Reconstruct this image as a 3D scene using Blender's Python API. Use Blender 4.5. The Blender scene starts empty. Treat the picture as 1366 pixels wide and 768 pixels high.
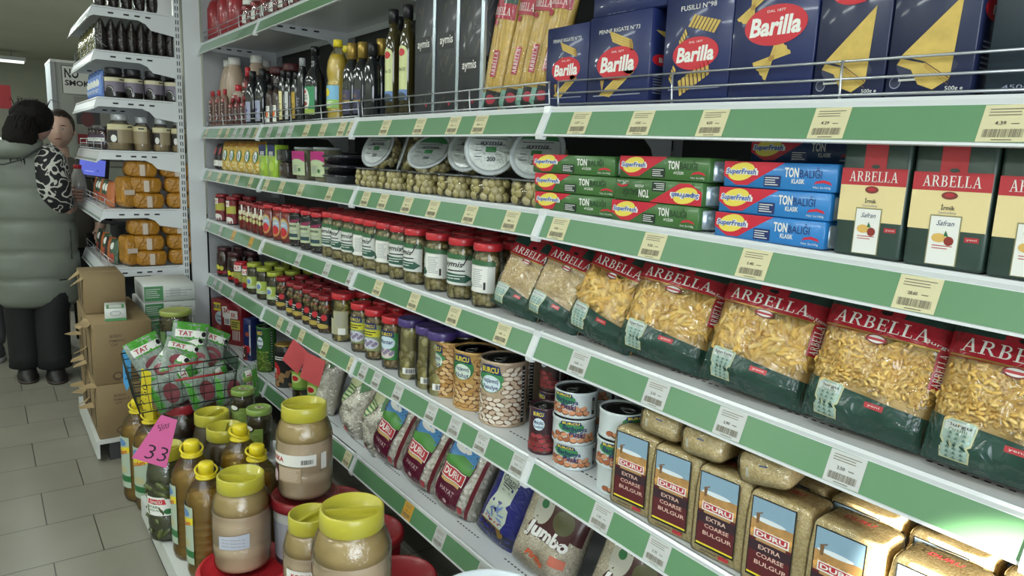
import bpy, bmesh, math, random
from math import sin, cos, pi, radians, atan2, sqrt, floor
from mathutils import Vector, Matrix, Euler, noise
random.seed(7)
SC = bpy.context.scene
COL = SC.collection

# ------------------------------------------------------------------ camera
HC = 1.41
YAW, PITCH, ROLL, FPX = 0.642145, 0.177012, 0.040666, 951.668
cy_, sy_, cp_, sp_ = cos(YAW), sin(YAW), cos(PITCH), sin(PITCH)
FW = Vector((sy_*cp_, cy_*cp_, -sp_)); RT = Vector((cy_, -sy_, 0)); UP = RT.cross(FW)
RT, UP = RT*cos(ROLL)+UP*sin(ROLL), UP*cos(ROLL)-RT*sin(ROLL)
cam_d = bpy.data.cameras.new('camera'); cam = bpy.data.objects.new('camera', cam_d); COL.objects.link(cam)
cam.matrix_world = Matrix(((RT.x, UP.x, -FW.x, 0), (RT.y, UP.y, -FW.y, 0), (RT.z, UP.z, -FW.z, HC), (0, 0, 0, 1)))
cam_d.sensor_width = 36; cam_d.lens = FPX/1366*36; cam_d.clip_start = .05
SC.camera = cam

# ------------------------------------------------------------------ light and exposure
SC.view_settings.view_transform = 'Standard'; SC.view_settings.look = 'None'
SC.view_settings.gamma = 1; SC.view_settings.use_curve_mapping = False
SC.view_settings.exposure = -0.1
W = bpy.data.worlds.new('World'); SC.world = W; W.use_nodes = True
W.node_tree.nodes['Background'].inputs[0].default_value = (.78, .9, 1, 1)
W.node_tree.nodes['Background'].inputs[1].default_value = .5
LAMPS = ((-.45, .3, 15), (-.45, 2.4, 11), (-.45, 4.5, 8), (-.1, 7.6, 40), (-.6, 10.8, 40), (-1.75, .6, 32), (-1.75, 2.9, 30), (-1.75, 5.2, 22))  # the row furthest left is added, to light the shelves from the front
def area(name, loc, rot, sx, sy, power, color=(1, 1, 1), spread=180):
    l = bpy.data.lights.new(name, 'AREA'); l.shape = 'RECTANGLE'; l.size = sx; l.size_y = sy; l.energy = power; l.color = color
    l.spread = radians(spread)
    o = bpy.data.objects.new(name, l); COL.objects.link(o); o.location = loc; o.rotation_euler = rot; return o
CEIL = 2.70
for (x, y, pw) in LAMPS:
    area('tube_light', (x, y, CEIL-.075), (0, 0, 0), .14, 1.2, pw, (.93, 1, .97))
# daylight from the shop window behind the photographer
area('window_light', (-.4, -2.3, 1.5), (radians(90), 0, radians(0)), 2.6, 1.9, 95, (.86, .94, 1))
# a shaft of low sun through the shop door, reaching the near end of the shelves
sun_d = bpy.data.lights.new('door_sun', 'SPOT'); sun_d.energy = 9000; sun_d.spot_size = radians(3.9); sun_d.spot_blend = .3
sun_d.color = (1, .93, .78); sun_d.shadow_soft_size = .02
sun_o = bpy.data.objects.new('door_sun', sun_d); COL.objects.link(sun_o); sun_o.location = (-1.2, -2.2, 1.9)
sun_o.rotation_euler = (Vector((1.02, .275, .865))-Vector(sun_o.location)).to_track_quat('-Z', 'Y').to_euler()

# ------------------------------------------------------------------ helpers
def tag(o, label=None, cat=None, group=None, kind=None):
    if label: o['label'] = label
    if cat: o['category'] = cat
    if group: o['group'] = group
    if kind: o['kind'] = kind
    return o
def srgb(h):
    c = [int(h[i:i+2], 16)/255 for i in (0, 2, 4)]
    return tuple((v/12.92 if v <= .04045 else ((v+.055)/1.055)**2.4) for v in c)+(1,)
MC = {}
def mat(h, rough=.5, metal=0, bump=0, bscale=40, coat=0, emit=0, spec=.5, var=0, vscale=8, dist=0, alpha=1):
    """procedural principled material: hex colour, optional noise colour variation and bump"""
    k = (h, rough, metal, bump, bscale, coat, emit, spec, var, vscale, dist, alpha)
    if k in MC: return MC[k]
    m = bpy.data.materials.new('m_'+h); m.use_nodes = True; nt = m.node_tree; b = nt.nodes['Principled BSDF']
    c = srgb(h); b.inputs['Base Color'].default_value = c; b.inputs['Roughness'].default_value = rough
    b.inputs['Metallic'].default_value = metal; b.inputs['Coat Weight'].default_value = coat; b.inputs['Coat Roughness'].default_value = .08
    b.inputs['Specular IOR Level'].default_value = spec
    if emit: b.inputs['Emission Color'].default_value = c; b.inputs['Emission Strength'].default_value = emit
    if var or bump:
        tc = nt.nodes.new('ShaderNodeTexCoord')
    if var:
        n = nt.nodes.new('ShaderNodeTexNoise'); n.inputs['Scale'].default_value = vscale; n.inputs['Detail'].default_value = 4
        r = nt.nodes.new('ShaderNodeValToRGB'); r.color_ramp.elements[0].position = .3; r.color_ramp.elements[1].position = .7
        r.color_ramp.elements[0].color = tuple(v*(1-var) for v in c[:3])+(1,); r.color_ramp.elements[1].color = tuple(min(1, v*(1+var)) for v in c[:3])+(1,)
        nt.links.new(tc.outputs['Object'], n.inputs['Vector']); nt.links.new(n.outputs['Fac'], r.inputs['Fac']); nt.links.new(r.outputs['Color'], b.inputs['Base Color'])
    if bump:
        n = nt.nodes.new('ShaderNodeTexNoise'); n.inputs['Scale'].default_value = bscale; n.inputs['Detail'].default_value = 3; n.inputs['Distortion'].default_value = dist
        bp = nt.nodes.new('ShaderNodeBump'); bp.inputs['Strength'].default_value = bump; bp.inputs['Distance'].default_value = .011 if dist else .004
        nt.links.new(tc.outputs['Object'], n.inputs['Vector']); nt.links.new(n.outputs['Fac'], bp.inputs['Height']); nt.links.new(bp.outputs['Normal'], b.inputs['Normal'])
    MC[k] = m; return m
def foil(h, **k):   # glossy crinkled printed plastic
    return mat(h, rough=k.get('rough', .22), bump=k.get('bump', .9), bscale=k.get('bscale', 28), dist=1.2, spec=.6)
def grain(h1, h2, scale=160, rough=.45, bump=.8, dark=None):
    k = ('grain', h1, h2, scale, rough, bump)
    if k in MC: return MC[k]
    m = bpy.data.materials.new('m_grain'); m.use_nodes = True; nt = m.node_tree; b = nt.nodes['Principled BSDF']; b.inputs['Roughness'].default_value = rough
    tc = nt.nodes.new('ShaderNodeTexCoord'); v = nt.nodes.new('ShaderNodeTexVoronoi'); v.inputs['Scale'].default_value = scale
    r = nt.nodes.new('ShaderNodeValToRGB'); r.color_ramp.elements[0].color = srgb(h1); r.color_ramp.elements[1].color = srgb(h2)
    s = nt.nodes.new('ShaderNodeSeparateColor')
    bp = nt.nodes.new('ShaderNodeBump'); bp.inputs['Strength'].default_value = bump; bp.inputs['Distance'].default_value = .003; bp.invert = True
    nt.links.new(tc.outputs['Object'], v.inputs['Vector']); nt.links.new(v.outputs['Color'], s.inputs['Color']); nt.links.new(s.outputs['Red'], r.inputs['Fac'])
    nt.links.new(r.outputs['Color'], b.inputs['Base Color']); nt.links.new(v.outputs['Distance'], bp.inputs['Height']); nt.links.new(bp.outputs['Normal'], b.inputs['Normal'])
    MC[k] = m; return m
def film(tint='ffffff', gloss=.16, rough=.08, bump=.0, bscale=30, fres=1.25, dens=0.0):
    """clear plastic or glass skin: mostly transparent, mirror-like at grazing angles"""
    k = ('film', tint, gloss, rough, bump, bscale, fres, dens)
    if k in MC: return MC[k]
    m = bpy.data.materials.new('m_film'); m.use_nodes = True; nt = m.node_tree; nt.nodes.remove(nt.nodes['Principled BSDF']); out = nt.nodes['Material Output']
    t = nt.nodes.new('ShaderNodeBsdfTransparent'); t.inputs[0].default_value = srgb(tint)
    g = nt.nodes.new('ShaderNodeBsdfGlossy'); g.inputs['Roughness'].default_value = rough
    f = nt.nodes.new('ShaderNodeFresnel'); f.inputs['IOR'].default_value = fres+.15
    a = nt.nodes.new('ShaderNodeMath'); a.operation = 'MULTIPLY_ADD'; a.inputs[1].default_value = .8; a.inputs[2].default_value = gloss*.3; a.use_clamp = True
    mx = nt.nodes.new('ShaderNodeMixShader')
    nt.links.new(f.outputs[0], a.inputs[0]); nt.links.new(a.outputs[0], mx.inputs[0]); nt.links.new(t.outputs[0], mx.inputs[1]); nt.links.new(g.outputs[0], mx.inputs[2])
    last = mx
    if dens:
        d = nt.nodes.new('ShaderNodeBsdfDiffuse'); d.inputs[0].default_value = srgb(tint); m2 = nt.nodes.new('ShaderNodeMixShader'); m2.inputs[0].default_value = dens
        nt.links.new(mx.outputs[0], m2.inputs[1]); nt.links.new(d.outputs[0], m2.inputs[2]); last = m2
    nt.links.new(last.outputs[0], out.inputs[0])
    if bump:
        tc = nt.nodes.new('ShaderNodeTexCoord'); n = nt.nodes.new('ShaderNodeTexNoise'); n.inputs['Scale'].default_value = bscale; n.inputs['Detail'].default_value = 3; n.inputs['Distortion'].default_value = 1.5
        bp = nt.nodes.new('ShaderNodeBump'); bp.inputs['Strength'].default_value = bump; bp.inputs['Distance'].default_value = .01
        nt.links.new(tc.outputs['Object'], n.inputs['Vector']); nt.links.new(n.outputs['Fac'], bp.inputs['Height']); nt.links.new(bp.outputs['Normal'], g.inputs['Normal'])
    MC[k] = m; return m

class MB:
    """collects faces with materials and builds ONE mesh object"""
    def __init__(s): s.v = []; s.f = []; s.m = []; s.mats = []; s.sm = []
    def mi(s, m):
        if m not in s.mats: s.mats.append(m)
        return s.mats.index(m)
    def add(s, vs, fs, m, smooth=False, M=None):
        o = len(s.v); s.v += [tuple(M @ Vector(p)) if M is not None else tuple(p) for p in vs]; i = s.mi(m)
        for f in fs: s.f.append(tuple(a+o for a in f)); s.m.append(i); s.sm.append(smooth)
    def box(s, x0, x1, y0, y1, z0, z1, m, M=None):
        s.add([(x0, y0, z0), (x1, y0, z0), (x1, y1, z0), (x0, y1, z0), (x0, y0, z1), (x1, y0, z1), (x1, y1, z1), (x0, y1, z1)],
              [(0, 3, 2, 1), (4, 5, 6, 7), (0, 1, 5, 4), (1, 2, 6, 5), (2, 3, 7, 6), (3, 0, 4, 7)], m, False, M)
    def rbox(s, w, d, h, r, m, seg=2, M=None, z0=0, warp=None, div=0):
        bm = bmesh.new(); bmesh.ops.create_cube(bm, size=1)
        for v in bm.verts: v.co = Vector((v.co.x*w, v.co.y*d, (v.co.z+.5)*h+z0))
        bmesh.ops.bevel(bm, geom=bm.edges[:], offset=r, segments=seg, profile=.5, affect='EDGES')
        if div:
            bmesh.ops.subdivide_edges(bm, edges=[e for e in bm.edges if e.calc_length() > .02], cuts=div, use_grid_fill=True)
        if warp:
            for v in bm.verts: v.co = warp(v.co)
        s.addbm(bm, m, True, M)
    def addbm(s, bm, m, smooth=True, M=None):
        bm.verts.index_update(); s.add([v.co[:] for v in bm.verts], [[v.index for v in f.verts] for f in bm.faces], m, smooth, M); bm.free()
    def lathe(s, prof, m, n=24, M=None, smooth=True, sx=1, sy=1, cap0=True, cap1=True):
        vs = [(r*cos(2*pi*i/n)*sx, r*sin(2*pi*i/n)*sy, z) for r, z in prof for i in range(n)]
        fs = [(j*n+i, j*n+(i+1) % n, (j+1)*n+(i+1) % n, (j+1)*n+i) for j in range(len(prof)-1) for i in range(n)]
        if cap0: fs.append(tuple(range(n-1, -1, -1)))
        if cap1: fs.append(tuple((len(prof)-1)*n+i for i in range(n)))
        s.add(vs, fs, m, smooth, M)
    def tube(s, pts, r, m, n=6, closed=False, M=None):
        pts = [Vector(p) for p in pts]; N = len(pts); vs = []; prev = None
        for i, p in enumerate(pts):
            if closed: t = (pts[(i+1) % N]-pts[i-1])
            else: t = pts[min(i+1, N-1)]-pts[max(i-1, 0)]
            t.normalize()
            a = prev if prev is not None else (Vector((0, 0, 1)) if abs(t.z) < .9 else Vector((1, 0, 0)))
            x = a - t*a.dot(t)
            if x.length < 1e-5: x = Vector((1, 0, 0)) - t*t.x
            x.normalize(); y = t.cross(x); prev = x
            rr = r[i] if isinstance(r, (list, tuple)) else r
            vs += [tuple(p+(x*cos(2*pi*k/n)+y*sin(2*pi*k/n))*rr) for k in range(n)]
        R = N if closed else N-1
        fs = [(j*n+k, j*n+(k+1) % n, ((j+1) % N)*n+(k+1) % n, ((j+1) % N)*n+k) for j in range(R) for k in range(n)]
        if not closed: fs += [tuple(range(n-1, -1, -1)), tuple((N-1)*n+k for k in range(n))]
        s.add(vs, fs, m, True, M)
    def loft(s, rings, m, n=24, M=None, pw=1.0):
        """rings: (cx,cy,cz,rx,ry) stacked"""
        vs = []
        for (cx, cy, cz, rx, ry) in rings:
            for i in range(n):
                a = 2*pi*i/n; c, q = cos(a), sin(a)
                vs.append((cx+rx*math.copysign(abs(c)**pw, c), cy+ry*math.copysign(abs(q)**pw, q), cz))
        fs = [(j*n+i, j*n+(i+1) % n, (j+1)*n+(i+1) % n, (j+1)*n+i) for j in range(len(rings)-1) for i in range(n)]
        fs += [tuple(range(n-1, -1, -1)), tuple((len(rings)-1)*n+i for i in range(n))]
        s.add(vs, fs, m, True, M)
    def build(s, name, parent=None, loc=None, rot=None):
        me = bpy.data.meshes.new(name); me.from_pydata(s.v, [], s.f)
        for m in s.mats: me.materials.append(m)
        me.polygons.foreach_set('material_index', s.m); me.polygons.foreach_set('use_smooth', s.sm); me.update()
        o = bpy.data.objects.new(name, me); COL.objects.link(o)
        if parent: o.parent = parent
        if loc: o.location = loc
        if rot: o.rotation_euler = rot
        return o
def autosmooth(o, ang=35):
    me = o.data
    bm = bmesh.new(); bm.from_mesh(me)
    for e in bm.edges:
        if len(e.link_faces) == 2 and e.calc_face_angle(0) > radians(ang): e.smooth = False
    bm.to_mesh(me); bm.free(); return o
def root(name, label=None, cat=None, group=None, loc=(0, 0, 0), rot=(0, 0, 0)):
    o = bpy.data.objects.new(name, None); o.empty_display_size = .05; COL.objects.link(o); o.location = loc; o.rotation_euler = rot
    return tag(o, label, cat, group)
KIDS = {}
def kids(o):
    return [c for c in o.children]
def dup(src, loc, rot=None, label=None, group=None, scale=None, parts=None):
    """a copy of a thing with copies of its parts and their sub-parts (sharing mesh data)"""
    if src.name not in KIDS: KIDS[src.name] = [(c, list(c.children)) for c in src.children]
    c = src.copy(); COL.objects.link(c); c.location = loc
    if rot is not None: c.rotation_euler = rot
    if scale: c.scale = scale
    if label: c['label'] = label
    if group: c['group'] = group
    for ch, sub in KIDS[src.name]:
        if parts is not None and ch.name.split('.')[0] not in parts: continue
        d = ch.copy(); COL.objects.link(d); d.parent = c
        for g in sub:
            e = g.copy(); COL.objects.link(e); e.parent = d
    return c
USED = set()
def put(src, loc, rot=None, label=None, group=None, scale=None, parts=None):
    """first placement moves the prototype itself, later ones copy it"""
    if src.name in USED: return dup(src, loc, rot, label, group, scale, parts)
    USED.add(src.name); KIDS[src.name] = [(c, list(c.children)) for c in src.children]
    src.location = loc
    if rot is not None: src.rotation_euler = rot
    if scale: src.scale = scale
    if label: src['label'] = label
    if group: src['group'] = group
    return src
ORD = ['leftmost', 'second', 'third', 'fourth', 'fifth', 'sixth', 'seventh', 'eighth', 'ninth', 'tenth', 'eleventh', 'twelfth', 'thirteenth', 'fourteenth', 'fifteenth', 'sixteenth', 'seventeenth', 'eighteenth', 'nineteenth', 'twentieth', 'twenty-first', 'twenty-second', 'twenty-third', 'twenty-fourth', 'twenty-fifth', 'twenty-sixth', 'twenty-seventh', 'twenty-eighth']
def nth(i, n=99):
    if n == 1: return ''
    if n == 2: return ['left one of two', 'right one of two'][i]
    if i == n-1: return 'rightmost'
    return ORD[i] if i == 0 else ORD[i]+' from left'

# ---- printed artwork: flat shapes and lettering mapped onto the surface of a package
TX = {}
def text2d(s, bold=0.0, shear=0.0):
    k = (s, bold, shear)
    if k in TX: return TX[k]
    c = bpy.data.curves.new('t', 'FONT'); c.body = s; c.size = 1; c.offset = bold; c.shear = shear; c.resolution_u = 2; c.align_x = 'CENTER'; c.align_y = 'CENTER'
    o = bpy.data.objects.new('t', c); COL.objects.link(o)
    me = bpy.data.meshes.new_from_object(o)
    vs = [(v.co.x, v.co.y) for v in me.vertices]; fs = [tuple(p.vertices) for p in me.polygons]
    bpy.data.objects.remove(o); bpy.data.meshes.remove(me); bpy.data.curves.remove(c)
    if vs:
        x0 = min(v[0] for v in vs); x1 = max(v[0] for v in vs); y0 = min(v[1] for v in vs); y1 = max(v[1] for v in vs)
        vs = [(v[0]-(x0+x1)/2, v[1]-(y0+y1)/2) for v in vs]; TX[k] = (vs, fs, x1-x0, y1-y0)
    else: TX[k] = ([], [], 1, 1)
    return TX[k]
def _bowl(cx, cy, rx, ry, t, a0=-90, a1=90, n=9):
    o = [(cx+rx*cos(radians(a0+(a1-a0)*i/n)), cy+ry*sin(radians(a0+(a1-a0)*i/n))) for i in range(n+1)]
    i_ = [(cx+(rx-t)*cos(radians(a0+(a1-a0)*i/n)), cy+(ry-t*.45)*sin(radians(a0+(a1-a0)*i/n))) for i in range(n+1)]
    return [[o[i], o[i+1], i_[i+1], i_[i]] for i in range(n)]
def _R(x0, x1, y0, y1): return [(x0, y0), (x1, y0), (x1, y1), (x0, y1)]
SERIF = {
 'A': (.94, [[(.13, 0), (.20, 0), (.49, 1), (.43, 1)], [(.40, 1), (.53, 1), (.84, 0), (.68, 0)], [(.25, .32), (.64, .32), (.62, .38), (.27, .38)], _R(.02, .32, 0, .045), _R(.56, .94, 0, .045)]),
 'R': (.90, [_R(.12, .27, 0, 1), _R(0, .39, 0, .045), _R(0, .3, .955, 1), [(.36, .5), (.50, .5), (.86, 0), (.69, 0)], _R(.66, .93, 0, .045), _R(.27, .42, .94, 1), _R(.27, .42, .48, .54)]+_bowl(.40, .74, .28, .26, .14)),
 'B': (.80, [_R(.12, .27, 0, 1), _R(0, .3, 0, .045), _R(0, .3, .955, 1), _R(.27, .42, .94, 1), _R(.27, .42, .49, .55), _R(.27, .42, 0, .06)]+_bowl(.38, .76, .26, .24, .13)+_bowl(.38, .275, .33, .275, .15)),
 'E': (.76, [_R(.12, .27, 0, 1), _R(0, .3, 0, .045), _R(0, .3, .955, 1), _R(.27, .66, .94, 1), _R(.27, .55, .49, .55), _R(.27, .70, 0, .06), _R(.62, .66, .78, .95), _R(.52, .56, .40, .64), _R(.66, .71, .05, .24)]),
 'L': (.72, [_R(.12, .27, 0, 1), _R(0, .40, 0, .045), _R(0, .40, .955, 1), _R(.27, .66, 0, .06), _R(.62, .67, .05, .28)])}
class Art:
    def __init__(s): s.it = []
    def serif(s, t, cx, cy, w, h, m, lv=3, rot=0):
        tot = sum(SERIF[c][0] for c in t)+.06*(len(t)-1); x = -tot/2; c_, q_ = cos(rot), sin(rot)
        for ch in t:
            for pl in SERIF[ch][1]:
                P = [((x+a-0)*w/tot, (b-.5)*h) for a, b in pl]; s.poly([(cx+a*c_-b*q_, cy+a*q_+b*c_) for a, b in P], m, lv)
            x += SERIF[ch][0]+.06
        return s
    def poly(s, pts, m, lv=1): s.it.append(([tuple(p) for p in pts], [tuple(range(len(pts)))], m, lv)); return s
    def rect(s, x0, x1, y0, y1, m, lv=1): return s.poly([(x0, y0), (x1, y0), (x1, y1), (x0, y1)], m, lv)
    def ell(s, cx, cy, rx, ry, m, lv=1, rot=0, n=22):
        return s.poly([(cx+rx*cos(a)*cos(rot)-ry*sin(a)*sin(rot), cy+rx*cos(a)*sin(rot)+ry*sin(a)*cos(rot)) for a in (2*pi*i/n for i in range(n))], m, lv)
    def text(s, t, cx, cy, w=None, h=None, m=None, lv=3, bold=.0, shear=0, rot=0):
        vs, fs, tw, th = text2d(t, bold, shear)
        if not vs: return s
        sx = (w/tw) if w else h/th; sy = (h/th) if h else w/tw
        c, q = cos(rot), sin(rot)
        s.it.append(([(cx+x*sx*c-y*sy*q, cy+x*sx*q+y*sy*c) for x, y in vs], fs, m, lv)); return s
    def lines(s, x0, x1, y0, y1, n, m, lv=2, fill=.45, ragged=.3, seed=1):
        rd = random.Random(seed); dy = (y1-y0)/n
        for i in range(n):
            yy = y1-(i+.5)*dy; e = rd.uniform(0, ragged)*(x1-x0)
            s.rect(x0, x1-e, yy-dy*fill/2, yy+dy*fill/2, m, lv)
        return s
    def bars(s, x0, x1, y0, y1, n, m, lv=2, seed=3):
        rd = random.Random(seed); x = x0; d = (x1-x0)/n
        for i in range(n):
            w = d*rd.choice((.3, .5, .7)); s.rect(x, x+w, y0, y1, m, lv); x += d
        return s
    def build2(s, parent, surf, off, maxlen, cut, ax=1, names=('upper_print', 'lower_print')):
        up = Art(); lo = Art()
        for it in s.it: (up if sum(p[ax] for p in it[0])/len(it[0]) > cut else lo).it.append(it)
        up.build(names[0], parent, surf, off, maxlen); lo.build(names[1], parent, surf, off, maxlen)
    def build(s, name, parent, surf, off=.0004, maxlen=None, mb=None):
        mb2 = mb or MB()
        for vs, fs, m, lv in s.it:
            if maxlen:
                bm = bmesh.new(); bv = [bm.verts.new((x, y, 0)) for x, y in vs]
                for f in fs:
                    try: bm.faces.new([bv[i] for i in f])
                    except ValueError: pass
                if any(len(f.verts) > 4 for f in bm.faces) : bmesh.ops.triangulate(bm, faces=[f for f in bm.faces if len(f.verts) > 4])
                for _ in range(5):
                    es = [e for e in bm.edges if e.calc_length() > maxlen]
                    if not es: break
                    bmesh.ops.subdivide_edges(bm, edges=es, cuts=1, use_grid_fill=True)
                    ng = [f for f in bm.faces if len(f.verts) > 4]
                    if ng: bmesh.ops.triangulate(bm, faces=ng)
                bm.verts.index_update(); vs = [(v.co.x, v.co.y) for v in bm.verts]; fs = [tuple(v.index for v in f.verts) for f in bm.faces]; bm.free()
            P = []
            for u, v in vs:
                p, n = surf(u, v); P.append(tuple(Vector(p)+Vector(n)*off*lv))
            mb2.add(P, fs, m, bool(maxlen))
        if mb: return mb
        return mb2.build(name, parent)
def front(d, x=0): return lambda u, v: ((u+x, -d/2, v), (0, -1, 0))
def side(w): return lambda u, v: ((w/2, u, v), (1, 0, 0))
def lside(w): return lambda u, v: ((-w/2, -u, v), (-1, 0, 0))
def topf(h): return lambda u, v: ((u, v, h), (0, 0, 1))
def cyls(R, rf=None):
    def f(u, v):
        r = rf(v) if rf else R
        a = u/R; return ((r*sin(a), -r*cos(a), v), (sin(a), -cos(a), 0))
    return f
def icos(sub=1):
    bm = bmesh.new(); bmesh.ops.create_icosphere(bm, subdivisions=sub, radius=1); bm.verts.index_update()
    r = ([v.co.copy() for v in bm.verts], [tuple(v.index for v in f.verts) for f in bm.faces]); bm.free(); return r
ICO1 = icos(1); ICO2 = icos(2)
def penne_mesh(L, r, n=8, cut=.8, wall=.75):
    vs = []; fs = []
    for k, rr in ((0, 1), (1, wall)):
        for e in (-1, 1):
            for i in range(n):
                a = 2*pi*i/n; vs.append(Vector((e*L/2+cos(a)*r*cut, r*rr*cos(a), r*rr*sin(a))))
    for i in range(n):
        j = (i+1) % n
        fs += [(i, j, n+j, n+i), (2*n+i, 3*n+i, 3*n+j, 2*n+j), (i, 2*n+i, 2*n+j, j), (n+i, n+j, 3*n+j, 3*n+i)]
    return vs, fs
def helix_mesh(L, R, r, turns=3, n=20, k=5):
    b = MB(); b.tube([(L*(i/(n-1)-.5), R*cos(2*pi*turns*i/(n-1)), R*sin(2*pi*turns*i/(n-1))) for i in range(n)], r, None, k); return [Vector(v) for v in b.v], b.f
def twist_mesh(L, r, turns=2.5, n=18, blades=2):
    vs = []; fs = []
    for b in range(blades):
        o = len(vs)
        for i in range(n):
            t = i/(n-1); a = t*turns*2*pi+b*pi/blades
            x = (t-.5)*L; vs += [Vector((x, r*cos(a), r*sin(a))), Vector((x, -r*cos(a), -r*sin(a)))]
        fs += [(o+2*i, o+2*i+1, o+2*i+3, o+2*i+2) for i in range(n-1)]
    return vs, fs
def scatter(mb, surf, u0, u1, v0, v1, n, piece, size, m, seed=1, depth=.004, squash=(1, 1, 1), flat=.4, inside=None, off=0, grid=True):
    """sow small solid pieces (beans, olives, pasta) over a surface"""
    rd = random.Random(seed); ps = []
    W_, H_ = u1-u0, v1-v0; cell = sqrt(W_*H_/n); nx = max(1, round(W_/cell)); ny = max(1, round(H_/cell))
    for j in range(ny):
        for i in range(nx):
            ps.append((u0+(i+.5+rd.uniform(-.42, .42)+(.5 if j % 2 else 0)-.25)*W_/nx, v0+(j+.5+rd.uniform(-.42, .42))*H_/ny))
    ms = m if isinstance(m, (list, tuple)) else [m]
    for u, v in ps:
        if inside and not inside(u, v): continue
        p, nn = surf(u, v); p = Vector(p)+Vector(nn)*(off-rd.uniform(0, depth)); nn = Vector(nn).normalized()
        q = nn.to_track_quat('Z', 'Y').to_matrix() @ Euler((rd.uniform(-flat, flat), rd.uniform(-flat, flat), rd.uniform(0, 2*pi))).to_matrix()
        s = size*rd.uniform(.85, 1.15)
        S = Matrix(((s*squash[0], 0, 0), (0, s*squash[1], 0), (0, 0, s*squash[2])))
        T = q @ S
        mb.add([T @ w + p for w in piece[0]], piece[1], rd.choice(ms), True)
    return mb

# ------------------------------------------------------------------ where things stand
D = 1.0246                       # front plane of the shelves
Y0, SEC = 4.2547, 1.0003         # left end, section length
SHZ = {'T': 1.964, 'A': 1.521, '2': 1.296, '3': 1.016, '4': .705, '5': .341}
DZ = [0, -.002, .005, .006, -.011, .001]
def zs(s, y):
    n = max(0, min(4.999, (Y0-y)/SEC)); i = int(n); return SHZ[s]+DZ[i]*(1-(n-i))+DZ[i+1 if i < 5 else 5]*(n-i) if i < 5 else SHZ[s]
def yat(px, x, z):
    a = RT*FPX-FW*(px-683); return -(a.x*x+a.z*(z-HC))/a.y
def spot(px, s, x, h=.06):
    y = min(yat(px, x, SHZ[s]+h), Y0-.055); return (x, y, zs(s, y))
R90 = -pi/2
# ------------------------------------------------------------------ setting
def tile_floor():
    m = bpy.data.materials.new('floor_tiles'); m.use_nodes = True; nt = m.node_tree; b = nt.nodes['Principled BSDF']
    tc = nt.nodes.new('ShaderNodeTexCoord'); mp = nt.nodes.new('ShaderNodeMapping'); br = nt.nodes.new('ShaderNodeTexBrick')
    mp.inputs['Location'].default_value = (.0415, .024, 0)
    br.inputs['Scale'].default_value = 1; br.inputs['Brick Width'].default_value = .301; br.inputs['Row Height'].default_value = .301; br.inputs['Mortar Size'].default_value = .0022
    br.inputs['Mortar Smooth'].default_value = .3; br.offset = .5
    br.inputs['Color1'].default_value = srgb('8c897b'); br.inputs['Color2'].default_value = srgb('939082'); br.inputs['Mortar'].default_value = srgb('3c3a36')
    n = nt.nodes.new('ShaderNodeTexNoise'); n.inputs['Scale'].default_value = 3; n.inputs['Detail'].default_value = 8
    mx = nt.nodes.new('ShaderNodeMix'); mx.data_type = 'RGBA'; mx.blend_type = 'MULTIPLY'; mx.inputs[0].default_value = .35
    nt.links.new(tc.outputs['Object'], mp.inputs['Vector']); nt.links.new(mp.outputs[0], br.inputs['Vector']); nt.links.new(tc.outputs['Object'], n.inputs['Vector'])
    nt.links.new(br.outputs['Color'], mx.inputs[6]); nt.links.new(n.outputs['Fac'], mx.inputs[7]); nt.links.new(mx.outputs[2], b.inputs['Base Color'])
    b.inputs['Roughness'].default_value = .38
    return m
def struct(name, mb):
    return tag(mb.build(name), kind='structure')
WALLM = mat('b9bcae', rough=.8, var=.04, vscale=2)
b = MB(); b.box(-2.4, 1.6, -2.4, 14.4, -.06, 0, tile_floor()); struct('floor', b)
b = MB(); b.box(-2.4, 1.6, -2.4, 14.4, CEIL, CEIL+.05, mat('c8cabe', rough=.9, var=.03, vscale=2)); struct('ceiling', b)
b = MB(); b.box(-2.4, 1.6, 14.3, 14.4, 0, CEIL, WALLM); struct('wall_back', b)
b = MB(); b.box(1.5, 1.6, -2.4, 14.3, 0, CEIL, WALLM); struct('wall_right', b)
b = MB(); b.box(-2.4, -2.3, -2.4, 14.3, 0, CEIL, WALLM); struct('wall_left', b)
b = MB(); b.box(-2.3, 1.5, -2.48, -2.4, 0, .5, WALLM); b.box(-2.3, 1.5, -2.48, -2.4, 2.45, CEIL, WALLM); b.box(-2.3, -1.75, -2.48, -2.4, .5, 2.45, WALLM); b.box(.95, 1.5, -2.48, -2.4, .5, 2.45, WALLM); struct('wall_front', b)
FR = mat('e6e6e2', rough=.4)
b = MB()
for x in (-1.75, -.42, .91): b.box(x, x+.04, -2.46, -2.42, .5, 2.45, FR)
for z in (.5, 2.41): b.box(-1.75, .95, -2.46, -2.42, z, z+.04, FR)
b.box(-1.71, .91, -2.445, -2.44, .54, 2.41, film()); struct('window_1', b)

WHITE = mat('d7dbdd', rough=.35, coat=.2); GREY = mat('9a9c9e', rough=.5); DARKP = mat('3c3d3d', rough=.6); DARK = mat('141415', rough=.6)
GREEN = mat('5a8a60', rough=.42, coat=.9); EDGE = mat('b9bf9f', rough=.4); WIRE = mat('b8bcc0', rough=.28, metal=.8)

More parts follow.
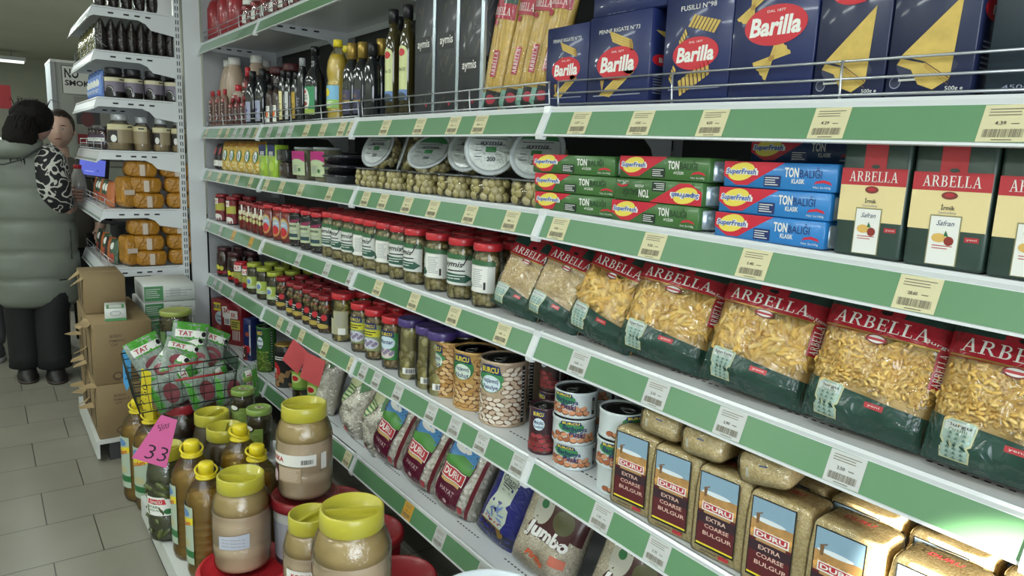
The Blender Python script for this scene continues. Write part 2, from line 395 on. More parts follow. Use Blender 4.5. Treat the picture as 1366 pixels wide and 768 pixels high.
# fluorescent fittings; those on the opposite side are added fill lamps
for i, (x, y, w) in enumerate(LAMPS):
    t = root('ceiling_light', 'white fluorescent ceiling light fitting, '+['nearest the shop window', 'second from the shop window', 'third from the shop window', 'above the till area', 'beyond the till area', 'added fill light, opposite side, first', 'added fill light, opposite side, second', 'added fill light, opposite side, third'][i], 'ceiling light', 'fluorescent lights over the aisle', (x, y, CEIL))
    b = MB(); b.box(-.09, .09, -.64, .64, -.035, 0, WHITE); b.build('housing', t)
    b = MB(); b.tube([(0, -.6, -.052), (0, .6, -.052)], .013, mat('f2fff6', emit=4), 10); b.build('tube', t)
t = root('ceiling_light', 'white fluorescent fitting hung crosswise at the far end of the shop', 'ceiling light', None, (.36, 13.2, 2.56))
b = MB(); b.box(-.6, .32, -.09, .09, -.0, .05, WHITE); b.box(-.58, .30, -.05, .05, -.03, 0, mat('f2fff6', emit=1.3)); b.tube([(-.4, 0, .05), (-.4, 0, .14)], .006, GREY, 5); b.tube([(.15, 0, .05), (.15, 0, .14)], .006, GREY, 5); b.build('fitting', t)

# ---- the long shelving run: back, uprights, end panel, then each shelf of each section
DEPTH = .43; BX = D+DEPTH
back = root('shelving_frame', 'tall grey steel frame that carries the green-edged shelves of the long run', 'shelving', loc=(BX, Y0, 0))
b = MB(); b.box(0, .012, -5.0, 0, .02, 2.5, DARKP); b.build('back_panel', back)
for i in range(6):
    b = MB(); b.box(-.028, -.001, -i*SEC-.014, -i*SEC+.014, 0, 2.5, GREY)
    for k in range(46): b.box(-.029, -.0275, -i*SEC-.006, -i*SEC-.003, .1+k*.05, .125+k*.05, DARK)
    b.build('upright', back)
b = MB(); b.box(1.0246-BX, -.03, .004, .010, 0, 2.5, GREY); b.build('end_panel', back)

def rail(b, L, m_strip):
    """slanted price channel: white back and lips, green paper strip, along +Y 0..L (x towards aisle is negative)"""
    P = lambda t, o=0: (-.026*t-.9*o, -.06*t+.4*o)   # t 0..1 down the slope
    def quad(t0, t1, o, y0, y1, m):
        (a, c), (e, f) = P(t0, o), P(t1, o)
        b.add([(a, y0, c), (e, y0, f), (e, y1, f), (a, y1, c)], [(0, 1, 2, 3)], m)
    pr = [(0, 0), (-.004, .002), (-.0075, -.003), (-.0062, -.0095), (-.0252, -.057), (-.0285, -.058), (-.0292, -.0615), (-.022, -.063), (-.004, -.02), (0, -.02)]
    vs = [(x, y, z) for y in (0.004, L-.004) for x, z in pr]; n = len(pr)
    b.add(vs, [(i, (i+1) % n, n+(i+1) % n, n+i) for i in range(n)]+[tuple(range(n-1, -1, -1)), tuple(range(n, 2*n))], WHITE)
SEGN = ['first', 'second', 'third', 'fourth', 'fifth']
SHN = {'T': 'topmost', 'A': 'bottle and pasta-box', '2': 'tuna and tray', '3': 'pasta-bag and olive-jar', '4': 'tin and pickle', '5': 'bean-bag'}
def make_shelf(s, wires):
    r = root('shelf', cat='shelf')
    b = MB(); L = SEC
    b.box(0, DEPTH-.03, .002, L-.002, -.004, 0, WHITE); b.box(0, .004, .002, L-.002, -.03, 0, WHITE); b.box(DEPTH-.034, DEPTH-.03, .002, L-.002, -.03, 0, WHITE)
    for k in range(60):  # punched slots along the front
        if (k//8) % 2 == 0:
            y = .05+k*.015
            b.box(.045, .049, y, y+.008, 0, .0003, DARK)
    b.build('board', r)
    b = MB(); rail(b, L, GREEN); b.build('price_rail', r)
    st = MB(); M_ = [(-.0072, -.0105), (-.0262, -.0570)]
    st.add([(M_[0][0], .01, M_[0][1]), (M_[1][0], .01, M_[1][1]), (M_[1][0], L-.01, M_[1][1]), (M_[0][0], L-.01, M_[0][1])], [(0, 1, 2, 3)], GREEN); st.build('green_strip', r)
    for y in (.0015, L-.0015):
        b = MB(); Yw = .0012
        pr = [(0, -.001), (.40, -.001), (.40, -.16), (.365, -.16), (.33, -.075), (.30, -.05), (0, -.032)]
        vs = [(x, y-Yw, z) for x, z in pr]+[(x, y+Yw, z) for x, z in pr]; n = 7
        b.add(vs, [(i, (i+1) % n, n+(i+1) % n, n+i) for i in range(n)]+[tuple(range(n-1, -1, -1)), tuple(range(n, 2*n))], WHITE)
        for k in range(4): b.box(.07+k*.055, .095+k*.055, y-.002, y+.002, -.020, -.013, DARK)
        b.build('bracket', r)
    for y0 in (-.0045, L-.0045)[:1]:
        b = MB()  # white end clip of the price rail
        pr = [(.001, .003), (-.010, .003), (-.012, -.012), (-.033, -.058), (-.031, -.069), (-.02, -.07), (.001, -.03)]
        vs = [(x, .0, z) for x, z in pr]+[(x, .011, z) for x, z in pr]; n = 7
        b.add(vs, [(i, (i+1) % n, n+(i+1) % n, n+i) for i in range(n)]+[tuple(range(n-1, -1, -1)), tuple(range(n, 2*n))], WHITE)
        b.build('rail_clip', r)
        b = MB()
        vs = [(x, L-.011, z) for x, z in pr]+[(x, L, z) for x, z in pr]
        b.add(vs, [(i, (i+1) % n, n+(i+1) % n, n+i) for i in range(n)]+[tuple(range(n-1, -1, -1)), tuple(range(n, 2*n))], WHITE)
        b.build('rail_clip', r)
    return r
shelf0 = make_shelf('A', False)
SHELF = {}
for s in ('T', 'A', '2', '3', '4', '5'):
    for n in range(5):
        ya = Y0-(n+1)*SEC; za = SHZ[s]+DZ[n+1]; zb = SHZ[s]+DZ[n]
        o = put(shelf0, (D, ya, za), (math.atan((zb-za)/SEC), 0, 0), 'white steel shelf with green price rail, %s level, %s section from left' % (SHN[s], SEGN[n]), 'white shelves with green price rails')
        SHELF[(s, n)] = o
def make_fence():
    r = root('shelf_guard', cat='wire guard'); L = SEC-.03; H = .056
    b = MB()
    for z in (.008, .031, H):
        b.tube([(0, 0, z), (0, L, z)], .0021, WIRE, 6)
    b.build('long_wire', r)
    for y in (0, L/3, 2*L/3, L):
        b = MB(); b.tube([(0.004, y, -.0), (0.001, y, .01), (-.002, y, H+.001)], .0021, WIRE, 6); b.build('post', r)
    return r
fence0 = make_fence()
for s in ('T', 'A'):
    for n in range(5):
        ya = Y0-(n+1)*SEC+.015; za = SHZ[s]+DZ[n+1]; zb = SHZ[s]+DZ[n]
        put(fence0, (D+.006, ya, za), (math.atan((zb-za)/SEC), 0, 0), 'silver wire guard along the %s shelf front, %s section from left' % (SHN[s], SEGN[n]), 'wire guards on the upper shelves')

# ---- price cards in the rails
CREAM = mat('d2cba2', rough=.5, coat=.6); CWHITE = mat('c4c6c4', rough=.5, coat=.6); ORG = mat('d6a338', rough=.5, coat=.5); INK = mat('7a7464', rough=.7)
def make_tag(m, price):
    r = root('price_card', cat='price card')
    a = Art(); a.rect(-.5, .5, -.5, .5, m, 1)
    a.lines(-.38, .40, .18, .42, 3, INK, 2, .3, .25); a.text(price, -.1, 0.0, .22, .10, mat('4a463e', rough=.7), 3, .01); a.rect(.1, .26, -.03, .0, INK)
    a.bars(-.4, .4, -.38, -.16, 26, INK); a.rect(-.2, .2, -.46, -.43, INK)
    # unit square onto the slanted channel; local u -> -Y (rightwards seen from the aisle), v -> up the slope
    def sf(u, v):
        t = .5-v; return ((-.0074-.0186*t, -u*.056, -.0110-.0455*t), (-.92, 0, .39))
    o = a.build('card', r, sf, .0005)
    return r
def cards(s, lst, prices, what):
    per = len(lst)
    for i, e in enumerate(lst):
        px, c = (e if isinstance(e, tuple) else (e, 'c'))
        x = D-.014; y = yat(px, x, SHZ[s]-.034); z = zs(s, y)
        key = ('tag', c, prices[i % len(prices)])
        if key not in MC: MC[key] = make_tag({'c': CREAM, 'w': CWHITE, 'o': ORG}[c], prices[i % len(prices)])
        cn = {'c': 'cream', 'w': 'white', 'o': 'orange'}[c]
        put(MC[key], (D, y, z), (0, 0, 0), '%s price card, %s rail, %s' % (cn, what, nth(i, per)), 'price cards in the green rails')
cards('A', [275.6, 294, 304, (314, 'w'), (323, 'w'), (333, 'w'), (343, 'c'), (360, 'w'), (374, 'w'), (388, 'w'), 410, 432, 457, 470, 515, 560.6, 606, 641, 774, 856, 952, 1108, 1345], ['4.20', '4.29', '4.39', '12.57', '13.50'], 'bottle and pasta-box')
cards('2', [280, 293, 305, 317, 335, 356, 376.5, 402, 441, 488.5, 512, 544, 578.5, 628, 682.5, 746, 872, 1007, 1226], ['9.50', '5.40', '28.60', '3.00'], 'tray and tuna')
cards('3', [(279, 'w'), (295, 'w'), (312, 'o'), (335.5, 'o'), (350, 'w'), (399, 'w'), (437, 'w'), (469, 'w'), 505, 553, 606, 671, (773, 'w'), (876, 'w'), (975, 'w'), (1129, 'w')], ['5.20', '2.10', '2.90', '2.50'], 'olive jar and pasta bag')
cards('4', [(287, 'w'), (295, 'w'), (311, 'w'), 374, (387, 'w'), 403, 434, 470, (485, 'w'), (503, 'w'), (531.5, 'w'), (576, 'w'), (607.5, 'w'), (643, 'w'), (692, 'w'), (803, 'w'), (878, 'w'), (1000, 'w')], ['3.30', '2.70', '4.10'], 'pickle and tin')
cards('5', [(322, 'w'), (336, 'w'), 464, (545, 'o'), (587, 'w'), (645, 'w')], ['5.10', '4.80'], 'bean bag')
# ------------------------------------------------------------------ product builders
GLASS = film(gloss=.12, rough=.05, fres=1.3); PET = film(gloss=.2, rough=.08, bump=.25, bscale=60)
WRAP = film(gloss=.1, rough=.1, bump=.9, bscale=26, fres=1.22)
RED = mat('c22a34', rough=.35, coat=.4); REDD = mat('8e1d26', rough=.35, coat=.3); WP = mat('e4e4de', rough=.55); BLK = mat('17171a', rough=.4); PURP = mat('4a3a78', rough=.35, coat=.4)
YEL = mat('d8d32c', rough=.35, coat=.3); YEL2 = mat('e2cf2a', rough=.35, coat=.3); TXT = mat('2c2c30', rough=.6); LGRN = mat('2c6b3c', rough=.5); GOLD = mat('a88c46', rough=.35, metal=.6)
OL1 = mat('9a8f5c', rough=.3, coat=.5); OL2 = mat('857a4e', rough=.3, coat=.5); OL3 = mat('a79c74', rough=.3, coat=.5); OLB = mat('2a2220', rough=.3, coat=.5)
def jar(name, cat, R, H, lidm, inner, label=None, piece=None, lidr=.86, lidh=.016, glass=GLASS, n=26, neck=.012, nolid=False, lidart=None, facet=False):
    r = root(name, cat=cat); hb = H-lidh
    prof = [(R*.86, 0), (R*.97, .004), (R, .012), (R, hb-neck-.012), (R*.985, hb-neck-.004), (R*lidr*.98, hb-neck*.3), (R*lidr*.95, hb)]
    b = MB(); b.lathe(prof, glass, n); b.build('glass', r)
    b = MB(); k = .93
    ki = .80 if piece else k
    b.lathe([(R*ki*.88, .004), (R*ki, .012), (R*ki, hb-neck-.014), (R*lidr*ki*.94, hb-neck*.5)], inner, n if not piece else 16)
    if piece:
        pm, sz, ms, cnt, sq = piece
        scatter(b, cyls(R*k), -pi*R*.62, pi*R*.62, .008, hb-neck-.006, cnt, pm, sz, ms, seed=int(R*9999), depth=sz*.7, squash=sq, flat=.35, off=-sz*.62 if sz < .02 else -sz*.5)
    b.build('contents', r)
    b = MB(); rl = R*lidr
    b.lathe([(rl, hb-.003), (rl*1.03, hb-.001), (rl*1.03, H-.004), (rl*.98, H-.0006), (rl*.93, H), (rl*.9, H-.001), (rl*.3, H-.0012)], lidm, n)
    if lidart: lidart.build('', None, topf(H-.0008), .0003, mb=b)
    b.build('lid', r)
    if label: label.build('label', r, cyls(R+.0006), .0003, R*.3)
    return r
def mini_label(R, z0, z1, bg, cols, title=None, tcol=None, wrap=1.15, seed=1):
    a = Art(); w = R*wrap; a.rect(-w, w, z0, z1, bg, 1); h = z1-z0
    for (f0, f1, m) in cols: a.rect(-w, w, z0+f0*h, z0+f1*h, m, 2)
    if title: a.text(title, 0, z0+h*.66, w*1.35, h*.26, tcol or TXT, 3, .02)
    a.lines(-w*.8, w*.8, z0+h*.1, z0+h*.3, 3, tcol or TXT, 3, .35, .4, seed)
    return a
def bagsurf(w, h, t, base=.12, pw=3.2, seed=0, lump=.0, top=.55):
    def S(u, v):
        a = max(0, 1-abs(2*u/w)**pw)**.55; q = min(1, max(0, v/h))
        g = min(1, (q/base+.12))**.5 if q < base else 1
        g *= max(0, 1-max(0, (q-top)/(1-top))**2.0)**.8
        f = t/2*a*g
        if lump: f += lump*a*g*noise.noise(Vector((u*22+seed*7.3, v*22, seed*3.1)))
        return f
    def surf(u, v):
        e = .002; y = S(u, v); dx = (S(u+e, v)-S(u-e, v))/(2*e); dz = (S(u, v+e)-S(u, v-e))/(2*e)
        n = Vector((-max(-2, min(2, dx)), -1, -max(-2, min(2, dz)))); n.normalize()
        return ((u, -y, v), n)
    return surf, S
def bagbody(S, w, h, m, nx=22, nz=26, wav=.003, seed=0, seal=.0, M=None, mb=None):
    b = mb or MB(); vs = []; 
    def X(u, v):
        q = v/h; return u*(1-.05*(abs(q-.5)*2)**3)+wav*sin(q*9+seed)
    for sgn in (-1, 1):
        for j in range(nz+1):
            for i in range(nx+1):
                u = (i/nx-.5)*w*.999; v = j/nz*h; vs.append((u, sgn*S(u, v), v))
    N = (nx+1)*(nz+1); fs = []
    for k in (0, 1):
        for j in range(nz):
            for i in range(nx):
                a = k*N+j*(nx+1)+i; q = (a, a+1, a+nx+2, a+nx+1); fs.append(q if k == 0 else q[::-1])
    for j in range(nz):
        for i in (0, nx):
            a = j*(nx+1)+i; q = (a, a+nx+1, N+a+nx+1, N+a); fs.append(q if i == 0 else q[::-1])
    for i in range(nx):
        a = i; fs.append((a, N+a, N+a+1, a+1)); a = nz*(nx+1)+i; fs.append((a, a+1, N+a+1, N+a))
    b.add(vs, fs, m, True, M); return b
def carton(name, cat, w, d, h, m, art=None, sideart=None, r=.0015, topart=None, sm=None):
    t = root(name, cat=cat); b = MB(); b.rbox(w, d, h, r, m, 1); b.build('box', t)
    if art: art.build('front_print', t, front(d+.0002), .0002)
    if sideart: sideart.build('side_print', t, side(w+.0002), .0002)
    if topart: topart.build('top_print', t, topf(h), .0003)
    return t

# ======================= shelf A : pasta boxes =======================
NAVY = mat('1c2858', rough=.38, coat=.25); NAVY2 = mat('1d2546', rough=.38, coat=.25); BRED = mat('c3202f', rough=.4); PY = mat('c9ac58', rough=.5, var=.12, vscale=60); PY2 = mat('a5813a', rough=.5); GRAYT = mat('8d93a8', rough=.5)
def logo(a, cx, cy, w, tilt=0.0):
    a.ell(cx, cy, w*.515, w*.285, BRED, 5, tilt, 30)
    a.text('Barilla', cx, cy-.01*w, w*.84, w*.27, WP, 6, .035, .12, tilt); a.text('DAL 1877', cx, cy+w*.2, w*.3, w*.035, WP, 6)
    return a
def penne_pic(a, x, y, L, ang, f=.28):
    c, s = cos(ang), sin(ang); T = lambda p, q: (x+p*c-q*s, y+p*s+q*c); r = L*f/2
    a.poly([T(-L/2-r, r), T(L/2-r, r), T(L/2+r, -r), T(-L/2+r, -r)], PY, 4)
    for k in (-.5, 0, .5): a.poly([T(-L/2-r*k, r*k+.0005), T(L/2-r*k-.002, r*k+.0005), T(L/2-r*k, r*k-.0003), T(-L/2-r*k, r*k-.0003)], PY2, 5)
    a.ell(*T(L/2, 0), r*1.35, r*.55, PY2, 5, ang-.9)
def fus_pic(a, x, y, L, ang, n=8):
    c, s = cos(ang), sin(ang); T = lambda p, q: (x+p*c-q*s, y+p*s+q*c); r = L*.17
    for i in range(n):
        p = (i-(n-1)/2)*L/n
        a.poly([T(p-L/n*.75, -r), T(p-L/n*.1, -r*1.05), T(p+L/n*.75, r), T(p+L/n*.1, r*1.05)], PY if i % 2 else PY, 4); a.poly([T(p-L/n*.08, -r), T(p+L/n*.05, -r), T(p+L/n*.9, r), T(p+L/n*.75, r)], PY2, 5)
def farf_pic(a, x, y, L, ang):
    c, s = cos(ang), sin(ang); T = lambda p, q: (x+p*c-q*s, y+p*s+q*c)
    for g in (-1, 1):
        pts = [T(0, -.06*L), T(0, .06*L)]+[T(g*(L*.42+(.03*L if k % 2 else 0)), .3*L-k*.6*L/8) for k in range(9)]
        a.poly(pts, PY, 4)
        for q in (-.5, .0, .5): a.poly([T(g*.05*L, -.004*L), T(g*.05*L, .01*L), T(g*.36*L, q*.4*L)], PY2, 5)
    a.ell(x, y, L*.08, L*.07, PY2, 5)
def lasag_pic(a, w, h):
    a.poly([(-.34*w, .30*h), (.30*w, .66*h), (.26*w, .13*h), (-.05*w, .25*h)], PY, 4)
    a.poly([(-.38*w, .24*h), (-.34*w, .28*h), (-.03*w, .235*h), (.26*w, .125*h), (.08*w, .06*h), (-.1*w, .10*h), (-.2*w, .20*h)], PY, 5)
    for k in range(3): a.poly([(-.05*w, .245*h-k*.012*h), (.25*w, .13*h-k*.02*h), (.25*w, .127*h-k*.02*h), (-.05*w, .238*h-k*.012*h)], PY2, 6)
def pasta_box(kind, w, h, d=.062, m=NAVY):
    a = Art()
    if kind == 'penne':
        a.text('PENNE RIGATE N°73', 0, h*.83, w*.66, h*.045, WP, 4)
        penne_pic(a, .04*w, .71*h, w*.36, -.35); a.poly([(-.16*w, .52*h), (-.07*w, .52*h), (-.10*w, .64*h)], PY, 4); logo(a, 0, .47*h, w*.66)
        penne_pic(a, .0*w, .25*h, w*.46, .62); a.poly([(-.27*w, .3*h), (-.2*w, .3*h), (-.23*w, .16*h)], PY2, 4)
        a.lines(-.38*w, .4*w, .115*h, .14*h, 1, GRAYT, 3, .5, .1)
    elif kind == 'fusilli':
        a.text('FUSILLI N°98', 0, h*.76, w*.52, h*.04, WP, 4)
        fus_pic(a, .1*w, .62*h, w*.42, -.28); fus_pic(a, -.2*w, .53*h, w*.18, 1.0, 4); logo(a, 0, .40*h, w*.66); fus_pic(a, .0*w, .21*h, w*.5, .5); fus_pic(a, -.33*w, .25*h, w*.18, 1.2, 4)
        a.lines(-.38*w, .4*w, .115*h, .14*h, 1, GRAYT, 3, .5, .1)
    elif kind == 'farfalle':
        a.text('FARFALLE N°65', 0, h*.92, w*.55, h*.045, WP, 4)
        farf_pic(a, -.26*w, .66*h, w*.42, 1.1); farf_pic(a, .22*w, .80*h, w*.3, .1); logo(a, .03*w, .52*h, w*.72); farf_pic(a, .02*w, .30*h, w*.44, .75)
    elif kind == 'lasagne':
        logo(a, -.02*w, .66*h, w*.62); lasag_pic(a, w, h*.84); a.lines(-.34*w, .1*w, .10*h, .15*h, 2, WP, 4, .5, .1); a.text('500g e', .32*w, .05*h, w*.2, h*.03, WP, 4)
        for k in range(3): a.ell(-.05*w+k*.02*w, .2*h-k*.01*h, .34*w, .1*h-k*.02*h, NAVY2, 2+k % 2)
        a.ell(-.38*w, .1*h, .07*w, .035*h, GRAYT, 2); a.ell(-.38*w, .1*h, .06*w, .029*h, m, 3)
    else:
        a.text('450g e', -.1*w, .05*h, w*.4, h*.03, GRAYT, 4); a.lines(-.3*w, .3*w, .5*h, .9*h, 4, NAVY, 2)
    sd = Art(); sd.ell(0, .48*h, d*.38, h*.06, BRED, 3); sd.text('B', 0, .48*h, d*.18, h*.05, WP, 4, .03); sd.lines(-d*.3, d*.3, .12*h, .32*h, 7, GRAYT, 3, .35, .4); sd.poly([(-.3*d, .78*h), (.3*d, .78*h), (.1*d, .72*h)], PY, 3)
    return carton('pasta_box', 'pasta box', w, d, h, m, a, sd)
def pbox(px0, px1, s, xf, h, kind, label, m=NAVY, rz=0, d=.062, wf=1):
    ya, yb = yat(px0, xf, SHZ[s]+.04), yat(px1, xf, SHZ[s]+.04); w = (ya-yb)/max(.5, cos(rz))
    o = pasta_box(kind, w, h, d, m); yc = (ya+yb)/2
    put(o, (xf+d/2, yc, zs(s, yc)+.0005), (0, 0, R90+rz), label, 'blue pasta boxes'); return o
XF = D+.016
pbox(727, 782, 'A', XF, .172, 'penne', 'blue penne pasta box, the left one, nearest the spaghetti bags')
pbox(783, 864, 'A', XF-.003, .178, 'penne', 'blue penne pasta box, the right one, beside the spiral pasta box')
o = pasta_box('plain', .20, .05, .06); put(o, (XF+.034, (yat(783, XF, 1.55)+yat(864, XF, 1.55))/2-.015, zs('A', 1.1)+.1795), (0, 0, R90), 'blue box lying on top of the right penne box', 'blue pasta boxes')
pbox(882, 971, 'A', XF, .222, 'fusilli', 'blue box of spiral pasta between penne and bow-tie boxes')
pbox(972, 1083, 'A', XF, .232, 'farfalle', 'blue box of bow-tie pasta with red oval logo')
pbox(1086, 1181, 'A', XF, .235, 'lasagne', 'dark blue box of lasagne sheets beside the bow-tie box', NAVY2)
pbox(1184, 1300, 'A', XF, .235, 'lasagne', 'dark blue box of lasagne sheets, the right one of two', NAVY2, d=.08)
pbox(1318, 1450, 'A', XF+.004, .235, 'plain', 'plain dark box at the right edge beside the lasagne', mat('22303c', rough=.4))

# ======================= shelf A : spaghetti bundles =======================
SPY = mat('d9b860', rough=.4, var=.1, vscale=90); TEAL = mat('7fae9e', rough=.35, coat=.4, bump=.3); AGRN = mat('1f4438', rough=.35, coat=.4, bump=.3); ARED = mat('a32438', rough=.35, coat=.4)
def spaghetti():
    t = root('spaghetti_bag', cat='pasta bag'); w, h, d = .078, .32, .05
    surf, S = bagsurf(w, h, d, base=.03, pw=2.4, top=.9)
    b = MB(); bagbody(lambda u, v: S(u, v)*.9, w*.96, h, SPY, 12, 10, mb=b)
    for k in range(34):
        u = (k/33-.5)*w*.86; p = [surf(u+.001*sin(j+k), .035+j*.05) for j in range(6)]
        b.tube([Vector(q[0])+Vector(q[1])*(-.001) for q in p], .0013, SPY, 4)
    b.build('spaghetti', t)
    b = MB(); bagbody(lambda u, v: S(u, v)+.002, w+.003, h, WRAP, 12, 16, mb=b); b.build('wrapper', t)
    a = Art(); a.rect(-w*.49, w*.03, .0, .045, TEAL, 1); a.rect(w*.03, w*.49, .0, .052, BLK, 1); a.ell(w*.26, .03, w*.16, .012, ARED, 2)
    a.rect(-w*.49, w*.49, .225, .262, ARED, 1); a.serif('ARBELLA', 0, .243, w*.8, .018, WP, 2); a.rect(-w*.49, w*.49, .262, .32, AGRN, 1); a.rect(-w*.2, w*.1, .262, .32, ARED, 2)
    a.rect(w*.08, w*.30, .085, .150, ARED, 1); a.serif('ARBELLA', w*.19, .117, .058, w*.15, WP, 2, pi/2); a.ell(-w*.1, .215, w*.1, .007, ARED, 2)
    a.build2(t, lambda u, v: ((lambda q: (Vector(q[0])+Vector((0, -.0025, 0)), q[1]))(surf(u, v))), .0004, .012, .18)
    return t
sp = spaghetti()
for i, (px, xo, ry, lx) in enumerate(((655, .05, .165, 0), (681, .052, .155, .04), (704, .054, .15, .03), (722, .057, .14, .05), (672, .115, .15, 0), (700, .12, .14, 0))):
    x = D+xo; y = yat(px, x, 1.55)
    put(sp, (x, y, zs('A', y)+.004), Euler((-.08-lx, ry, R90), 'XYZ'), 'leaning clear bag of spaghetti with red band, %s' % ('front row, '+nth(i, 4) if i < 4 else 'second row, '+nth(i-4, 2)), 'spaghetti bags on the top pasta shelf')

# ======================= shelf A : dark gift boxes and bottles =======================
CHR = mat('34363a', rough=.45, coat=.2); SKETCH = mat('8f8a72', rough=.6); STEEL = mat('b8c4cc', rough=.25, metal=.7)
def gift(seed):
    t = root('bottle_carton', cat='carton'); w, d, h = .108, .10, .34; b = MB(); b.rbox(w, d, h, .002, CHR, 1); b.build('box', t)
    for nm, sf in (('front_print', front(d)), ('side_print', side(w))):
        a = Art(); rd = random.Random(seed)
        AY = .195 if seed < 3 else .12; a.rect(-.045, .03, AY-.022, AY+.022, BLK, 1); a.text('aymis', -.007, AY, .062, .028, WP, 2, .012)
        for k in range(9):
            cx, cy = rd.uniform(-.03, .03), rd.uniform(.02, .32)
            if abs(cy-AY) < .03: continue
            pts = []; ph = rd.uniform(0, 6)
            for j in range(9): q = ph+j*.5; pts.append((cx+.014*cos(q), cy+.02*sin(q*1.3)))
            for j in range(8):
                (x0, y0), (x1, y1) = pts[j], pts[j+1]; a.poly([(x0, y0), (x1, y1), (x1+.0012, y1+.0008), (x0+.0012, y0+.0008)], SKETCH, 2)
        a.ell(.012, .03, .006, .006, ARED, 2); a.build(nm, t, sf, .0003)
    b = MB(); b.box(w/2-.012, w/2+.0015, -d/2-.0015, -d/2+.006, 0, h, STEEL); b.build('corner_strip', t)
    return t
for i, (px, nm) in enumerate(((564, 0), (594, 0), (625, 0))):
    g = gift(i+1); x = D+.02; y = yat(px, x, 1.55); x = D+.072; put(g, (x, y, zs('A', y)), (0, 0, R90+.05), 'tall dark grey carton with pale sketches standing among oil bottles, '+nth(i, 3), 'dark patterned cartons')
def bottle(name, cat, prof, body, cap, capz, capr, label=None, R=.035, inner=None, n=22, capm=None):
    t = root(name, cat=cat); b = MB(); b.lathe(prof, body, n); b.build('bottle', t)
    if inner:
        b = MB(); b.lathe([(max(.002, r-.002), z+.001) for r, z in prof if z < inner[1]], inner[0], n); b.build('contents', t)
    b = MB(); b.lathe([(capr, capz), (capr, cap), (capr*.9, cap+.001)], capm or BLK, 16); b.build('cap', t)
    if label: label.build('label', t, cyls(R+.0006), .0003, R*.35)
    return t
DKG = mat('15181c', rough=.12, coat=.8); OILY = mat('c9b34e', rough=.15, coat=.8); OILD = mat('7f6a26', rough=.15, coat=.8)
# sunflower oil
Ro = .040
a = Art(); a.rect(-.05, .05, .045, .125, mat('7fb8d8', rough=.5), 1); a.rect(-.05, .05, .045, .075, mat('9cc86a', rough=.5), 2); a.ell(-.005, .1, .02, .015, YEL2, 3); a.ell(-.02, .1, .012, .008, RED, 4); a.lines(-.01, .03, .05, .07, 3, WP, 4)
prof = [(.030, 0), (.038, .006), (.04, .02), (.038, .03), (.04, .04), (.04, .13), (.036, .14), (.04, .155), (.041, .18), (.037, .21), (.027, .235), (.017, .25), (.014, .265)]
t = bottle('oil_bottle', 'bottle', prof, film('fffbe8', .2, .06, .5, 50), .285, .262, .0165, a, Ro, (OILY, .25), capm=YEL2)
for i, (px, xo, z) in enumerate(((451, .05, 0), (463, .13, 0), (486, .15, .01))):
    x = D+xo; y = yat(px, x, 1.6); put(t, (x, y, zs('A', y)), (0, 0, R90), 'clear bottle of sunflower oil with yellow cap, '+['in the front row', 'behind the dark bottles, left one', 'behind the dark bottles, right one'][i], 'sunflower oil bottles')
# balsamic
a = Art(); a.rect(-.045, .045, .03, .135, mat('2e8a5a', rough=.4, coat=.4), 1); a.ell(0, .085, .024, .045, WP, 2); a.text('PREMIUM', 0, .1, .03, .006, TXT, 3); a.text('SAUCE', 0, .09, .032, .008, TXT, 3, .02); a.ell(0, .07, .014, .008, mat('8a3a2a'), 3); a.ell(0, .115, .008, .006, RED, 3); a.rect(-.045, .045, .03, .05, mat('9fb84a', rough=.4), 3)
prof = [(.034, 0), (.04, .006), (.04, .15), (.036, .175), (.018, .205), (.0145, .22), (.0145, .262)]
t = bottle('sauce_bottle', 'bottle', prof, DKG, .285, .255, .016, a, .04, capm=mat('101012', rough=.25))
put(t, spot(421, 'A', D+.05), (0, 0, R90), 'dark sauce bottle with green oval label beside the sunflower oil')
a = Art(); a.rect(-.03, .03, .02, .1, mat('3f3c58', rough=.4), 1); a.rect(-.03, .03, .06, .066, GOLD, 2); a.text('VINO', 0, .08, .03, .01, GOLD, 2)
prof = [(.028, 0), (.033, .006), (.033, .16), (.024, .185), (.015, .2), (.014, .21)]
t = bottle('dark_wine_bottle', 'bottle', prof, DKG, .258, .206, .0175, a, .033, capm=GOLD)
for i, (px, xo) in enumerate(((470, .045), (484, .06), (509, .075))):
    x = D+xo; y = yat(px, x, 1.6); put(t, (x, y, zs('A', y)), (0, 0, R90), 'dark vinegar bottle with gold cap, '+nth(i, 3), 'gold capped dark bottles')
prof = [(.024, 0), (.028, .005), (.028, .165), (.020, .178), (.012, .195), (.012, .205)]
t = bottle('dark_oil_bottle', 'bottle', prof, DKG, .24, .2, .016, None, .028, capm=BLK)
put(t, spot(497, 'A', D+.04), (0, 0, R90), 'dark square-shouldered bottle with black cap between gold-capped bottles')
# tall olive oils
a = Art(); a.rect(-.02, .02, .07, .19, mat('c9cf96', rough=.45), 1); a.ell(0, .19, .02, .018, mat('c9cf96', rough=.45), 2, n=16); a.ell(0, .188, .012, .011, RED, 3); a.text('Olive Oil', 0, .14, .028, .012, TXT, 3); a.rect(-.02, .02, .05, .08, mat('6a86b8', rough=.5), 2); a.ell(0, .06, .018, .012, mat('3c4a52'), 3)
prof = [(.02, 0), (.0235, .004), (.0245, .2), (.0235, .235), (.016, .255), (.013, .265), (.013, .29)]
t = bottle('olive_oil_bottle', 'bottle', prof, mat('3a3418', rough=.1, coat=.8), .325, .285, .0155, a, .0245, capm=BLK)
for i, px in enumerate((524, 543)):
    put(t, spot(px, 'A', D+.042), (0, 0, R90+.25), 'tall slim olive oil bottle with pale green label, '+nth(i, 2), 'tall olive oil bottles')
t2 = dup(t, spot(532, 'A', D+.11), (0, 0, R90), 'tall slim olive oil bottle standing behind the two labelled ones'); 
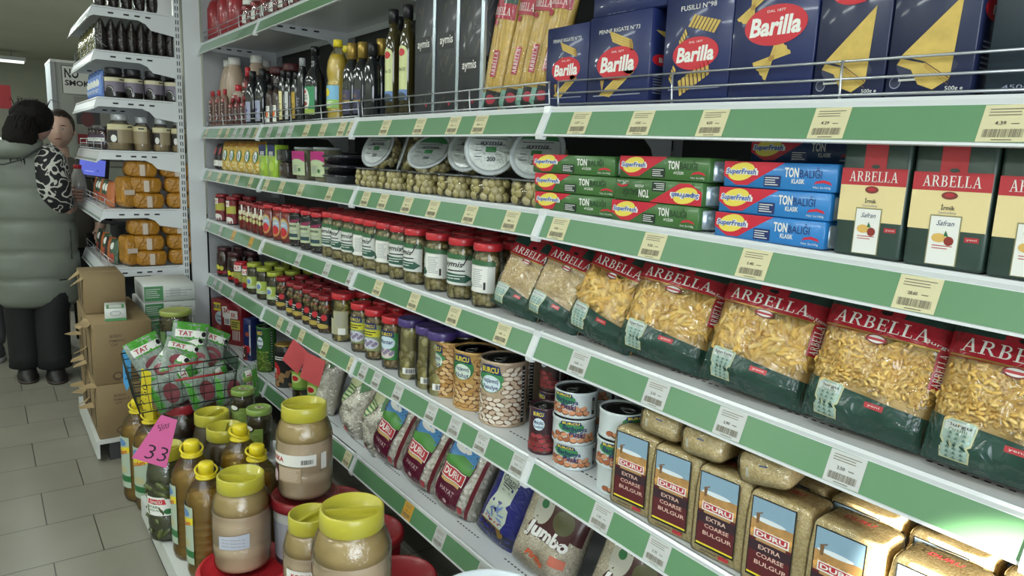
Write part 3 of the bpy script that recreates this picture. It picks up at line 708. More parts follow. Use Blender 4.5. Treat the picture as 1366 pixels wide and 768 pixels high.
# left end of shelf A
JUG = mat('b5a08c', rough=.3, coat=.3)
prof = [(.048, 0), (.055, .008), (.055, .20), (.050, .25), (.034, .31), (.028, .32), (.028, .33)]
t = bottle('vinegar_jug', 'jug', prof, JUG, .36, .325, .031, None, .055, capm=WP)
for i, (px, xo) in enumerate(((4.17, .115), (4.04, .105), (3.84, .16), (4.0, .25))):
    x = D+xo; y = px; put(t, (x, y, zs('A', y)), (0, 0, R90), 'beige vinegar jug with white cap at the far shelf end, '+nth(i if i < 2 else 5-i, 4), 'vinegar jugs')
def squeeze(bodym, capm, H, R, redlab=True):
    a = Art(); a.rect(-R*1.1, R*1.1, H*.1, H*.72, mat('4a2c28', rough=.5), 1); a.rect(-R*1.1, R*1.1, H*.66, H*.76, REDD, 2); a.text('SOS', 0, H*.71, R*1.3, H*.06, WP, 3, .03); a.ell(0, H*.28, R*.7, H*.10, WP, 2); a.ell(0, H*.28, R*.5, H*.07, REDD, 3); a.lines(-R*.6, R*.6, H*.42, H*.62, 4, WP, 3, .4)
    prof = [(R*.85, 0), (R, .004), (R, H*.35), (R*.85, H*.5), (R, H*.65), (R*.9, H*.78), (R*.5, H*.86)]
    return bottle('ketchup_bottle', 'bottle', prof, bodym, H, H*.84, R*.5, a, R, capm=capm)
t = squeeze(mat('8a6a5c', rough=.3, coat=.4), mat('b03038'), .19, .019)
for i, px in enumerate((278, 285, 293, 301)): put(t, spot(px, 'A', D+.03), (0, 0, R90), 'small narrow ketchup bottle at the far end of the bottle shelf, '+nth(i, 4), 'small ketchup bottles')
t = squeeze(mat('c4b8a8', rough=.3, coat=.4), RED, .21, .034)
for i, (px, xo) in enumerate(((306, .075), (319, .075))): 
    x = D+xo; y = yat(px, x, 1.6); put(t, (x, y, zs('A', y)), (0, 0, R90), 'pale sauce bottle with red cap behind small ketchup bottles, '+nth(i, 2), 'pale squeeze bottles')
t = squeeze(mat('45181a', rough=.3, coat=.4), RED, .29, .026); put(t, spot(332, 'A', D+.09), (0, 0, R90), 'dark sauce bottle with pointed red cap')
t = squeeze(mat('5a2624', rough=.3, coat=.4), REDD, .14, .020)
for i, px in enumerate((311, 319, 327)): put(t, spot(px, 'A', D+.03), (0, 0, R90), 'short red sauce bottle between ketchup and dark bottles, '+nth(i, 3), 'short sauce bottles')
a = Art(); a.rect(-.03, .03, .02, .11, mat('9ea3bc', rough=.5), 1); a.ell(0, .07, .014, .008, PURP, 2); a.lines(-.015, .015, .025, .055, 5, TXT, 2)
prof = [(.03, 0), (.034, .004), (.034, .15), (.022, .19), (.014, .21)]
t = bottle('dark_sauce_bottle', 'bottle', prof, DKG, .25, .205, .016, a, .034)
for i, (px, xo) in enumerate(((338, .040), (351, .040), (346, .12), (358, .12))):
    x = D+xo; y = yat(px, x, 1.6); put(t, (x, y, zs('A', y)), (0, 0, R90), 'dark pomegranate sauce bottle with pale violet label, '+nth([0, 2, 1, 3][i], 4), 'violet label bottles')
a = Art(); a.rect(-.02, .02, .012, .08, WP, 1); a.ell(0, .045, .014, .014, mat('d9703a'), 2); a.lines(-.012, .012, .055, .075, 3, TXT, 2)
prof = [(.02, 0), (.022, .004), (.022, .12), (.014, .15)]
t = bottle('small_sauce_jar', 'bottle', prof, mat('3a2a26', rough=.2, coat=.5), .17, .145, .014, a, .022)
for i, px in enumerate((362, 371)): put(t, spot(px, 'A', D+.028), (0, 0, R90), 'small sauce bottle with white and orange label, '+nth(i, 2), 'orange label bottles')
for i, (px, H, cm, lab) in enumerate(((379, .22, 'e4d9a0', 'dark slim bottle with cream label'), (387, .21, 'cfcfcf', 'dark slim bottle with long white label'), (396, .20, 'b8983c', 'dark slim bottle with yellow label'), (404, .25, '22252a', 'dark slim bottle with black label beside green-labelled bottle'))):
    a = Art(); a.rect(-.018, .018, .02, H*.62, mat(cm, rough=.5), 1); a.lines(-.012, .012, .03, H*.4, 6, TXT if i < 3 else GRAYT, 2, .4)
    prof = [(.018, 0), (.0205, .004), (.0205, H*.72), (.012, H*.86), (.0105, H*.9)]
    t = bottle('slim_sauce_bottle', 'bottle', prof, DKG, H, H*.88, .012, a, .0205, capm=BLK if i < 3 else GREY); put(t, spot(px, 'A', D+.035), (0, 0, R90), lab)
a = Art(); a.rect(-.035, .035, .03, .09, REDD, 1); a.text('NAR', 0, .06, .04, .02, WP, 2)
t = jar('dark_jar', 'jar', .045, .30, mat('5a2a2c', rough=.4), mat('2e1c1c', rough=.3), a, None, .9, .03)
for i, px in enumerate((352, 372, 390)):
    x = D+.22; y = yat(px, x, 1.65); put(t, (x, y, zs('A', y)), (0, 0, R90), 'tall dark jar with maroon lid at the back of the bottle shelf, '+nth(i, 3), 'maroon lidded jars at back')

# ======================= shelf T =======================
a = Art(); a.rect(-.03, .03, .03, .1, WP, 1); a.text('SOS', 0, .08, .04, .02, RED, 2, .02)
a.ell(0, .05, .02, .014, RED, 2)
prof = [(.05, 0), (.055, .006), (.055, .18), (.04, .22), (.02, .24)]
t = bottle('red_jug', 'jug', prof, mat('9a222c', rough=.3, coat=.4), .27, .235, .024, None, .055, capm=WP)
sq_ = Art(); 
for px, lab in ((291, 'leftmost'), (306, 'second from left'), (319, 'third from left')):
    x = D+.085; y = yat(px, x, 2.0); put(t, (x, y, zs('T', y)), (0, 0, R90), 'large red sauce jug on the topmost shelf, '+lab, 'red jugs on the topmost shelf')
a = Art(); a.rect(-.026, .026, .025, .065, WP, 1); a.ell(-.01, .045, .01, .01, RED, 2); a.rect(-.026, .026, .085, .1, REDD, 1)
t = jar('red_pepper_jar', 'jar', .033, .13, WP, mat('7a1d20', rough=.35, var=.4, vscale=60), a, None, .85, .018)
tpx = [333, 345, 357, 369, 382, 396, 411, 426, 442, 459]
for i, px in enumerate(tpx):
    x = D+.05; y = yat(px, x, 2.0); put(t, (x, y, zs('T', y)), (0, 0, R90), 'dark red jar with white label on the topmost shelf, '+nth(i, len(tpx)), 'dark red jars on the topmost shelf')

# ======================= shelf 2 =======================
FAR = mat('2a2124', rough=.35, bump=.5)
def pouch(name, w, h, t_, m, art, seed=0, lump=.003, nm='bag', cat='bag'):
    r = root(name, cat=cat); surf, S = bagsurf(w, h, t_, seed=seed, lump=lump, top=.5); bagbody(S, w, h, m, 12, 14).build(nm, r)
    if art: art.build('print', r, surf, .0006, w/5)
    return r
a = Art(); a.rect(-.035, .035, .02, .05, WP, 1); a.ell(0, .1, .02, .02, mat('b04a50'), 2)
t = pouch('dark_sweet_bag', .08, .14, .05, FAR, a)
for i, px in enumerate((292, 298)): put(t, spot(px, '2', D+.035), (-.05, 0, R90), 'dark brown packet at the far end of the tray shelf, '+nth(i, 2), 'dark packets')
YPK = foil('c9a648', bump=.6)
a = Art(); a.ell(0, .08, .026, .03, LGRN, 1); a.ell(0, .08, .015, .026, WP, 2); a.text('iç', 0, .08, .016, .03, mat('2a5a9a'), 3, .02); a.rect(-.05, .05, .128, .15, mat('a8763a', rough=.3), 1)
for k in range(10): a.ell(random.Random(k).uniform(-.04, .04), random.Random(k+50).uniform(.008, .045), .011, .006, mat('d9c88a', rough=.4), 2, k)
t = pouch('snack_bag', .11, .155, .05, YPK, a)
for i, px in enumerate((305, 314, 324, 335, 346)): put(t, spot(px, '2', D+.035), (-.06, 0, R90+.2), 'yellow snack bag with green oval badge, '+nth(i, 5), 'yellow snack bags')
LIME = mat('9fc23a', rough=.35, coat=.4)
a = Art(); a.rect(-.05, .05, .085, .14, mat('24305f', rough=.4), 2); a.rect(-.05, .05, .085, .092, LIME, 3); a.text('EFE', 0, .1, .05, .02, WP, 3, .02); a.ell(0, .045, .03, .02, mat('b8d65c'), 2)
t = carton('blue_lime_box', 'carton', .1, .06, .14, LIME, a)
for i, px in enumerate((359, 371)): put(t, spot(px, '2', D+.04), (0, 0, R90), 'lime green and navy snack carton, '+nth(i, 2), 'lime and navy cartons')
TRAYB = mat('1a1b1f', rough=.25, coat=.5)
b_ = root('black_tub', 'black plastic tub with dark lid left of the pink-label tubs', 'tub'); b = MB(); b.rbox(.11, .09, .07, .008, mat('332824', rough=.2, coat=.6)); b.build('tub', b_); b = MB(); b.rbox(.118, .098, .05, .006, TRAYB, 2, None, .071); b.build('lid', b_); put(b_, spot(390, '2', D+.06), (0, 0, R90))
a = Art(); a.rect(-.055, .055, .02, .115, mat('b9c8a0', rough=.5), 1); a.rect(-.055, .055, .075, .115, mat('b32a78', rough=.4), 2); a.ell(0, .072, .05, .012, mat('b9c8a0', rough=.5), 3); a.rect(.012, .026, .035, .048, LGRN, 3); a.lines(-.04, .01, .03, .06, 5, GREY, 3)
def tub():
    t = root('pink_label_tub', cat='tub'); b = MB(); b.loft([(0, 0, 0, .040, .036), (0, 0, .01, .045, .040), (0, 0, .125, .05, .044)], mat('6c6a52', rough=.2, coat=.6), 28, pw=.6); b.build('tub', t)
    b = MB(); b.loft([(0, 0, .122, .053, .047), (0, 0, .131, .053, .047), (0, 0, .1315, .045, .04)], film('dfe6ea', .2, .1, dens=.35), 28, pw=.6); b.build('lid', t)
    a.build('label', t, lambda u, v: ((u, -.0465-.0035*(v/.12)+abs(u)**2*2.2, v), (0, -1, 0)), .0006, .02); return t
t = tub()
for i, px in enumerate((411, 437)): put(t, spot(px, '2', D+.06), (0, 0, R90+.1), 'clear tub with magenta and green label, '+nth(i, 2), 'tubs with magenta labels')
def ctray(R=.0):
    t = root('black_tray', cat='food tray'); b = MB(); b.loft([(0, 0, 0, .07, .05), (0, 0, .022, .088, .06), (0, 0, .024, .094, .066), (0, 0, .027, .094, .066)], TRAYB, 28, pw=.5); b.build('tray', t)
    b = MB(); b.loft([(0, 0, .0272, .093, .065), (0, 0, .032, .088, .06), (0, 0, .034, .07, .05)], mat('2c2c36', rough=.15, coat=.8, bump=.8, bscale=50), 28, pw=.5); b.build('film_lid', t); return t
t = ctray()
for i in range(3):
    for k, px in enumerate((460,)):
        x, y, z = spot(px, '2', D+.075); put(t, (x, y, z+i*.036), (0, 0, R90+.03*i), 'black food tray under glossy film, '+['bottom', 'middle', 'top'][i]+' of the stack', 'stacked black trays')
t = ctray(); x, y, z = spot(455, '2', D+.22)
for i in range(3): put(t, (x, y, z+i*.042), (0, 0, R90), 'black food tray in the stack at the back, '+['bottom', 'middle', 'top'][i], 'stacked black trays at back')
# olive tubs: rectangular clear tub packed with olives, under a sealed round-lidded tub leaning back
CLR = film(gloss=.2, rough=.07, fres=1.3)
def olive_tub():
    t = root('olive_tray', cat='olive tray'); W_, Dp, H = .062, .05, .06
    b = MB(); b.loft([(0, 0, .0, W_*.85, Dp*.85), (0, 0, .004, W_*.92, Dp*.92), (0, 0, H, W_, Dp)], CLR, 28, pw=.55); b.build('tub', t)
    b = MB(); rd = random.Random(4)
    b.loft([(0, 0, .003, W_*.8, Dp*.8), (0, 0, H*.86, W_*.86, Dp*.84)], mat('6a6038', rough=.4), 20, pw=.6)
    for lay in range(3):
        for k in range(13):
            a_ = 2*pi*(k+.5*(lay % 2))/13+rd.uniform(-.1, .1); c, s = cos(a_), sin(a_)
            x = W_*.85*math.copysign(abs(c)**.55, c); y = Dp*.85*math.copysign(abs(s)**.55, s)
            T = Matrix.Translation((x, y, .014+lay*.0165)) @ Euler((rd.random()*3, rd.random()*3, rd.random()*3)).to_matrix().to_4x4() @ Matrix.Diagonal((.0155, .0125, .0125, 1))
            b.add(ICO2[0], ICO2[1], rd.choice([OL1, OL2, OL3]), True, T)
    for k in range(16):
        T = Matrix.Translation((rd.uniform(-.8, .8)*W_*.8, rd.uniform(-.8, .8)*Dp*.8, H*.88)) @ Matrix.Diagonal((.011, .0095, .007, 1)); b.add(ICO1[0], ICO1[1], rd.choice([OL1, OL2]), True, T)
    b.build('olives', t)
    b = MB(); b.loft([(0, 0, H, W_*1.05, Dp*1.06), (0, 0, H+.0025, W_*1.05, Dp*1.06)], film('e8eef0', .25, .1, dens=.15), 28, pw=.55); b.build('rim', t)
    return t
def round_tub():
    t = root('round_lid_olive_tub', cat='olive tub'); R = .066   # axis along -Y (lid faces the shopper)
    Mx = Matrix.Rotation(radians(90), 4, 'X')
    b = MB(); b.lathe([(R*.72, -.062), (R*.8, -.058), (R*.97, 0)], CLR, 30, Mx, cap1=False); b.build('tub', t)
    b = MB(); rd = random.Random(9)
    for k in range(60):
        a_ = rd.uniform(0, 2*pi); q = rd.uniform(.016, .052); rr = R*(.84-q*1.9)
        T = Matrix.Translation((rr*cos(a_), q, rr*sin(a_))) @ Euler((rd.random()*3, rd.random()*3, 0)).to_matrix().to_4x4() @ Matrix.Diagonal((.0155, .0125, .0125, 1)); b.add(ICO2[0], ICO2[1], rd.choice([OL1, OL2, OL3]), True, T)
    b.lathe([(R*.6, -.055), (R*.78, -.002)], mat('6a6038', rough=.4), 20, Mx); b.build('olives', t)
    b = MB(); b.lathe([(R*1.0, -.002), (R*1.1, 0), (R*1.1, .0025), (R*.98, .004), (R*.95, .002), (R*.1, .0015)], film('e8eef0', .25, .12, dens=.35), 34, Mx)
    b.rbox(.03, .003, .022, .0015, film('e8eef0', .25, .12, dens=.35), 1, Matrix.Translation((R*.85, -.001, R*.62)) @ Matrix.Rotation(radians(-45), 4, 'Y')); b.build('lid', t)
    LB = mat('a9afad', rough=.32, metal=.35, coat=.4, bump=.8, bscale=90)
    a = Art(); a.ell(0, 0, R*.9, R*.9, LB, 1); pts = [(R*.9*cos(q), R*.9*sin(q)) for q in (radians(28+k*8) for k in range(16))]; a.poly(pts, LGRN, 2)
    a.text('aymis', 0, .012, .06, .014, TXT, 3, .02, .2); a.rect(-.014, .014, -.012, .002, LGRN, 3); a.text('200', .002, -.030, .022, .012, TXT, 3, .02)
    rd = random.Random(2)
    for k in range(9): a.lines(-R*.65, R*.65 if k < 4 else -R*.3, .03-k*.008, .0335-k*.008, 1, TXT if k % 2 else GREY, 3, .5, .3, k)
    a.build('label', t, lambda u, v: ((u, -.0025, v), (0, -1, 0)), .0004)
    return t
ot = olive_tub(); rt = round_tub()
for i, px in enumerate((499, 532, 571, 614, 661, 718)):
    x, y, z = spot(px, '2', D+.066, .03); put(ot, (x, y, z+.0005), (0, 0, R90), 'open-topped rectangular tray of green olives, '+nth(i, 6), 'rectangular olive trays')
for i, (px, hh, yw, lean, xo) in enumerate(((504, .108, -.25, -.45, .055), (539, .105, .45, -.3, .07), (573, .10, -.45, -.75, .06), (626, .112, -.35, -.42, .085), (655, .112, -.72, -.25, .045), (716, .105, -.5, -.45, .07))):
    x = D+xo; y = yat(px, x, 1.40); put(rt, (x, y, zs('2', y)+.005+hh+.02), (lean, 0, R90-yw), 'round olive tub with silver label leaning on the olive trays, '+nth(i, 6), 'round lid olive tubs')
# tuna multipacks
TGR = mat('3f6b34', rough=.4, coat=.3); TBL = mat('2a7cc0', rough=.4, coat=.3); TRED = mat('c8283c', rough=.4); TYE = mat('e6d35a', rough=.4); TBLUE = mat('2c56a8', rough=.4); TBK = mat('1e2e26', rough=.4); TNV = mat('223066', rough=.4)
def tuna_art(w, h, klasik, g):
    a = Art(); x0 = -w/2
    a.poly([(x0, h*.985), (x0+.56*w if not g else x0+.46*w, h*.985), (x0+.36*w if not g else x0+.28*w, h*.45), (x0+.24*w, h*.1), (x0+.13*w, h*.08), (x0, h*.42)], TRED, 1)
    a.ell(x0+.17*w, h*.6, .13*w, h*.34, TYE, 2, .2)
    a.text('SuperFresh', x0+.175*w, h*.58, .315*w, h*.34, WP, 3, .09, .15); a.text('SuperFresh', x0+.17*w, h*.58, .285*w, h*.27, TBLUE, 4, .025, .15)
    a.rect(x0+.39*w, x0+.54*w, h*.08, h*.5, TNV if klasik else TBK, 2); a.lines(x0+.4*w, x0+.53*w, h*.12, h*.46, 4, WP, 3, .35, .35)
    a.text('TON', x0+.63*w, h*.64, .12*w, h*.36, WP, 3, .03); a.text('BALIĞI', x0+.79*w, h*.66, .18*w, h*.38, TNV if klasik else TBK, 3, .0)
    a.text('KLASIK' if klasik else 'AYÇİÇEK', x0+.69*w, h*.33, .11*w, h*.17, WP, 3, .02)
    if w > .2 or klasik: a.poly([(x0+.82*w, h*.24), (x0+.84*w, h*.36), (x0+.9*w, h*.42), (x0+.95*w, h*.36), (x0+.97*w, h*.24), (x0+.95*w, h*.27), (x0+.9*w, h*.32), (x0+.84*w, h*.28)], TRED, 3)
    a.text('Net 2x160g', x0+.89*w, h*.14, .14*w, h*.1, WP, 3)
    return a
def tuna(w, h, m, klasik, flip=False, d=.082, slim=False):
    t = root('tuna_multipack', cat='tuna pack'); b = MB(); b.rbox(w, d, h*.985, .002, m, 1); b.build('sleeve', t)
    sf = (lambda u, v: ((-u, -d/2, h-v), (0, -1, 0))) if flip else front(d)
    tuna_art(w, h, klasik, slim).build('front_print', t, sf, .0003)
    for e in (-1, 1):
        b = MB(); b.lathe([(d*.44, .002), (d*.46, .004), (d*.46, h-.008), (d*.44, h-.006)], STEEL, 22, Matrix.Translation((e*(w/2-d*.30), 0, 0))); b.build('tin', t)
    return t
ts = {}
def stack(px0, px1, hs, m, kl, flips, label, group, slim, rz=0, jit=(0, 0, 0), xf=D+.018, s='2'):
    ya, yb = yat(px0, xf, SHZ[s]+.03), yat(px1, xf, SHZ[s]+.03); w = ya-yb; yc = (ya+yb)/2; pr = {}
    for i in range(3):
        if flips[i] not in pr: pr[flips[i]] = tuna(w, hs, m, kl, flips[i], slim=slim)
        put(pr[flips[i]], (xf+.041, yc+jit[i], zs(s, yc)+i*(hs+.0006)), (0, 0, R90+rz), label+', '+['bottom', 'middle', 'top'][i]+' of the stack of three', group)
stack(713, 816, .0415, TGR, False, (0, 0, 0), 'slim green tuna multipack beside the olive trays', 'slim green tuna packs', True, .04, (-.008, -.004, .006))
stack(818, 934, .0435, TGR, False, (0, 1, 0), 'wide green tuna multipack in the middle stack', 'wide green tuna packs', False, 0, (.004, .0, -.012))
stack(957, 1104, .0435, TBL, True, (0, 0, 0), 'blue tuna multipack beside the red and cream packets', 'blue tuna packs', False, 0, (.004, 0, -.006))
t = tuna(.21, .043, mat('24406a', rough=.4), True); x = D+.16; y = yat(1090, x, 1.45); put(t, (x, y, zs('2', y)+.132), (0, 0, R90), 'blue tuna multipack behind and above the blue stack')
b_ = 0
for i, (px, k) in enumerate(((952, 0), (950, 1), (946, 2))):
    t = root('tuna_tin', 'silver tuna tin behind the green packs, '+['bottom', 'middle', 'top'][k], 'tin', 'loose silver tuna tins'); b = MB(); b.lathe([(.038, 0), (.04, .002), (.04, .038), (.038, .04), (.035, .038)], STEEL, 24); b.build('body', t)
    x = D+.075; y = yat(px, x, 1.33)+.02; t.location = (x, y, zs('2', y)+k*.041)
# semolina packets
CRM = mat('e2d09a', rough=.45, coat=.2); SRED = mat('b4303a', rough=.4, coat=.2); SGR = mat('33463f', rough=.4, coat=.25, bump=.3, bscale=30)
def semolina(w, h, d=.055):
    t = root('semolina_packet', cat='packet'); b = MB()
    b.rbox(w, d, h, .006, SGR, 2, None, 0); b.build('packet', t)
    a = Art(); a.rect(-w*.5+.002, w*.5-.002, .30*h, .74*h, CRM, 1); a.rect(-w*.5+.002, w*.5-.002, .60*h, .74*h, SRED, 2); a.rect(-w*.16, w*.17, .74*h, h-.005, SRED, 2)
    a.serif('ARBELLA', 0, .672*h, w*.72, h*.085, WP, 3); a.ell(w*.02, .755*h, w*.06, h*.016, SGR, 4); a.ell(0, .565*h, w*.10, h*.03, mat('7a3a34'), 3); a.ell(0, .568*h, w*.06, h*.016, SRED, 4)
    a.text('İrmik', 0, .478*h, w*.17, h*.045, TXT, 3, .01); a.text('Semolina', 0, .435*h, w*.22, h*.02, GREY, 3)
    a.rect(-w*.2, w*.19, .03*h, .415*h, mat('8d8a62', rough=.4), 3); a.rect(-w*.185, w*.175, .035*h, .405*h, WP, 4); a.text('Safran', 0, .355*h, w*.22, h*.04, TNV, 5, 0, .4)
    a.ell(-w*.06, .24*h, w*.09, h*.035, mat('d8b060'), 5); a.ell(w*.07, .22*h, w*.06, h*.035, mat('8a2f28'), 6); a.poly([(0, .26*h), (w*.02, .30*h), (w*.06, .25*h)], LGRN, 6); a.lines(-w*.13, w*.13, .15*h, .19*h, 2, SRED, 5, .3)
    a.rect(w*.25, w*.42, .225*h, .262*h, SRED, 3); a.text('yeni', w*.335, .243*h, w*.12, h*.018, WP, 4)
    a.build('front_print', t, front(d), .0003)
    return t
for i, (p0, p1) in enumerate(((1113, 1203), (1206, 1316), (1318, 1440))):
    xf = D+.016; ya, yb = yat(p0, xf, 1.33), yat(p1, xf, 1.33); t = semolina((ya-yb)*.985, .175); y = (ya+yb)/2
    put(t, (xf+.028, y, zs('2', y)), (0, 0, R90), 'red, cream and dark green packet on the tuna shelf, '+nth(i, 3), 'semolina packets')
# ======================= shelf 3 : sauces, olives, pasta bags =======================
BEHIND = ('glass', 'lid', 'contents')
def row(proto, pxs, s, xo, label, group, rows=0, dx=.085, rot=0, jitter=.0, names=None, lz=.05, start=0, total=None):
    rd = random.Random(len(pxs)); n = total or len(pxs)
    for i, px in enumerate(pxs):
        x = D+xo+rd.uniform(-jitter, jitter); y = yat(px, x, SHZ[s]+lz); a_ = R90+rot+.42+rd.uniform(-.3, .3)*(jitter > 0)
        put(proto, (x, y, zs(s, y)), (0, 0, a_), label+', front row, '+nth(i+start, n), group)
        for k in range(rows):
            xb = x+(k+1)*dx; yb = y+rd.uniform(-.004, .004)
            dup(proto, (xb, yb, zs(s, yb)), (0, 0, a_), label+', '+['second', 'third', 'fourth'][k]+' row, '+nth(i+start, n), group, parts=BEHIND)
SAU = mat('7c1e1c', rough=.3, coat=.4)
a = Art(); R_ = .036; a.rect(-R_*1.2, R_*1.2, .01, .125, mat('7e2228', rough=.4), 1); a.rect(-R_*1.2, R_*1.2, .06, .1, mat('b5b04a', rough=.5), 2); a.rect(-.022, .01, .095, .125, WP, 3); a.text('TAT', -.006, .11, .026, .014, RED, 4, .03); a.ell(.0, .03, .026, .012, WP, 3)
for k in range(5): a.rect(-.03+k*.013, -.025+k*.013, .008, .03, WP, 4)
t = jar('tomato_paste_jar', 'jar', R_, .148, REDD, SAU, a, None, .93, .014)
row(t, [297, 312], '3', .045, 'tomato paste jar with white and yellow-green label', 'tomato paste jars', 1)
a = Art(); R_ = .033
for sx in (-.022, 0, .022): a.ell(sx, .085, .011, .012, mat('ddd3b0', rough=.5), 1); a.ell(sx, .058, .009, .011, mat('cfc98a', rough=.5), 1); a.rect(sx-.008, sx+.008, .03, .045, SAU, 1)
a.rect(.006, .014, .09, .125, WP, 3)
t = jar('sauce_jar', 'jar', R_, .14, REDD, SAU, a, None, .9, .014)
row(t, [328, 337, 346, 354], '3', .042, 'dark red sauce jar with round cream badges', 'badge sauce jars', 1)
a = Art(); R_ = .035; a.ell(0, .065, .028, .045, mat('c98a52', rough=.5), 1); a.ell(0, .068, .022, .036, mat('9fb6cc', rough=.5), 2); a.ell(0, .05, .018, .02, RED, 3); a.text('BURCU', 0, .098, .034, .01, YEL2, 4, .02); a.text('Salça', 0, .08, .03, .01, WP, 4, .02)
t = jar('tomato_sauce_jar', 'jar', R_, .152, RED, mat('8e2a24', rough=.3, coat=.4), a, None, .94, .014)
row(t, [362, 375, 386], '3', .046, 'red sauce jar with blue oval tomato label', 'oval label sauce jars', 1)
PBLK = (ICO1, .011, [OLB, mat('352a26', rough=.25, coat=.6)], 110, (1, .8, .8))
a = Art(); R_ = .036; LBG = mat('b8c4a0', rough=.5, coat=.3); a.rect(-R_*1.25, R_*1.25, .03, .1, LBG, 1); a.poly([(-.045, .1), (.045, .118), (.045, .13), (-.045, .13)], BLK, 1); a.poly([(-.045, .098), (.02, .1), (.045, .118), (-.01, .112)], mat('8a2a50'), 2); a.text('aymis', 0, .086, .05, .016, TXT, 3, .02, .2); a.rect(-.03, .03, .04, .055, mat('2f4a52'), 3); a.lines(-.03, .03, .058, .072, 2, GREY, 3)
t = jar('black_olive_jar', 'jar', R_, .16, RED, mat('1c1615', rough=.2, coat=.5), a, PBLK, .92, .015)
row(t, [398, 413, 427], '3', .046, 'jar of black olives with pale green label', 'black olive jars', 2, rot=-.1)
PGRN = (ICO2, .0125, [OL1, OL2, OL3, OL1], 100, (1, .85, .85))
def gol(kind, R_=.041, H=.172):
    a = Art(); w = R_*1.35; LW = mat('d4d7d2', rough=.45, coat=.4)
    a.poly([(-w, .045), (w, .040), (w, .112), (-w, .118)], LW, 1); a.poly([(-w, .116), (w, .110), (w, .124), (-w, .132)], mat('3c6a44', rough=.4), 1)
    if kind == 0:
        a.text('aymis', -.008, .098, .06, .02, TXT, 3, .02, .25, -.05); a.poly([(-.04, .052), (.03, .048), (.05, .06), (.03, .072), (-.04, .076)], mat('2f5a4a'), 3); a.lines(-.035, .03, .056, .071, 2, WP, 4, .3); a.lines(-.03, .03, .078, .086, 1, TXT, 3)
        a.text('y', .03, .112, .02, .03, TXT, 4, .01, .4)
    else:
        a.rect(-.022, .034, .043, .112, WP, 2); a.lines(-.012, .022, .055, .105, 10, GREY, 3, .4); a.rect(.024, .03, .05, .07, TXT, 3); a.poly([(-.055, .052), (-.022, .05), (-.014, .058), (-.022, .07), (-.055, .074)], mat('2f5a4a'), 3); a.text('y', -.03, .104, .016, .026, TXT, 4, .01, .4)
    return jar('green_olive_jar', 'jar', R_, H, RED, mat('5d5630', rough=.3), a, PGRN, .93, .018)
g0, g1 = gol(0), gol(1)
gp = [(444, 0), (457, 0), (471, 0), (486, 1), (500, 0), (517, 1), (536, 0), (556, 0), (585, 1), (616, 0), (650, 1)]
for i, (px, kd) in enumerate(gp):
    x = D+.05; y = yat(px, x, 1.1); pr = g1 if kd else g0; rz = R90+.4+(.15, -.25, .1)[i % 3]; lab = 'green olive jar, '+('ingredients text forward' if kd else 'white and green front label')
    put(pr, (x, y, zs('3', y)), (0, 0, rz), lab+', front row, '+nth(i, len(gp)), 'green olive jars')
    for k in range(2):
        yb = y+.01*(k+1)*(-1 if i == len(gp)-1 else 0); dup(pr, (x+.088*(k+1), yb, zs('3', yb)), (0, 0, rz), 'red-lidded jar of green olives, %s row, %s' % (['second', 'third'][k], nth(i, len(gp))), 'green olive jars behind the first row', parts=BEHIND)
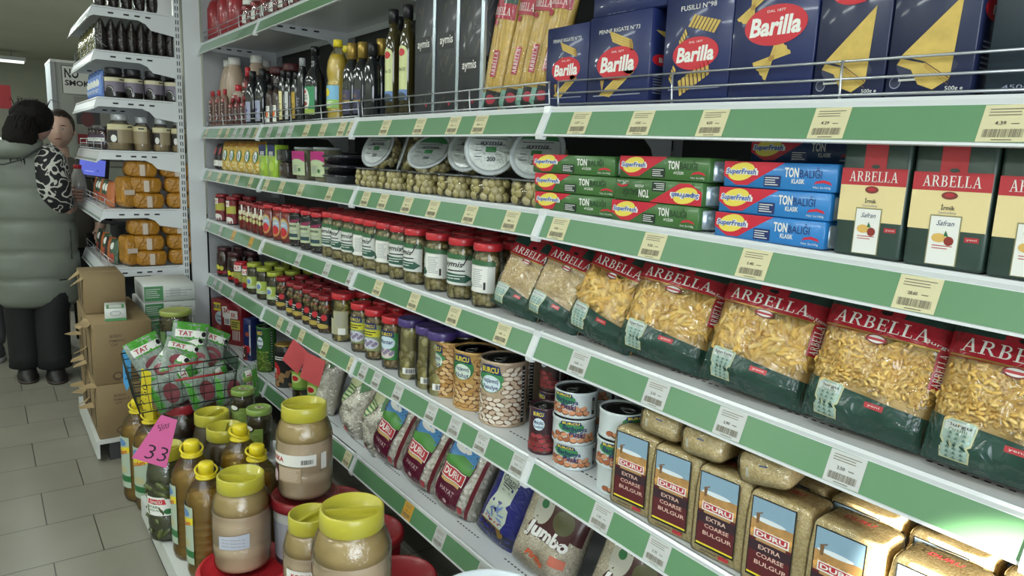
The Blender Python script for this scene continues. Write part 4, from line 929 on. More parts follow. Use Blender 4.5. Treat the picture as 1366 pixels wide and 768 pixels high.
# pasta bags
PASTA = [mat('dfb967', rough=.5), mat('d4aa58', rough=.5), mat('e6c67c', rough=.5)]
PRED = foil('a3222f', bump=.55, rough=.25, bscale=22); PGR = foil('23423a', bump=.8, rough=.22, bscale=22); PSLV = mat('9db5ac', rough=.4, coat=.5, bump=.4, bscale=60, var=.25, vscale=70); CLEARW = film(gloss=.22, rough=.07, bump=1.0, bscale=24, fres=1.22)
def pasta_bag(kind, w=.2, h=.24, t_=.085, seed=1, side_text=True):
    r = root('pasta_bag', cat='pasta bag'); surf, S = bagsurf(w, h, t_, base=.16, pw=3.0, seed=seed, lump=.012, top=.5)
    wl, wh = .26*h, .72*h      # window low/high
    BK = {'rice': 'cdb68e', 'penne': 'c4a260', 'twist': 'c4a464', 'elbow': 'c4a260'}[kind]
    bagbody(lambda u, v: max(0, S(u, v)-.004), w*.985, h, mat(BK, rough=.5), 20, 24, wav=0).build('fill', r)
    b = MB()
    if kind == 'rice': pc, sz, n, dp, sq = ICO1, .0055, 620, .002, (1, .38, .38)
    elif kind == 'penne': pc, sz, n, dp, sq = penne_mesh(.036, .0048), 1, 150, .004, (1, 1, 1)
    elif kind == 'elbow': pc, sz, n, dp, sq = penne_mesh(.03, .0065, wall=.6), 1, 120, .004, (1, 1, 1)
    else: pc, sz, n, dp, sq = helix_mesh(.032, .0042, .0026), 1, 260, .005, (1, 1, 1)
    ms = [mat('dcc79a', rough=.5), mat('cfb583', rough=.5)] if kind == 'rice' else PASTA
    scatter(b, surf, -w*.44, w*.44, wl+.014, wh-.012, n, pc, sz, ms, seed, dp, sq, .35, off=-.003); b.build('pasta_pieces', r)
    b = MB(); 
    bagbody(lambda u, v: S(u, v)+.0035, w, h, CLEARW, 22, 26, wav=0, mb=b); b.build('wrapper', r)
    a = Art(); m_ = .495*w
    a.poly([(-m_, 0), (m_, 0), (m_, wl-.005), (-m_, wl+.012)], PGR, 1)
    a.poly([(-m_, wh-.004), (m_, wh), (m_, wh+.15*h), (-m_, wh+.15*h)], PRED, 1); a.rect(-m_, m_, wh+.15*h, h*.995, PGR, 1); a.rect(-w*.16, w*.1, wh+.15*h, h*.995, PRED, 2)
    a.rect(-w*.46, w*.40, wh-.002, wh+.0005, GOLD, 3)
    a.serif('ARBELLA', -w*.04, wh+.075*h, w*.72, h*.09, WP, 3); a.ell(-w*.03, wh+.165*h, w*.045, h*.016, BLK, 4)
    a.ell(-w*.03, wh-.035*h, w*.085, h*.035, mat('7d2a30', rough=.4), 4); a.ell(-w*.03, wh-.035*h, w*.07, h*.026, WP, 5); a.rect(-w*.10, w*.04, wh-.045*h, wh-.027*h, SRED, 6)
    if side_text:
        a.rect(w*.395, m_, wl+.04, wh, PRED, 1); a.serif('ARBELLA', w*.435, (wl+.04+wh)/2, h*.24, w*.05, WP, 3, pi/2)
        a.text({'rice': 'Arpa Şehriye', 'penne': 'Kalem Kesme', 'twist': 'Burgu', 'elbow': 'Kalem Kesme'}[kind], w*.38, wh+.03*h, w*.18, h*.03, WP, 3, 0, 0, -.2)
    x0 = -w*.26
    a.poly([(x0-w*.10, .01), (x0+w*.10, .01), (x0+w*.12, wl+.035*h), (x0+w*.1, wl+.05*h), (x0-w*.1, wl+.05*h), (x0-w*.12, wl+.035*h)], mat('c2c29a', rough=.5), 2)
    a.poly([(x0-w*.09, .012), (x0+w*.09, .012), (x0+w*.11, wl+.033*h), (x0+w*.09, wl+.043*h), (x0-w*.09, wl+.043*h), (x0-w*.11, wl+.033*h)], PSLV, 3)
    a.rect(x0-w*.10, x0+w*.10, wl-.03*h, wl+.03*h, mat('c7cfcb', rough=.5), 4); a.text({'rice': 'Arpa Şehriye', 'penne': 'Kalem Kesme', 'twist': 'Burgu', 'elbow': 'Kalem Kesme'}[kind], x0, wl+.008*h, w*.17, h*.028, TXT, 5, .01); a.text({'rice': 'Orzo', 'penne': 'Penne Rigate', 'twist': 'Fusilli', 'elbow': 'Penne Rigate'}[kind], x0, wl-.018*h, w*.13, h*.02, LGRN, 5)
    for k in range(6):
        for q in range(3): a.poly([(x0-w*.06+q*w*.05, wl-.05*h-k*.03*h), (x0-w*.03+q*w*.05, wl-.05*h-k*.03*h), (x0-w*.045+q*w*.05, wl-.03*h-k*.03*h)], mat('5d7a70', rough=.4), 5)
    a.rect(w*.02, w*.17, wl-.06*h, wl-.02*h, SRED, 3); a.text('yeni', w*.095, wl-.04*h, w*.1, h*.02, WP, 4)
    a.build2(r, lambda u, v: (lambda q: (Vector(q[0])+Vector((0, -.0042, 0)), q[1]))(surf(u, v)), .0003, w/14, .5*h)
    # crimped seam sticking up at the top
    b = MB(); vs = []; N = 30
    for j in (0, 1):
        for i in range(N+1): vs.append(((i/N-.5)*w*.99, .0015*sin(i*2.2), h-.002+j*.018))
    b.add(vs, [(i, i+1, N+2+i, N+1+i) for i in range(N)], PRED, True); o = b.build('seam', r); sm = o.modifiers.new('s', 'SOLIDIFY'); sm.thickness = .001
    return r
bags = {'rice': pasta_bag('rice', .155, .19, .06, 2), 'elbow': pasta_bag('elbow', .175, .20, .075, 3), 'penne': pasta_bag('penne', .20, .205, .08, 5), 'twist': pasta_bag('twist', .195, .215, .085, 8)}
def pb(kind, px, lean, roll, rz, lab, sc=1, xo=.034):
    x = D+xo; y = yat(px, x, 1.1); put(bags[kind], (x, y, zs('3', y)+.012), Euler((lean, roll, R90+rz)), lab, 'red and green pasta bags', (sc,)*3)
pb('rice', 687, -.30, .22, .25, 'bag of small rice-shaped pasta, the left one, beside the olive jars')
pb('rice', 736, -.32, .24, .25, 'bag of small rice-shaped pasta, the right one of two', 1.04)
pb('elbow', 800, -.30, .2, .15, 'pasta bag half turned, between the rice-shaped pasta and the tall tube pasta', 1.04)
pb('penne', 884, -.32, .12, .22, 'tube pasta bag, the left one, with white badge under the lettering', 1.02)
pb('penne', 1008, -.28, .09, .15, 'tube pasta bag, the right one, above the bulgur packs', 1.0)
pb('twist', 1158, -.25, .07, .12, 'large bag of twisted pasta overhanging the shelf edge', .97)
pb('twist', 1345, -.25, .04, .1, 'bag of twisted pasta cut off by the right edge', .97)
pb('penne', 945, -.12, .05, 0, 'pasta bag in the second row behind the tube pasta bags', .9, .17)
pb('twist', 1075, -.1, .02, 0, 'pasta bag in the second row behind the twisted pasta', .92, .17)
pb('rice', 775, -.1, .12, 0, 'dark pasta bag in the second row behind the rice-shaped pasta', 1.05, .15)

# ======================= shelf 4 =======================
LSIL_ = 0; LSIL = mat('8a8d8c', rough=.3, metal=.7)
a = Art(); R_ = .042; a.ell(-.03, .07, .012, .014, mat('b9b34a'), 1); a.ell(-.005, .055, .014, .014, YEL, 1); a.ell(.02, .05, .012, .013, mat('b9b34a'), 1); a.rect(-.05, .05, .02, .035, REDD, 1)
t = jar('dark_jam_jar', 'jar', R_, .165, mat('4c2c30', rough=.3, metal=.3), mat('3a1c1c', rough=.25, coat=.4), a, None, .9, .02)
row(t, [300, 315], '4', .05, 'dark jar with yellow fruit label and dark lid', 'dark fruit jars', 1)
a = Art(); R_ = .035; a.rect(-.045, .045, .03, .08, mat('9aa04a', rough=.5), 1); a.rect(-.03, .03, .085, .115, WP, 1); a.text('TAT', 0, .1, .045, .018, RED, 2, .03); a.ell(0, .035, .02, .014, REDD, 2)
t = jar('relish_jar', 'jar', R_, .13, RED, mat('53241c', rough=.3, coat=.3), a, None, .9, .014)
row(t, [322, 333], '4', .04, 'relish jar with white lettered label', 'relish jars', 0)
YL = mat('a5b03a', rough=.35, coat=.4); GH = mat('3d3a1e', rough=.3)
PGH = (ICO1, .013, [mat('5a5a2a', rough=.3, coat=.5), mat('6e5a2c', rough=.3, coat=.5), mat('4a3a1c', rough=.3, coat=.5)], 60, (1.5, .55, .55))
a = Art(); R_ = .037; a.rect(-.046, .046, .03, .09, mat('a3b64a', rough=.5), 1); a.rect(-.046, .046, .03, .045, mat('b8c4a0', rough=.5), 2); a.ell(.0, .068, .018, .02, mat('cdd6b0'), 2); a.ell(0, .064, .012, .012, mat('6a86b8'), 3)
t = jar('gherkin_jar', 'jar', R_, .155, YL, GH, a, PGH, .92, .016)
row(t, [340, 353, 367], '4', .045, 'gherkin jar with yellow-green lid and label', 'gherkin jars', 2)
PMX = (ICO1, .014, [mat('8a5a2a', rough=.3, coat=.5), mat('6a6a30', rough=.3, coat=.5), mat('9a4a22', rough=.3, coat=.5), mat('a08a5a', rough=.3, coat=.5)], 60, (1.3, .7, .6))
a = Art(); R_ = .036; a.rect(-.045, .045, .03, .08, BLK, 1); a.ell(.012, .065, .013, .013, RED, 2); a.lines(-.03, .0, .04, .07, 3, WP, 2, .35); a.ell(0, .03, .03, .01, mat('b09a4a'), 2)
t = jar('pickle_jar', 'jar', R_, .15, REDD, mat('4a331c', rough=.3), a, PMX, .92, .015)
row(t, [379, 393, 402, 415, 425, 436], '4', .045, 'mixed pickle jar with black label and maroon lid', 'black label pickle jars', 2, jitter=.003)
a = Art(); R_ = .043; a.rect(-.05, -.0, .03, .09, mat('b7b79a', rough=.5), 1); a.rect(-.01, .05, .03, .12, mat('a8a688', rough=.45), 1); a.rect(.012, .04, .03, .055, WP, 2); a.lines(-.0, .03, .06, .11, 8, GREY, 2)
PGP = (ICO1, .014, [mat('a39a4a', rough=.3, coat=.5), mat('8e8440', rough=.3, coat=.5), mat('b0a060', rough=.3, coat=.5)], 60, (1.4, .7, .6))
t = jar('pepper_pickle_jar', 'jar', R_, .185, RED, mat('6b6230', rough=.3), a, PGP, .97, .02)
row(t, [458], '4', .052, 'large pickled pepper jar with bright red lid', 'red lid jars on the tin shelf', 2)
PMU = (ICO1, .013, [mat('a8956a', rough=.3, coat=.5), mat('937f55', rough=.3, coat=.5), mat('b9a67c', rough=.3, coat=.5)], 70, (1.1, .8, .7))
def mush(tx):
    R_ = .037; a = Art(); a.rect(-.046, .046, .035, .125, mat('8f9a6a', rough=.5), 1) if tx == 0 else a.rect(-.046, .046, .035, .125, mat('3f8a4a', rough=.5), 1)
    a.poly([(-.03, .112), (.03, .112), (.026, .132), (-.026, .132)], TNV, 2); a.text('BURCU', 0, .121, .044, .011, YEL2, 3, .02)
    if tx == 0: a.rect(-.04, .04, .085, .108, YEL, 2); a.lines(-.03, .03, .088, .105, 2, TXT, 3); a.ell(0, .06, .038, .02, mat('c4c8d8'), 2)
    else: a.ell(0, .092, .033, .022, mat('c9dce6'), 2); a.text('Mantar', 0, .095, .05, .014, TNV, 3, .02); a.ell(0, .055, .03, .016, mat('d0c4bc'), 2)
    for k in range(8): a.ell(-.03+k*.008, .055+.006*(k % 3), .007, .006, mat('8a7f98'), 3)
    return jar('mushroom_jar', 'jar', R_, .178, RED, mat('6e5c38', rough=.3), a, PMU, 1.0, .02)
m0, m1 = mush(0), mush(1)
row(m0, [482, 501], '4', .046, 'preserved mushroom jar with yellow band label', 'mushroom jars', 2, start=0, total=3)
row(m1, [524], '4', .048, 'preserved mushroom jar with blue heart-shaped label', 'mushroom jars', 2)
a = Art(); R_ = .042; a.rect(.0, .05, .02, .04, WP, 1); a.bars(.01, .045, .022, .037, 14, TXT, 2); a.ell(-.05, .08, .016, .03, mat('cfd4de'), 1)
t = jar('artichoke_jar', 'jar', R_, .195, PURP, mat('7a7248', rough=.3), a, (ICO2, .026, [mat('97905a', rough=.3, coat=.5), mat('857d4c', rough=.3, coat=.5), mat('a69f6c', rough=.3, coat=.5)], 22, (1, .9, .5)), 1.0, .022)
row(t, [548, 572, 588], '4', .05, 'jar of pale artichoke hearts with purple lid', 'purple lid jars', 2)
# big tins
def tin(name, R, H, bg, beans, heart, title, greenc, stripes=True, rev=False, ring=LSIL, seed=1, wide=1.5, full=False):
    t = root(name, cat='tin'); b = MB()
    pr = [(R*.97, 0), (R*1.02, .002), (R*1.02, .006), (R, .008)]
    z = .008
    if stripes:
        while z < H-.03:
            z += .0045; pr.append((R*.992, z)); z += .0045; pr.append((R, z))
    pr += [(R, H-.010), (R*1.02, H-.007), (R*1.02, H-.0005), (R*.985, H), (R*.96, H-.006)]
    b.lathe(pr, bg, 36, cap1=False); b.build('body', t)
    b = MB(); b.lathe([(R*.97, H-.0055), (R*.8, H-.0055), (R*.78, H-.004), (R*.76, H-.0055), (R*.01, H-.0055)], mat('5f625e', rough=.35, metal=.6), 36, cap1=False); b.build('lid', t)
    b = MB(); b.tube([(R*.25*cos(q), R*.25*sin(q)-R*.4, H-.003) for q in [2*pi*k/12 for k in range(12)]], .0014, LSIL, 5, True); b.box(-.004, .004, -R*.2, R*.1, H-.005, H-.0025, LSIL); b.build('ring_pull', t)
    a = Art(); rd = random.Random(seed); wd = R*wide; c0 = rev
    hx = -wd*.08 if not rev else wd*.35
    if greenc: a.ell(hx, H*.72, wd*.42, H*.20, greenc, 1)
    bw, bh = (.0125, .0075) if R > .055 else (.0095, .0068); k = 0; v = .014
    while v < H*.95:
        u = -wd*.86+(bw if k % 2 else 0); k += 1
        while u < wd*.86:
            lim = H*.46+(H*.6 if full and abs(u-hx) > wd*.42 else 0)
            if not full and abs(u) > wd*.6: lim = H*.25
            if v < lim: a.ell(u+rd.uniform(-.002, .002), v+rd.uniform(-.0015, .0015), bw, bh*.9, mat('6e4a34', rough=.5), 2, .2, 9); a.ell(u, v+.0006, bw*.88, bh*.74, rd.choice(beans), 3, rd.uniform(-.5, .5), 9)
            u += bw*1.75
        v += bh*1.6
    a.poly([(hx-wd*.34, H*.80), (hx-wd*.30, H*.93), (hx, H*.955), (hx+wd*.30, H*.93), (hx+wd*.34, H*.80), (hx, H*.82)], TNV, 6); a.text('BURCU', hx, H*.872, wd*.54, H*.085, YEL2, 7, .03)
    if heart: a.ell(hx+wd*.03, H*.66, wd*.30, H*.13, heart, 6)
    for i, tt in enumerate(title): a.text(tt, hx+wd*.03, H*(.70-.1*i), wd*.48, H*.085, TNV, 7, .015)
    a.rect(wd*.88, wd*.99, .01, H-.012, TXT, 6); a.lines(wd*.89, wd*.98, .02, H-.02, 14, WP, 7, .3)
    a.build('label', t, cyls(R+.0005), .00022, R*.3)
    return t
CB = [mat('c9a06a', rough=.45), mat('b98c50', rough=.45), mat('d8b684', rough=.45)]; WBN = [mat('d9cbb8', rough=.45), mat('c2ad96', rough=.45), mat('e0d6c8', rough=.45)]
t1 = tin('large_tin', .060, .168, mat('b48e4e', rough=.3, coat=.4, metal=.2), CB, mat('cfdccf'), ['Haşlanmış', 'Nohut'], mat('3f8a52'), seed=1, full=True)
t2_ = tin('large_tin', .062, .17, mat('c29a5a', rough=.3, coat=.4, metal=.2), CB, mat('cfdccf'), ['Haşlanmış', 'Nohut'], mat('2f7a46'), seed=2, full=True)
t3_ = tin('large_tin', .065, .178, mat('bda78e', rough=.3, coat=.4, metal=.2), WBN, mat('cfe0e6'), ['Haşlanmış', 'Fasulye'], mat('3f8a52'), seed=3, full=True)
for i, (tt, px, lab) in enumerate(((t1, 603, 'large chickpea tin, turned so its ribbed side shows, left of three'), (t2_, 634, 'large yellow chickpea tin, the middle of three'), (t3_, 672, 'large white bean tin with dark lid, the right one of three in front'))):
    x = D+.082; y = yat(px, x, .79); put(tt, (x, y, zs('4', y)), (0, 0, R90+(.15, .40, .42)[i]), lab, 'large bean tins')
    xb = x+.15; yb = yat(px+(42, 40, 34)[i], xb, .79); dup(tt, (xb, yb, zs('4', yb)), (0, 0, R90-.4), 'large tin in the second row, '+nth(i, 3), 'large bean tins behind')
KB = [mat('8a2a36', rough=.4), mat('6e1c28', rough=.4), mat('a33c48', rough=.4)]
t = tin('kidney_bean_tin', .036, .118, mat('3a1a26', rough=.3, coat=.4), KB, mat('d2e2ea'), ['Meksika', 'Fasulyesi'], None, False, seed=5, wide=1.35)
put(t, spot(725, '4', D+.045), (0, 0, R90+.6), 'small dark tin of kidney beans with yellow lettering, in front', 'kidney bean tins')
x = D+.14; y = yat(738, x, .8); dup(t, (x, y, zs('4', y)), (0, 0, R90), 'small dark kidney bean tin at the back, bottom of its stack', 'kidney bean tins'); dup(t, (x, y, zs('4', y)+.119), (0, 0, R90), 'small dark kidney bean tin at the back, top of its stack', 'kidney bean tins')
BB = [mat('c07a52', rough=.4), mat('a86040', rough=.4), mat('d0926c', rough=.4)]
p1_ = tin('pinto_bean_tin', .050, .062, mat('c9d2d4', rough=.35, coat=.4), BB, None, [], mat('3f8a52'), False, seed=6, wide=1.5)
a = Art(); H = .062; a.text('Barbunya', .004, H*.66, .058, .014, TNV, 3, .02, 0, -.08); a.text('Pilaki', .01, H*.47, .036, .012, TNV, 3, .02, 0, -.08); a.build('front_lettering', p1_, cyls(.0524), .0003, .012)
for i, (px, rr, xo) in enumerate(((766, (.5, .8, .3), .060), (827, (1.4, .5, 1.5), .060))):
    x = D+xo; y = yat(px, x, .78)
    for k in range(3): put(p1_, (x+(.003, -.004, .002)[k], y+(0, -.002, .002)[k], zs('4', y)+k*.0625), (0, 0, R90+rr[k]), 'short wide pinto bean tin, %s of the %s stack' % (['bottom', 'middle', 'top'][k], ['left', 'right'][i]), 'stacked pinto bean tins')
for i, px in enumerate((800, 865)):
    x = D+.19; y = yat(px, x, .78)
    for k in range(3): dup(p1_, (x, y, zs('4', y)+k*.0625), (0, 0, R90), 'short wide tin behind the pinto bean stacks, %s of the %s pile' % (['bottom', 'middle', 'top'][k], ['left', 'right'][i]), 'stacked tins behind')
# bulgur packs
BUL = grain('bfa672', 'dac99a', 300, .6, .35); SKY = mat('86a4b8', rough=.4); FLD = mat('b08550', rough=.45, var=.2, vscale=60); DKR = mat('5a1c22', rough=.4); BYL = mat('c9c078', rough=.45); BGL = mat('c2ab7c', rough=.5)
def bulgur(w=.118, d=.085, h=.170, seed=0):
    t = root('bulgur_pack', cat='grain pack')
    def warp(c):
        n = noise.noise(Vector((c.x*20+seed, c.y*20, c.z*14)))*.004; q = c.z/h; s = 1-.10*max(0, q-.85)/.15
        return Vector((c.x*s*(1+n*3), c.y*s*(1+n*3), c.z+n))
    b = MB(); b.rbox(w, d, h, .010, BUL, 3, None, 0, warp, 3); b.build('grain_block', t)
    b = MB(); b.rbox(w+.004, d+.004, h+.003, .010, CLEARW, 3, None, 0, warp, 3); b.build('wrapper', t)
    a = Art(); x0, x1, z0, z1 = -w*.38, w*.26, h*.14, h*.96
    a.rect(x0-.002, x1+.002, z0-.004, z1+.002, BLK, 1); a.rect(x0, x1, z0, z0+h*.02, YEL2, 2); a.rect(x0, x1, z0+h*.02, z0+h*.40, DKR, 2)
    a.rect(x0, x1, h*.54, h*.74, FLD, 2); a.rect(x0, x1, h*.74, z1, SKY, 2); a.ell(-w*.1, h*.75, w*.25, h*.025, mat('d9e2e6', rough=.5), 3); a.poly([(-w*.3, h*.7), (-w*.26, h*.7), (-w*.25, h*.8), (-w*.31, h*.8)], mat('7a5a3c'), 4); a.poly([(-w*.34, h*.79), (-w*.22, h*.81), (-w*.21, h*.83)], mat('7a5a3c'), 4)
    for k in range(14): a.ell(x0+(k+.5)*(x1-x0)/14, h*(.60+.03*sin(k*2.1)), .003, h*.03, mat('d9a45c', rough=.5), 3)
    a.rect(x0+w*.06, x1-w*.04, h*.545, h*.64, WP, 4); a.rect(x0+w*.08, x1-w*.06, h*.56, h*.63, SRED, 5); a.text('DURU', (x0+x1)/2+.001, h*.595, w*.46, h*.05, WP, 6, .03); a.rect(x0+w*.1, x1-w*.08, h*.515, h*.543, mat('b58c5a'), 5)
    a.rect(x0, x1, h*.40, h*.51, mat('35202a', rough=.4), 3)
    for i, s_ in enumerate(('EXTRA', 'COARSE', 'BULGUR')): a.text(s_, (x0+x1)/2+w*.02*i, h*(.46-.085*i), w*(.34+.08*i), h*.045, mat('e2c0b0'), 5, .01)
    a.lines(-w*.3, w*.0, h*.07, h*.09, 1, TXT, 3); a.rect(w*.03, w*.2, h*.06, h*.1, SRED, 3)
    a.build('front_print', t, front(d+.007), .0002)
    s2 = Art(); s2.rect(d*.0, d*.44, h*.25, h*.86, mat('8a2f2a'), 1); s2.rect(d*.02, d*.42, h*.26, h*.84, BYL, 2); s2.lines(d*.06, d*.4, h*.3, h*.8, 16, mat('5a5a3a'), 3, .4, .4); s2.build('side_print', t, side(w+.009), .0002)
    a3 = Art(); a3.text('DURU', w*.0, 0, w*.4, w*.1, SRED, 2, .02, .2); a3.build('top_print', t, topf(h+.006), .0002)
    return t
bp_ = bulgur()
for i, (px, xo, rz) in enumerate(((862, .050, .12), (916, .050, .12), (978, .050, .10), (1050, .05, .08), (1138, .05, .06), (1250, .05, .04), (1383, .05, .0))):
    x = D+xo; y = yat(px, x, .78); put(bp_, (x, y, zs('4', y)), (0, 0, R90+rz), 'standing pack of coarse bulgur with wheat field label, '+nth(i, 7), 'standing bulgur packs')
    if i > 2: xb = x+.1; yb = yat(px+22, xb, .8); dup(bp_, (xb, yb, zs('4', yb)), (0, 0, R90), 'bulgur pack in the second row, '+nth(i-3, 4), 'bulgur packs behind')
def lyingpack():
    t = root('lying_bulgur_pack', cat='grain pack'); w, d, h = .095, .17, .068
    def warp(c):
        n = noise.noise(Vector((c.x*16, c.y*12, c.z*16)))*.008; return Vector((c.x*(1+n*3), c.y+n, c.z*(1-.5*(abs(c.x)/w)**2)*(1-.25*(abs(c.y)/d*2)**4)))
    b = MB(); b.rbox(w, d, h, .02, BUL, 3, None, 0, warp, 3); b.build('grain_block', t)
    b = MB(); b.rbox(w+.006, d+.006, h+.004, .02, CLEARW, 3, None, 0, warp, 3); b.build('wrapper', t)
    a = Art(); a.rect(-w*.3, w*.2, .018, .034, mat('e0e0d8', rough=.3), 1); a.rect(-w*.05, w*.1, .038, .041, TBLUE, 1); a.build('end_label', t, front(d+.003), .0004)
    return t
lp = lyingpack()
for i, (px, py, xo, rr) in enumerate(((872, 0, .09, .15), (932, 0, .085, .08), (1010, 0, .085, .2))):
    x = D+xo; y = yat(px, x-.08, .91); put(lp, (x, y, zs('4', y)+.180), Euler((.0, .06-.1*i, R90+rr)), 'clear pack of bulgur lying on top of the standing packs, '+nth(i, 3), 'lying bulgur packs')

# ======================= shelf 5 =======================
TATR = mat('8a1c28', rough=.38, coat=.3)
a = Art(); w, h = .16, .235; a.poly([(-.06, .17), (.02, .17), (.03, .215), (-.06, .215)], YEL2, 2); a.text('BURCU', -.02, .193, .08, .025, TNV, 3, .03); a.ell(0, .13, .05, .04, mat('b9cdd8'), 2); a.text('Domates', 0, .14, .08, .018, TNV, 3, .02); a.text('Salçası', 0, .115, .07, .018, TNV, 3, .02)
for k in range(6): a.ell(-.04+k*.018, .05+(k % 2)*.02, .02, .018, mat('b03038', rough=.35), 3+k % 2)
t = carton('tomato_paste_tin_box', 'carton', .16, .1, .235, TATR, a); sp_ = spot(299, '5', D+.06); put(t, (sp_[0], Y0-.125, sp_[2]), (0, 0, R90+.45), 'dark red tall tomato paste pack with yellow lettering at the far end')
a = Art(); a.poly([(-.06, .155), (-.02, .19), (-.03, .215), (-.065, .21)], WP, 2); a.rect(-.06, .05, .15, .195, WP, 2); a.text('TAT', -.03, .19, .05, .026, RED, 3, .03); a.text('EK', .02, .17, .035, .024, RED, 3, .03); a.rect(-.05, -.005, .11, .15, WP, 2); a.bars(-.045, -.01, .115, .145, 10, TXT, 3); a.rect(0, .065, .09, .145, mat('b5b04a'), 2); a.lines(.005, .06, .1, .135, 3, TXT, 3)
for k in range(5): a.rect(.01+k*.012, .015+k*.012, .03, .085, WP, 3)
a.ell(-.03, .06, .03, .05, mat('6e1820'), 3)
t = carton('ketchup_carton', 'carton', .15, .09, .235, TATR, a); put(t, spot(317, '5', D+.075), (0, 0, R90+.5), 'dark red pack with large white lettering beside the tomato paste pack')
a = Art(); a.rect(-.025, .025, .03, .19, NAVY, 1); a.bars(.012, .024, .03, .19, 4, WP, 2); a.ell(0, .14, .014, .012, mat('9a4a32'), 2); a.ell(0, .06, .02, .02, RED, 2)
t = carton('blue_carton', 'carton', .05, .09, .22, NAVY, a); put(t, spot(339, '5', D+.06), (0, 0, R90+.5), 'narrow navy carton between the red packs and the pea tin')
t = squeeze(mat('9c1c28', rough=.3, coat=.4), RED, .10, .026); put(t, spot(331, '5', D+.03, .03), (0, 0, R90), 'short red squeeze bottle on the bottom shelf')
PEA = [mat('6f9a3a', rough=.4), mat('557f2a', rough=.4), mat('86ad4e', rough=.4)]
t = tin('pea_tin', .046, .225, mat('35682c', rough=.35, coat=.4), PEA, mat('dbe6ea'), ['Bezelye', 'Konserve'], None, False, seed=11, wide=1.3); put(t, spot(356, '5', D+.055), (0, 0, R90+.6), 'tall tin of green peas with blue and yellow name')
a = Art(); a.rect(-.06, .06, .1, .17, mat('1d1d1f', rough=.4), 1); a.ell(-.03, .08, .035, .04, RED, 2); a.text('em', -.03, .08, .03, .02, WP, 3, .03); a.lines(-.03, .04, .13, .15, 2, WP, 3)
for k in range(16): rd = random.Random(k); a.ell(rd.uniform(-.04, .055), rd.uniform(.01, .08), .016, .008, mat('a8845a', rough=.4), 1+k % 2, rd.uniform(0, 3), 10)
t = bottle('snack_can', 'can', [(.044, 0), (.046, .003), (.046, .19), (.044, .195)], mat('2a2a26', rough=.35, coat=.4), .2, .194, .046, a, .046, capm=GOLD); put(t, spot(381, '5', D+.052), (0, 0, R90+.6), 'dark can with red circle beside the pea tin')
a = Art(); R_ = .042; a.rect(-.055, .055, .05, .13, mat('8fb04a', rough=.45), 1); a.rect(-.055, .055, .05, .06, mat('5f8a34'), 2); a.ell(0, .1, .03, .02, mat('c4d68a'), 2); a.ell(0, .1, .018, .012, RED, 3)
t = jar('gherkin_jar', 'jar', R_, .175, mat('3a2a26', rough=.3), mat('2c2c1a', rough=.3), a, PGH, .92, .02)
row(t, [403, 424], '5', .052, 'tall dark pickle jar with lime label, bean shelf', 'lime label pickle jars', 0)
# hanging red price cards
for i, (px, ry, n_) in enumerate(((399, .15, 'left'), (420, -.12, 'right'))):
    x = D-.040-.006*i; y = yat(px, x, .62); b = MB(); b.box(-.0008, .0008, -.048, .048, -.085, .02, mat('b8484c', rough=.6)); b.build('tmp'); o = bpy.data.objects['tmp']; o.name = 'red_price_sheet'; o.location = (x, y, .625); o.rotation_euler = (ry+.35, .12, .5); tag(o, 'red paper price sheet hanging from the rail, the %s one of two' % n_, 'price sheet', 'hanging red price sheets')
# bean bags
BN = [mat('ebe7da', rough=.4, coat=.2), mat('ddd8c8', rough=.4, coat=.2), mat('f2efe4', rough=.4, coat=.2)]
def beanbag(w, h, t_, size, n, seed, art, nm='bean_bag', up=.003):
    r = root(nm, cat='bean bag'); surf, S = bagsurf(w, h, t_, base=.2, pw=2.3, seed=seed, lump=.014, top=.5)
    bagbody(lambda u, v: max(0, S(u, v)-.004), w*.98, h*.97, mat('ded8c6', rough=.5), 18, 22, wav=0).build('fill', r)
    b = MB(); scatter(b, surf, -w*.47, w*.47, .01, h*.86, n, ICO1, size, BN, seed, .003, (1, .62, .5), .6 if up < .004 else .25, off=-.002); b.build('beans', r)
    bagbody(lambda u, v: S(u, v)+up, w, h, CLEARW, 20, 24, wav=0).build('wrapper', r)
    art.build2(r, lambda u, v: (lambda q: (Vector(q[0])+Vector((0, -up-.0006, 0)), q[1]))(surf(u, v)), .0003, w/12, .0185 if up < .004 else .034, 0, ('side_print', 'front_print'))
    return r
a = Art(); w, h = .15, .22; a.poly([(-.07, .05), (-.045, .05), (-.02, .11), (.0, .16), (.02, .215), (-.07, .215)], mat('c9d0a0', rough=.4), 1)
for k in range(5): a.poly([(-.065, .105+k*.012), (-.01+k*.004, .118+k*.014), (-.01+k*.004, .122+k*.014), (-.065, .112+k*.012)], mat('3c7a4a'), 2)
a.rect(-.065, -.03, .07, .1, SRED, 3); a.text('DURU', -.047, .085, .03, .016, WP, 4, .03); a.rect(.02, .035, .02, .04, SRED, 2)
a.poly([(.03, .17), (.06, .2), (.05, .215), (.0, .215)], mat('5a8a5a'), 2)
bb = beanbag(w, h, .085, .0095, 460, 3, a)
for i, (px, ry, rz, lx) in enumerate(((430, .12, .15, -.2), (468, .28, .0, -.18), (497, .36, -.15, -.18))):
    x = D+.065; y = yat(px, x, .42); put(bb, (x, y, zs('5', y)+.008), Euler((lx, ry, R90+rz)), 'clear bag of small white beans with green leaf print, '+nth(i, 3), 'small white bean bags', (1.12,)*3)
a = Art(); w, h = .165, .25; x0, x1 = -.06, .03
MAR = foil('571a30', bump=.6)
a.poly([(x0, .02), (x1, .02), (x1+.004, .10), (x1+.012, .17), (x1-.01, .235), (x0-.005, .245), (x0-.005, .12)], MAR, 1)
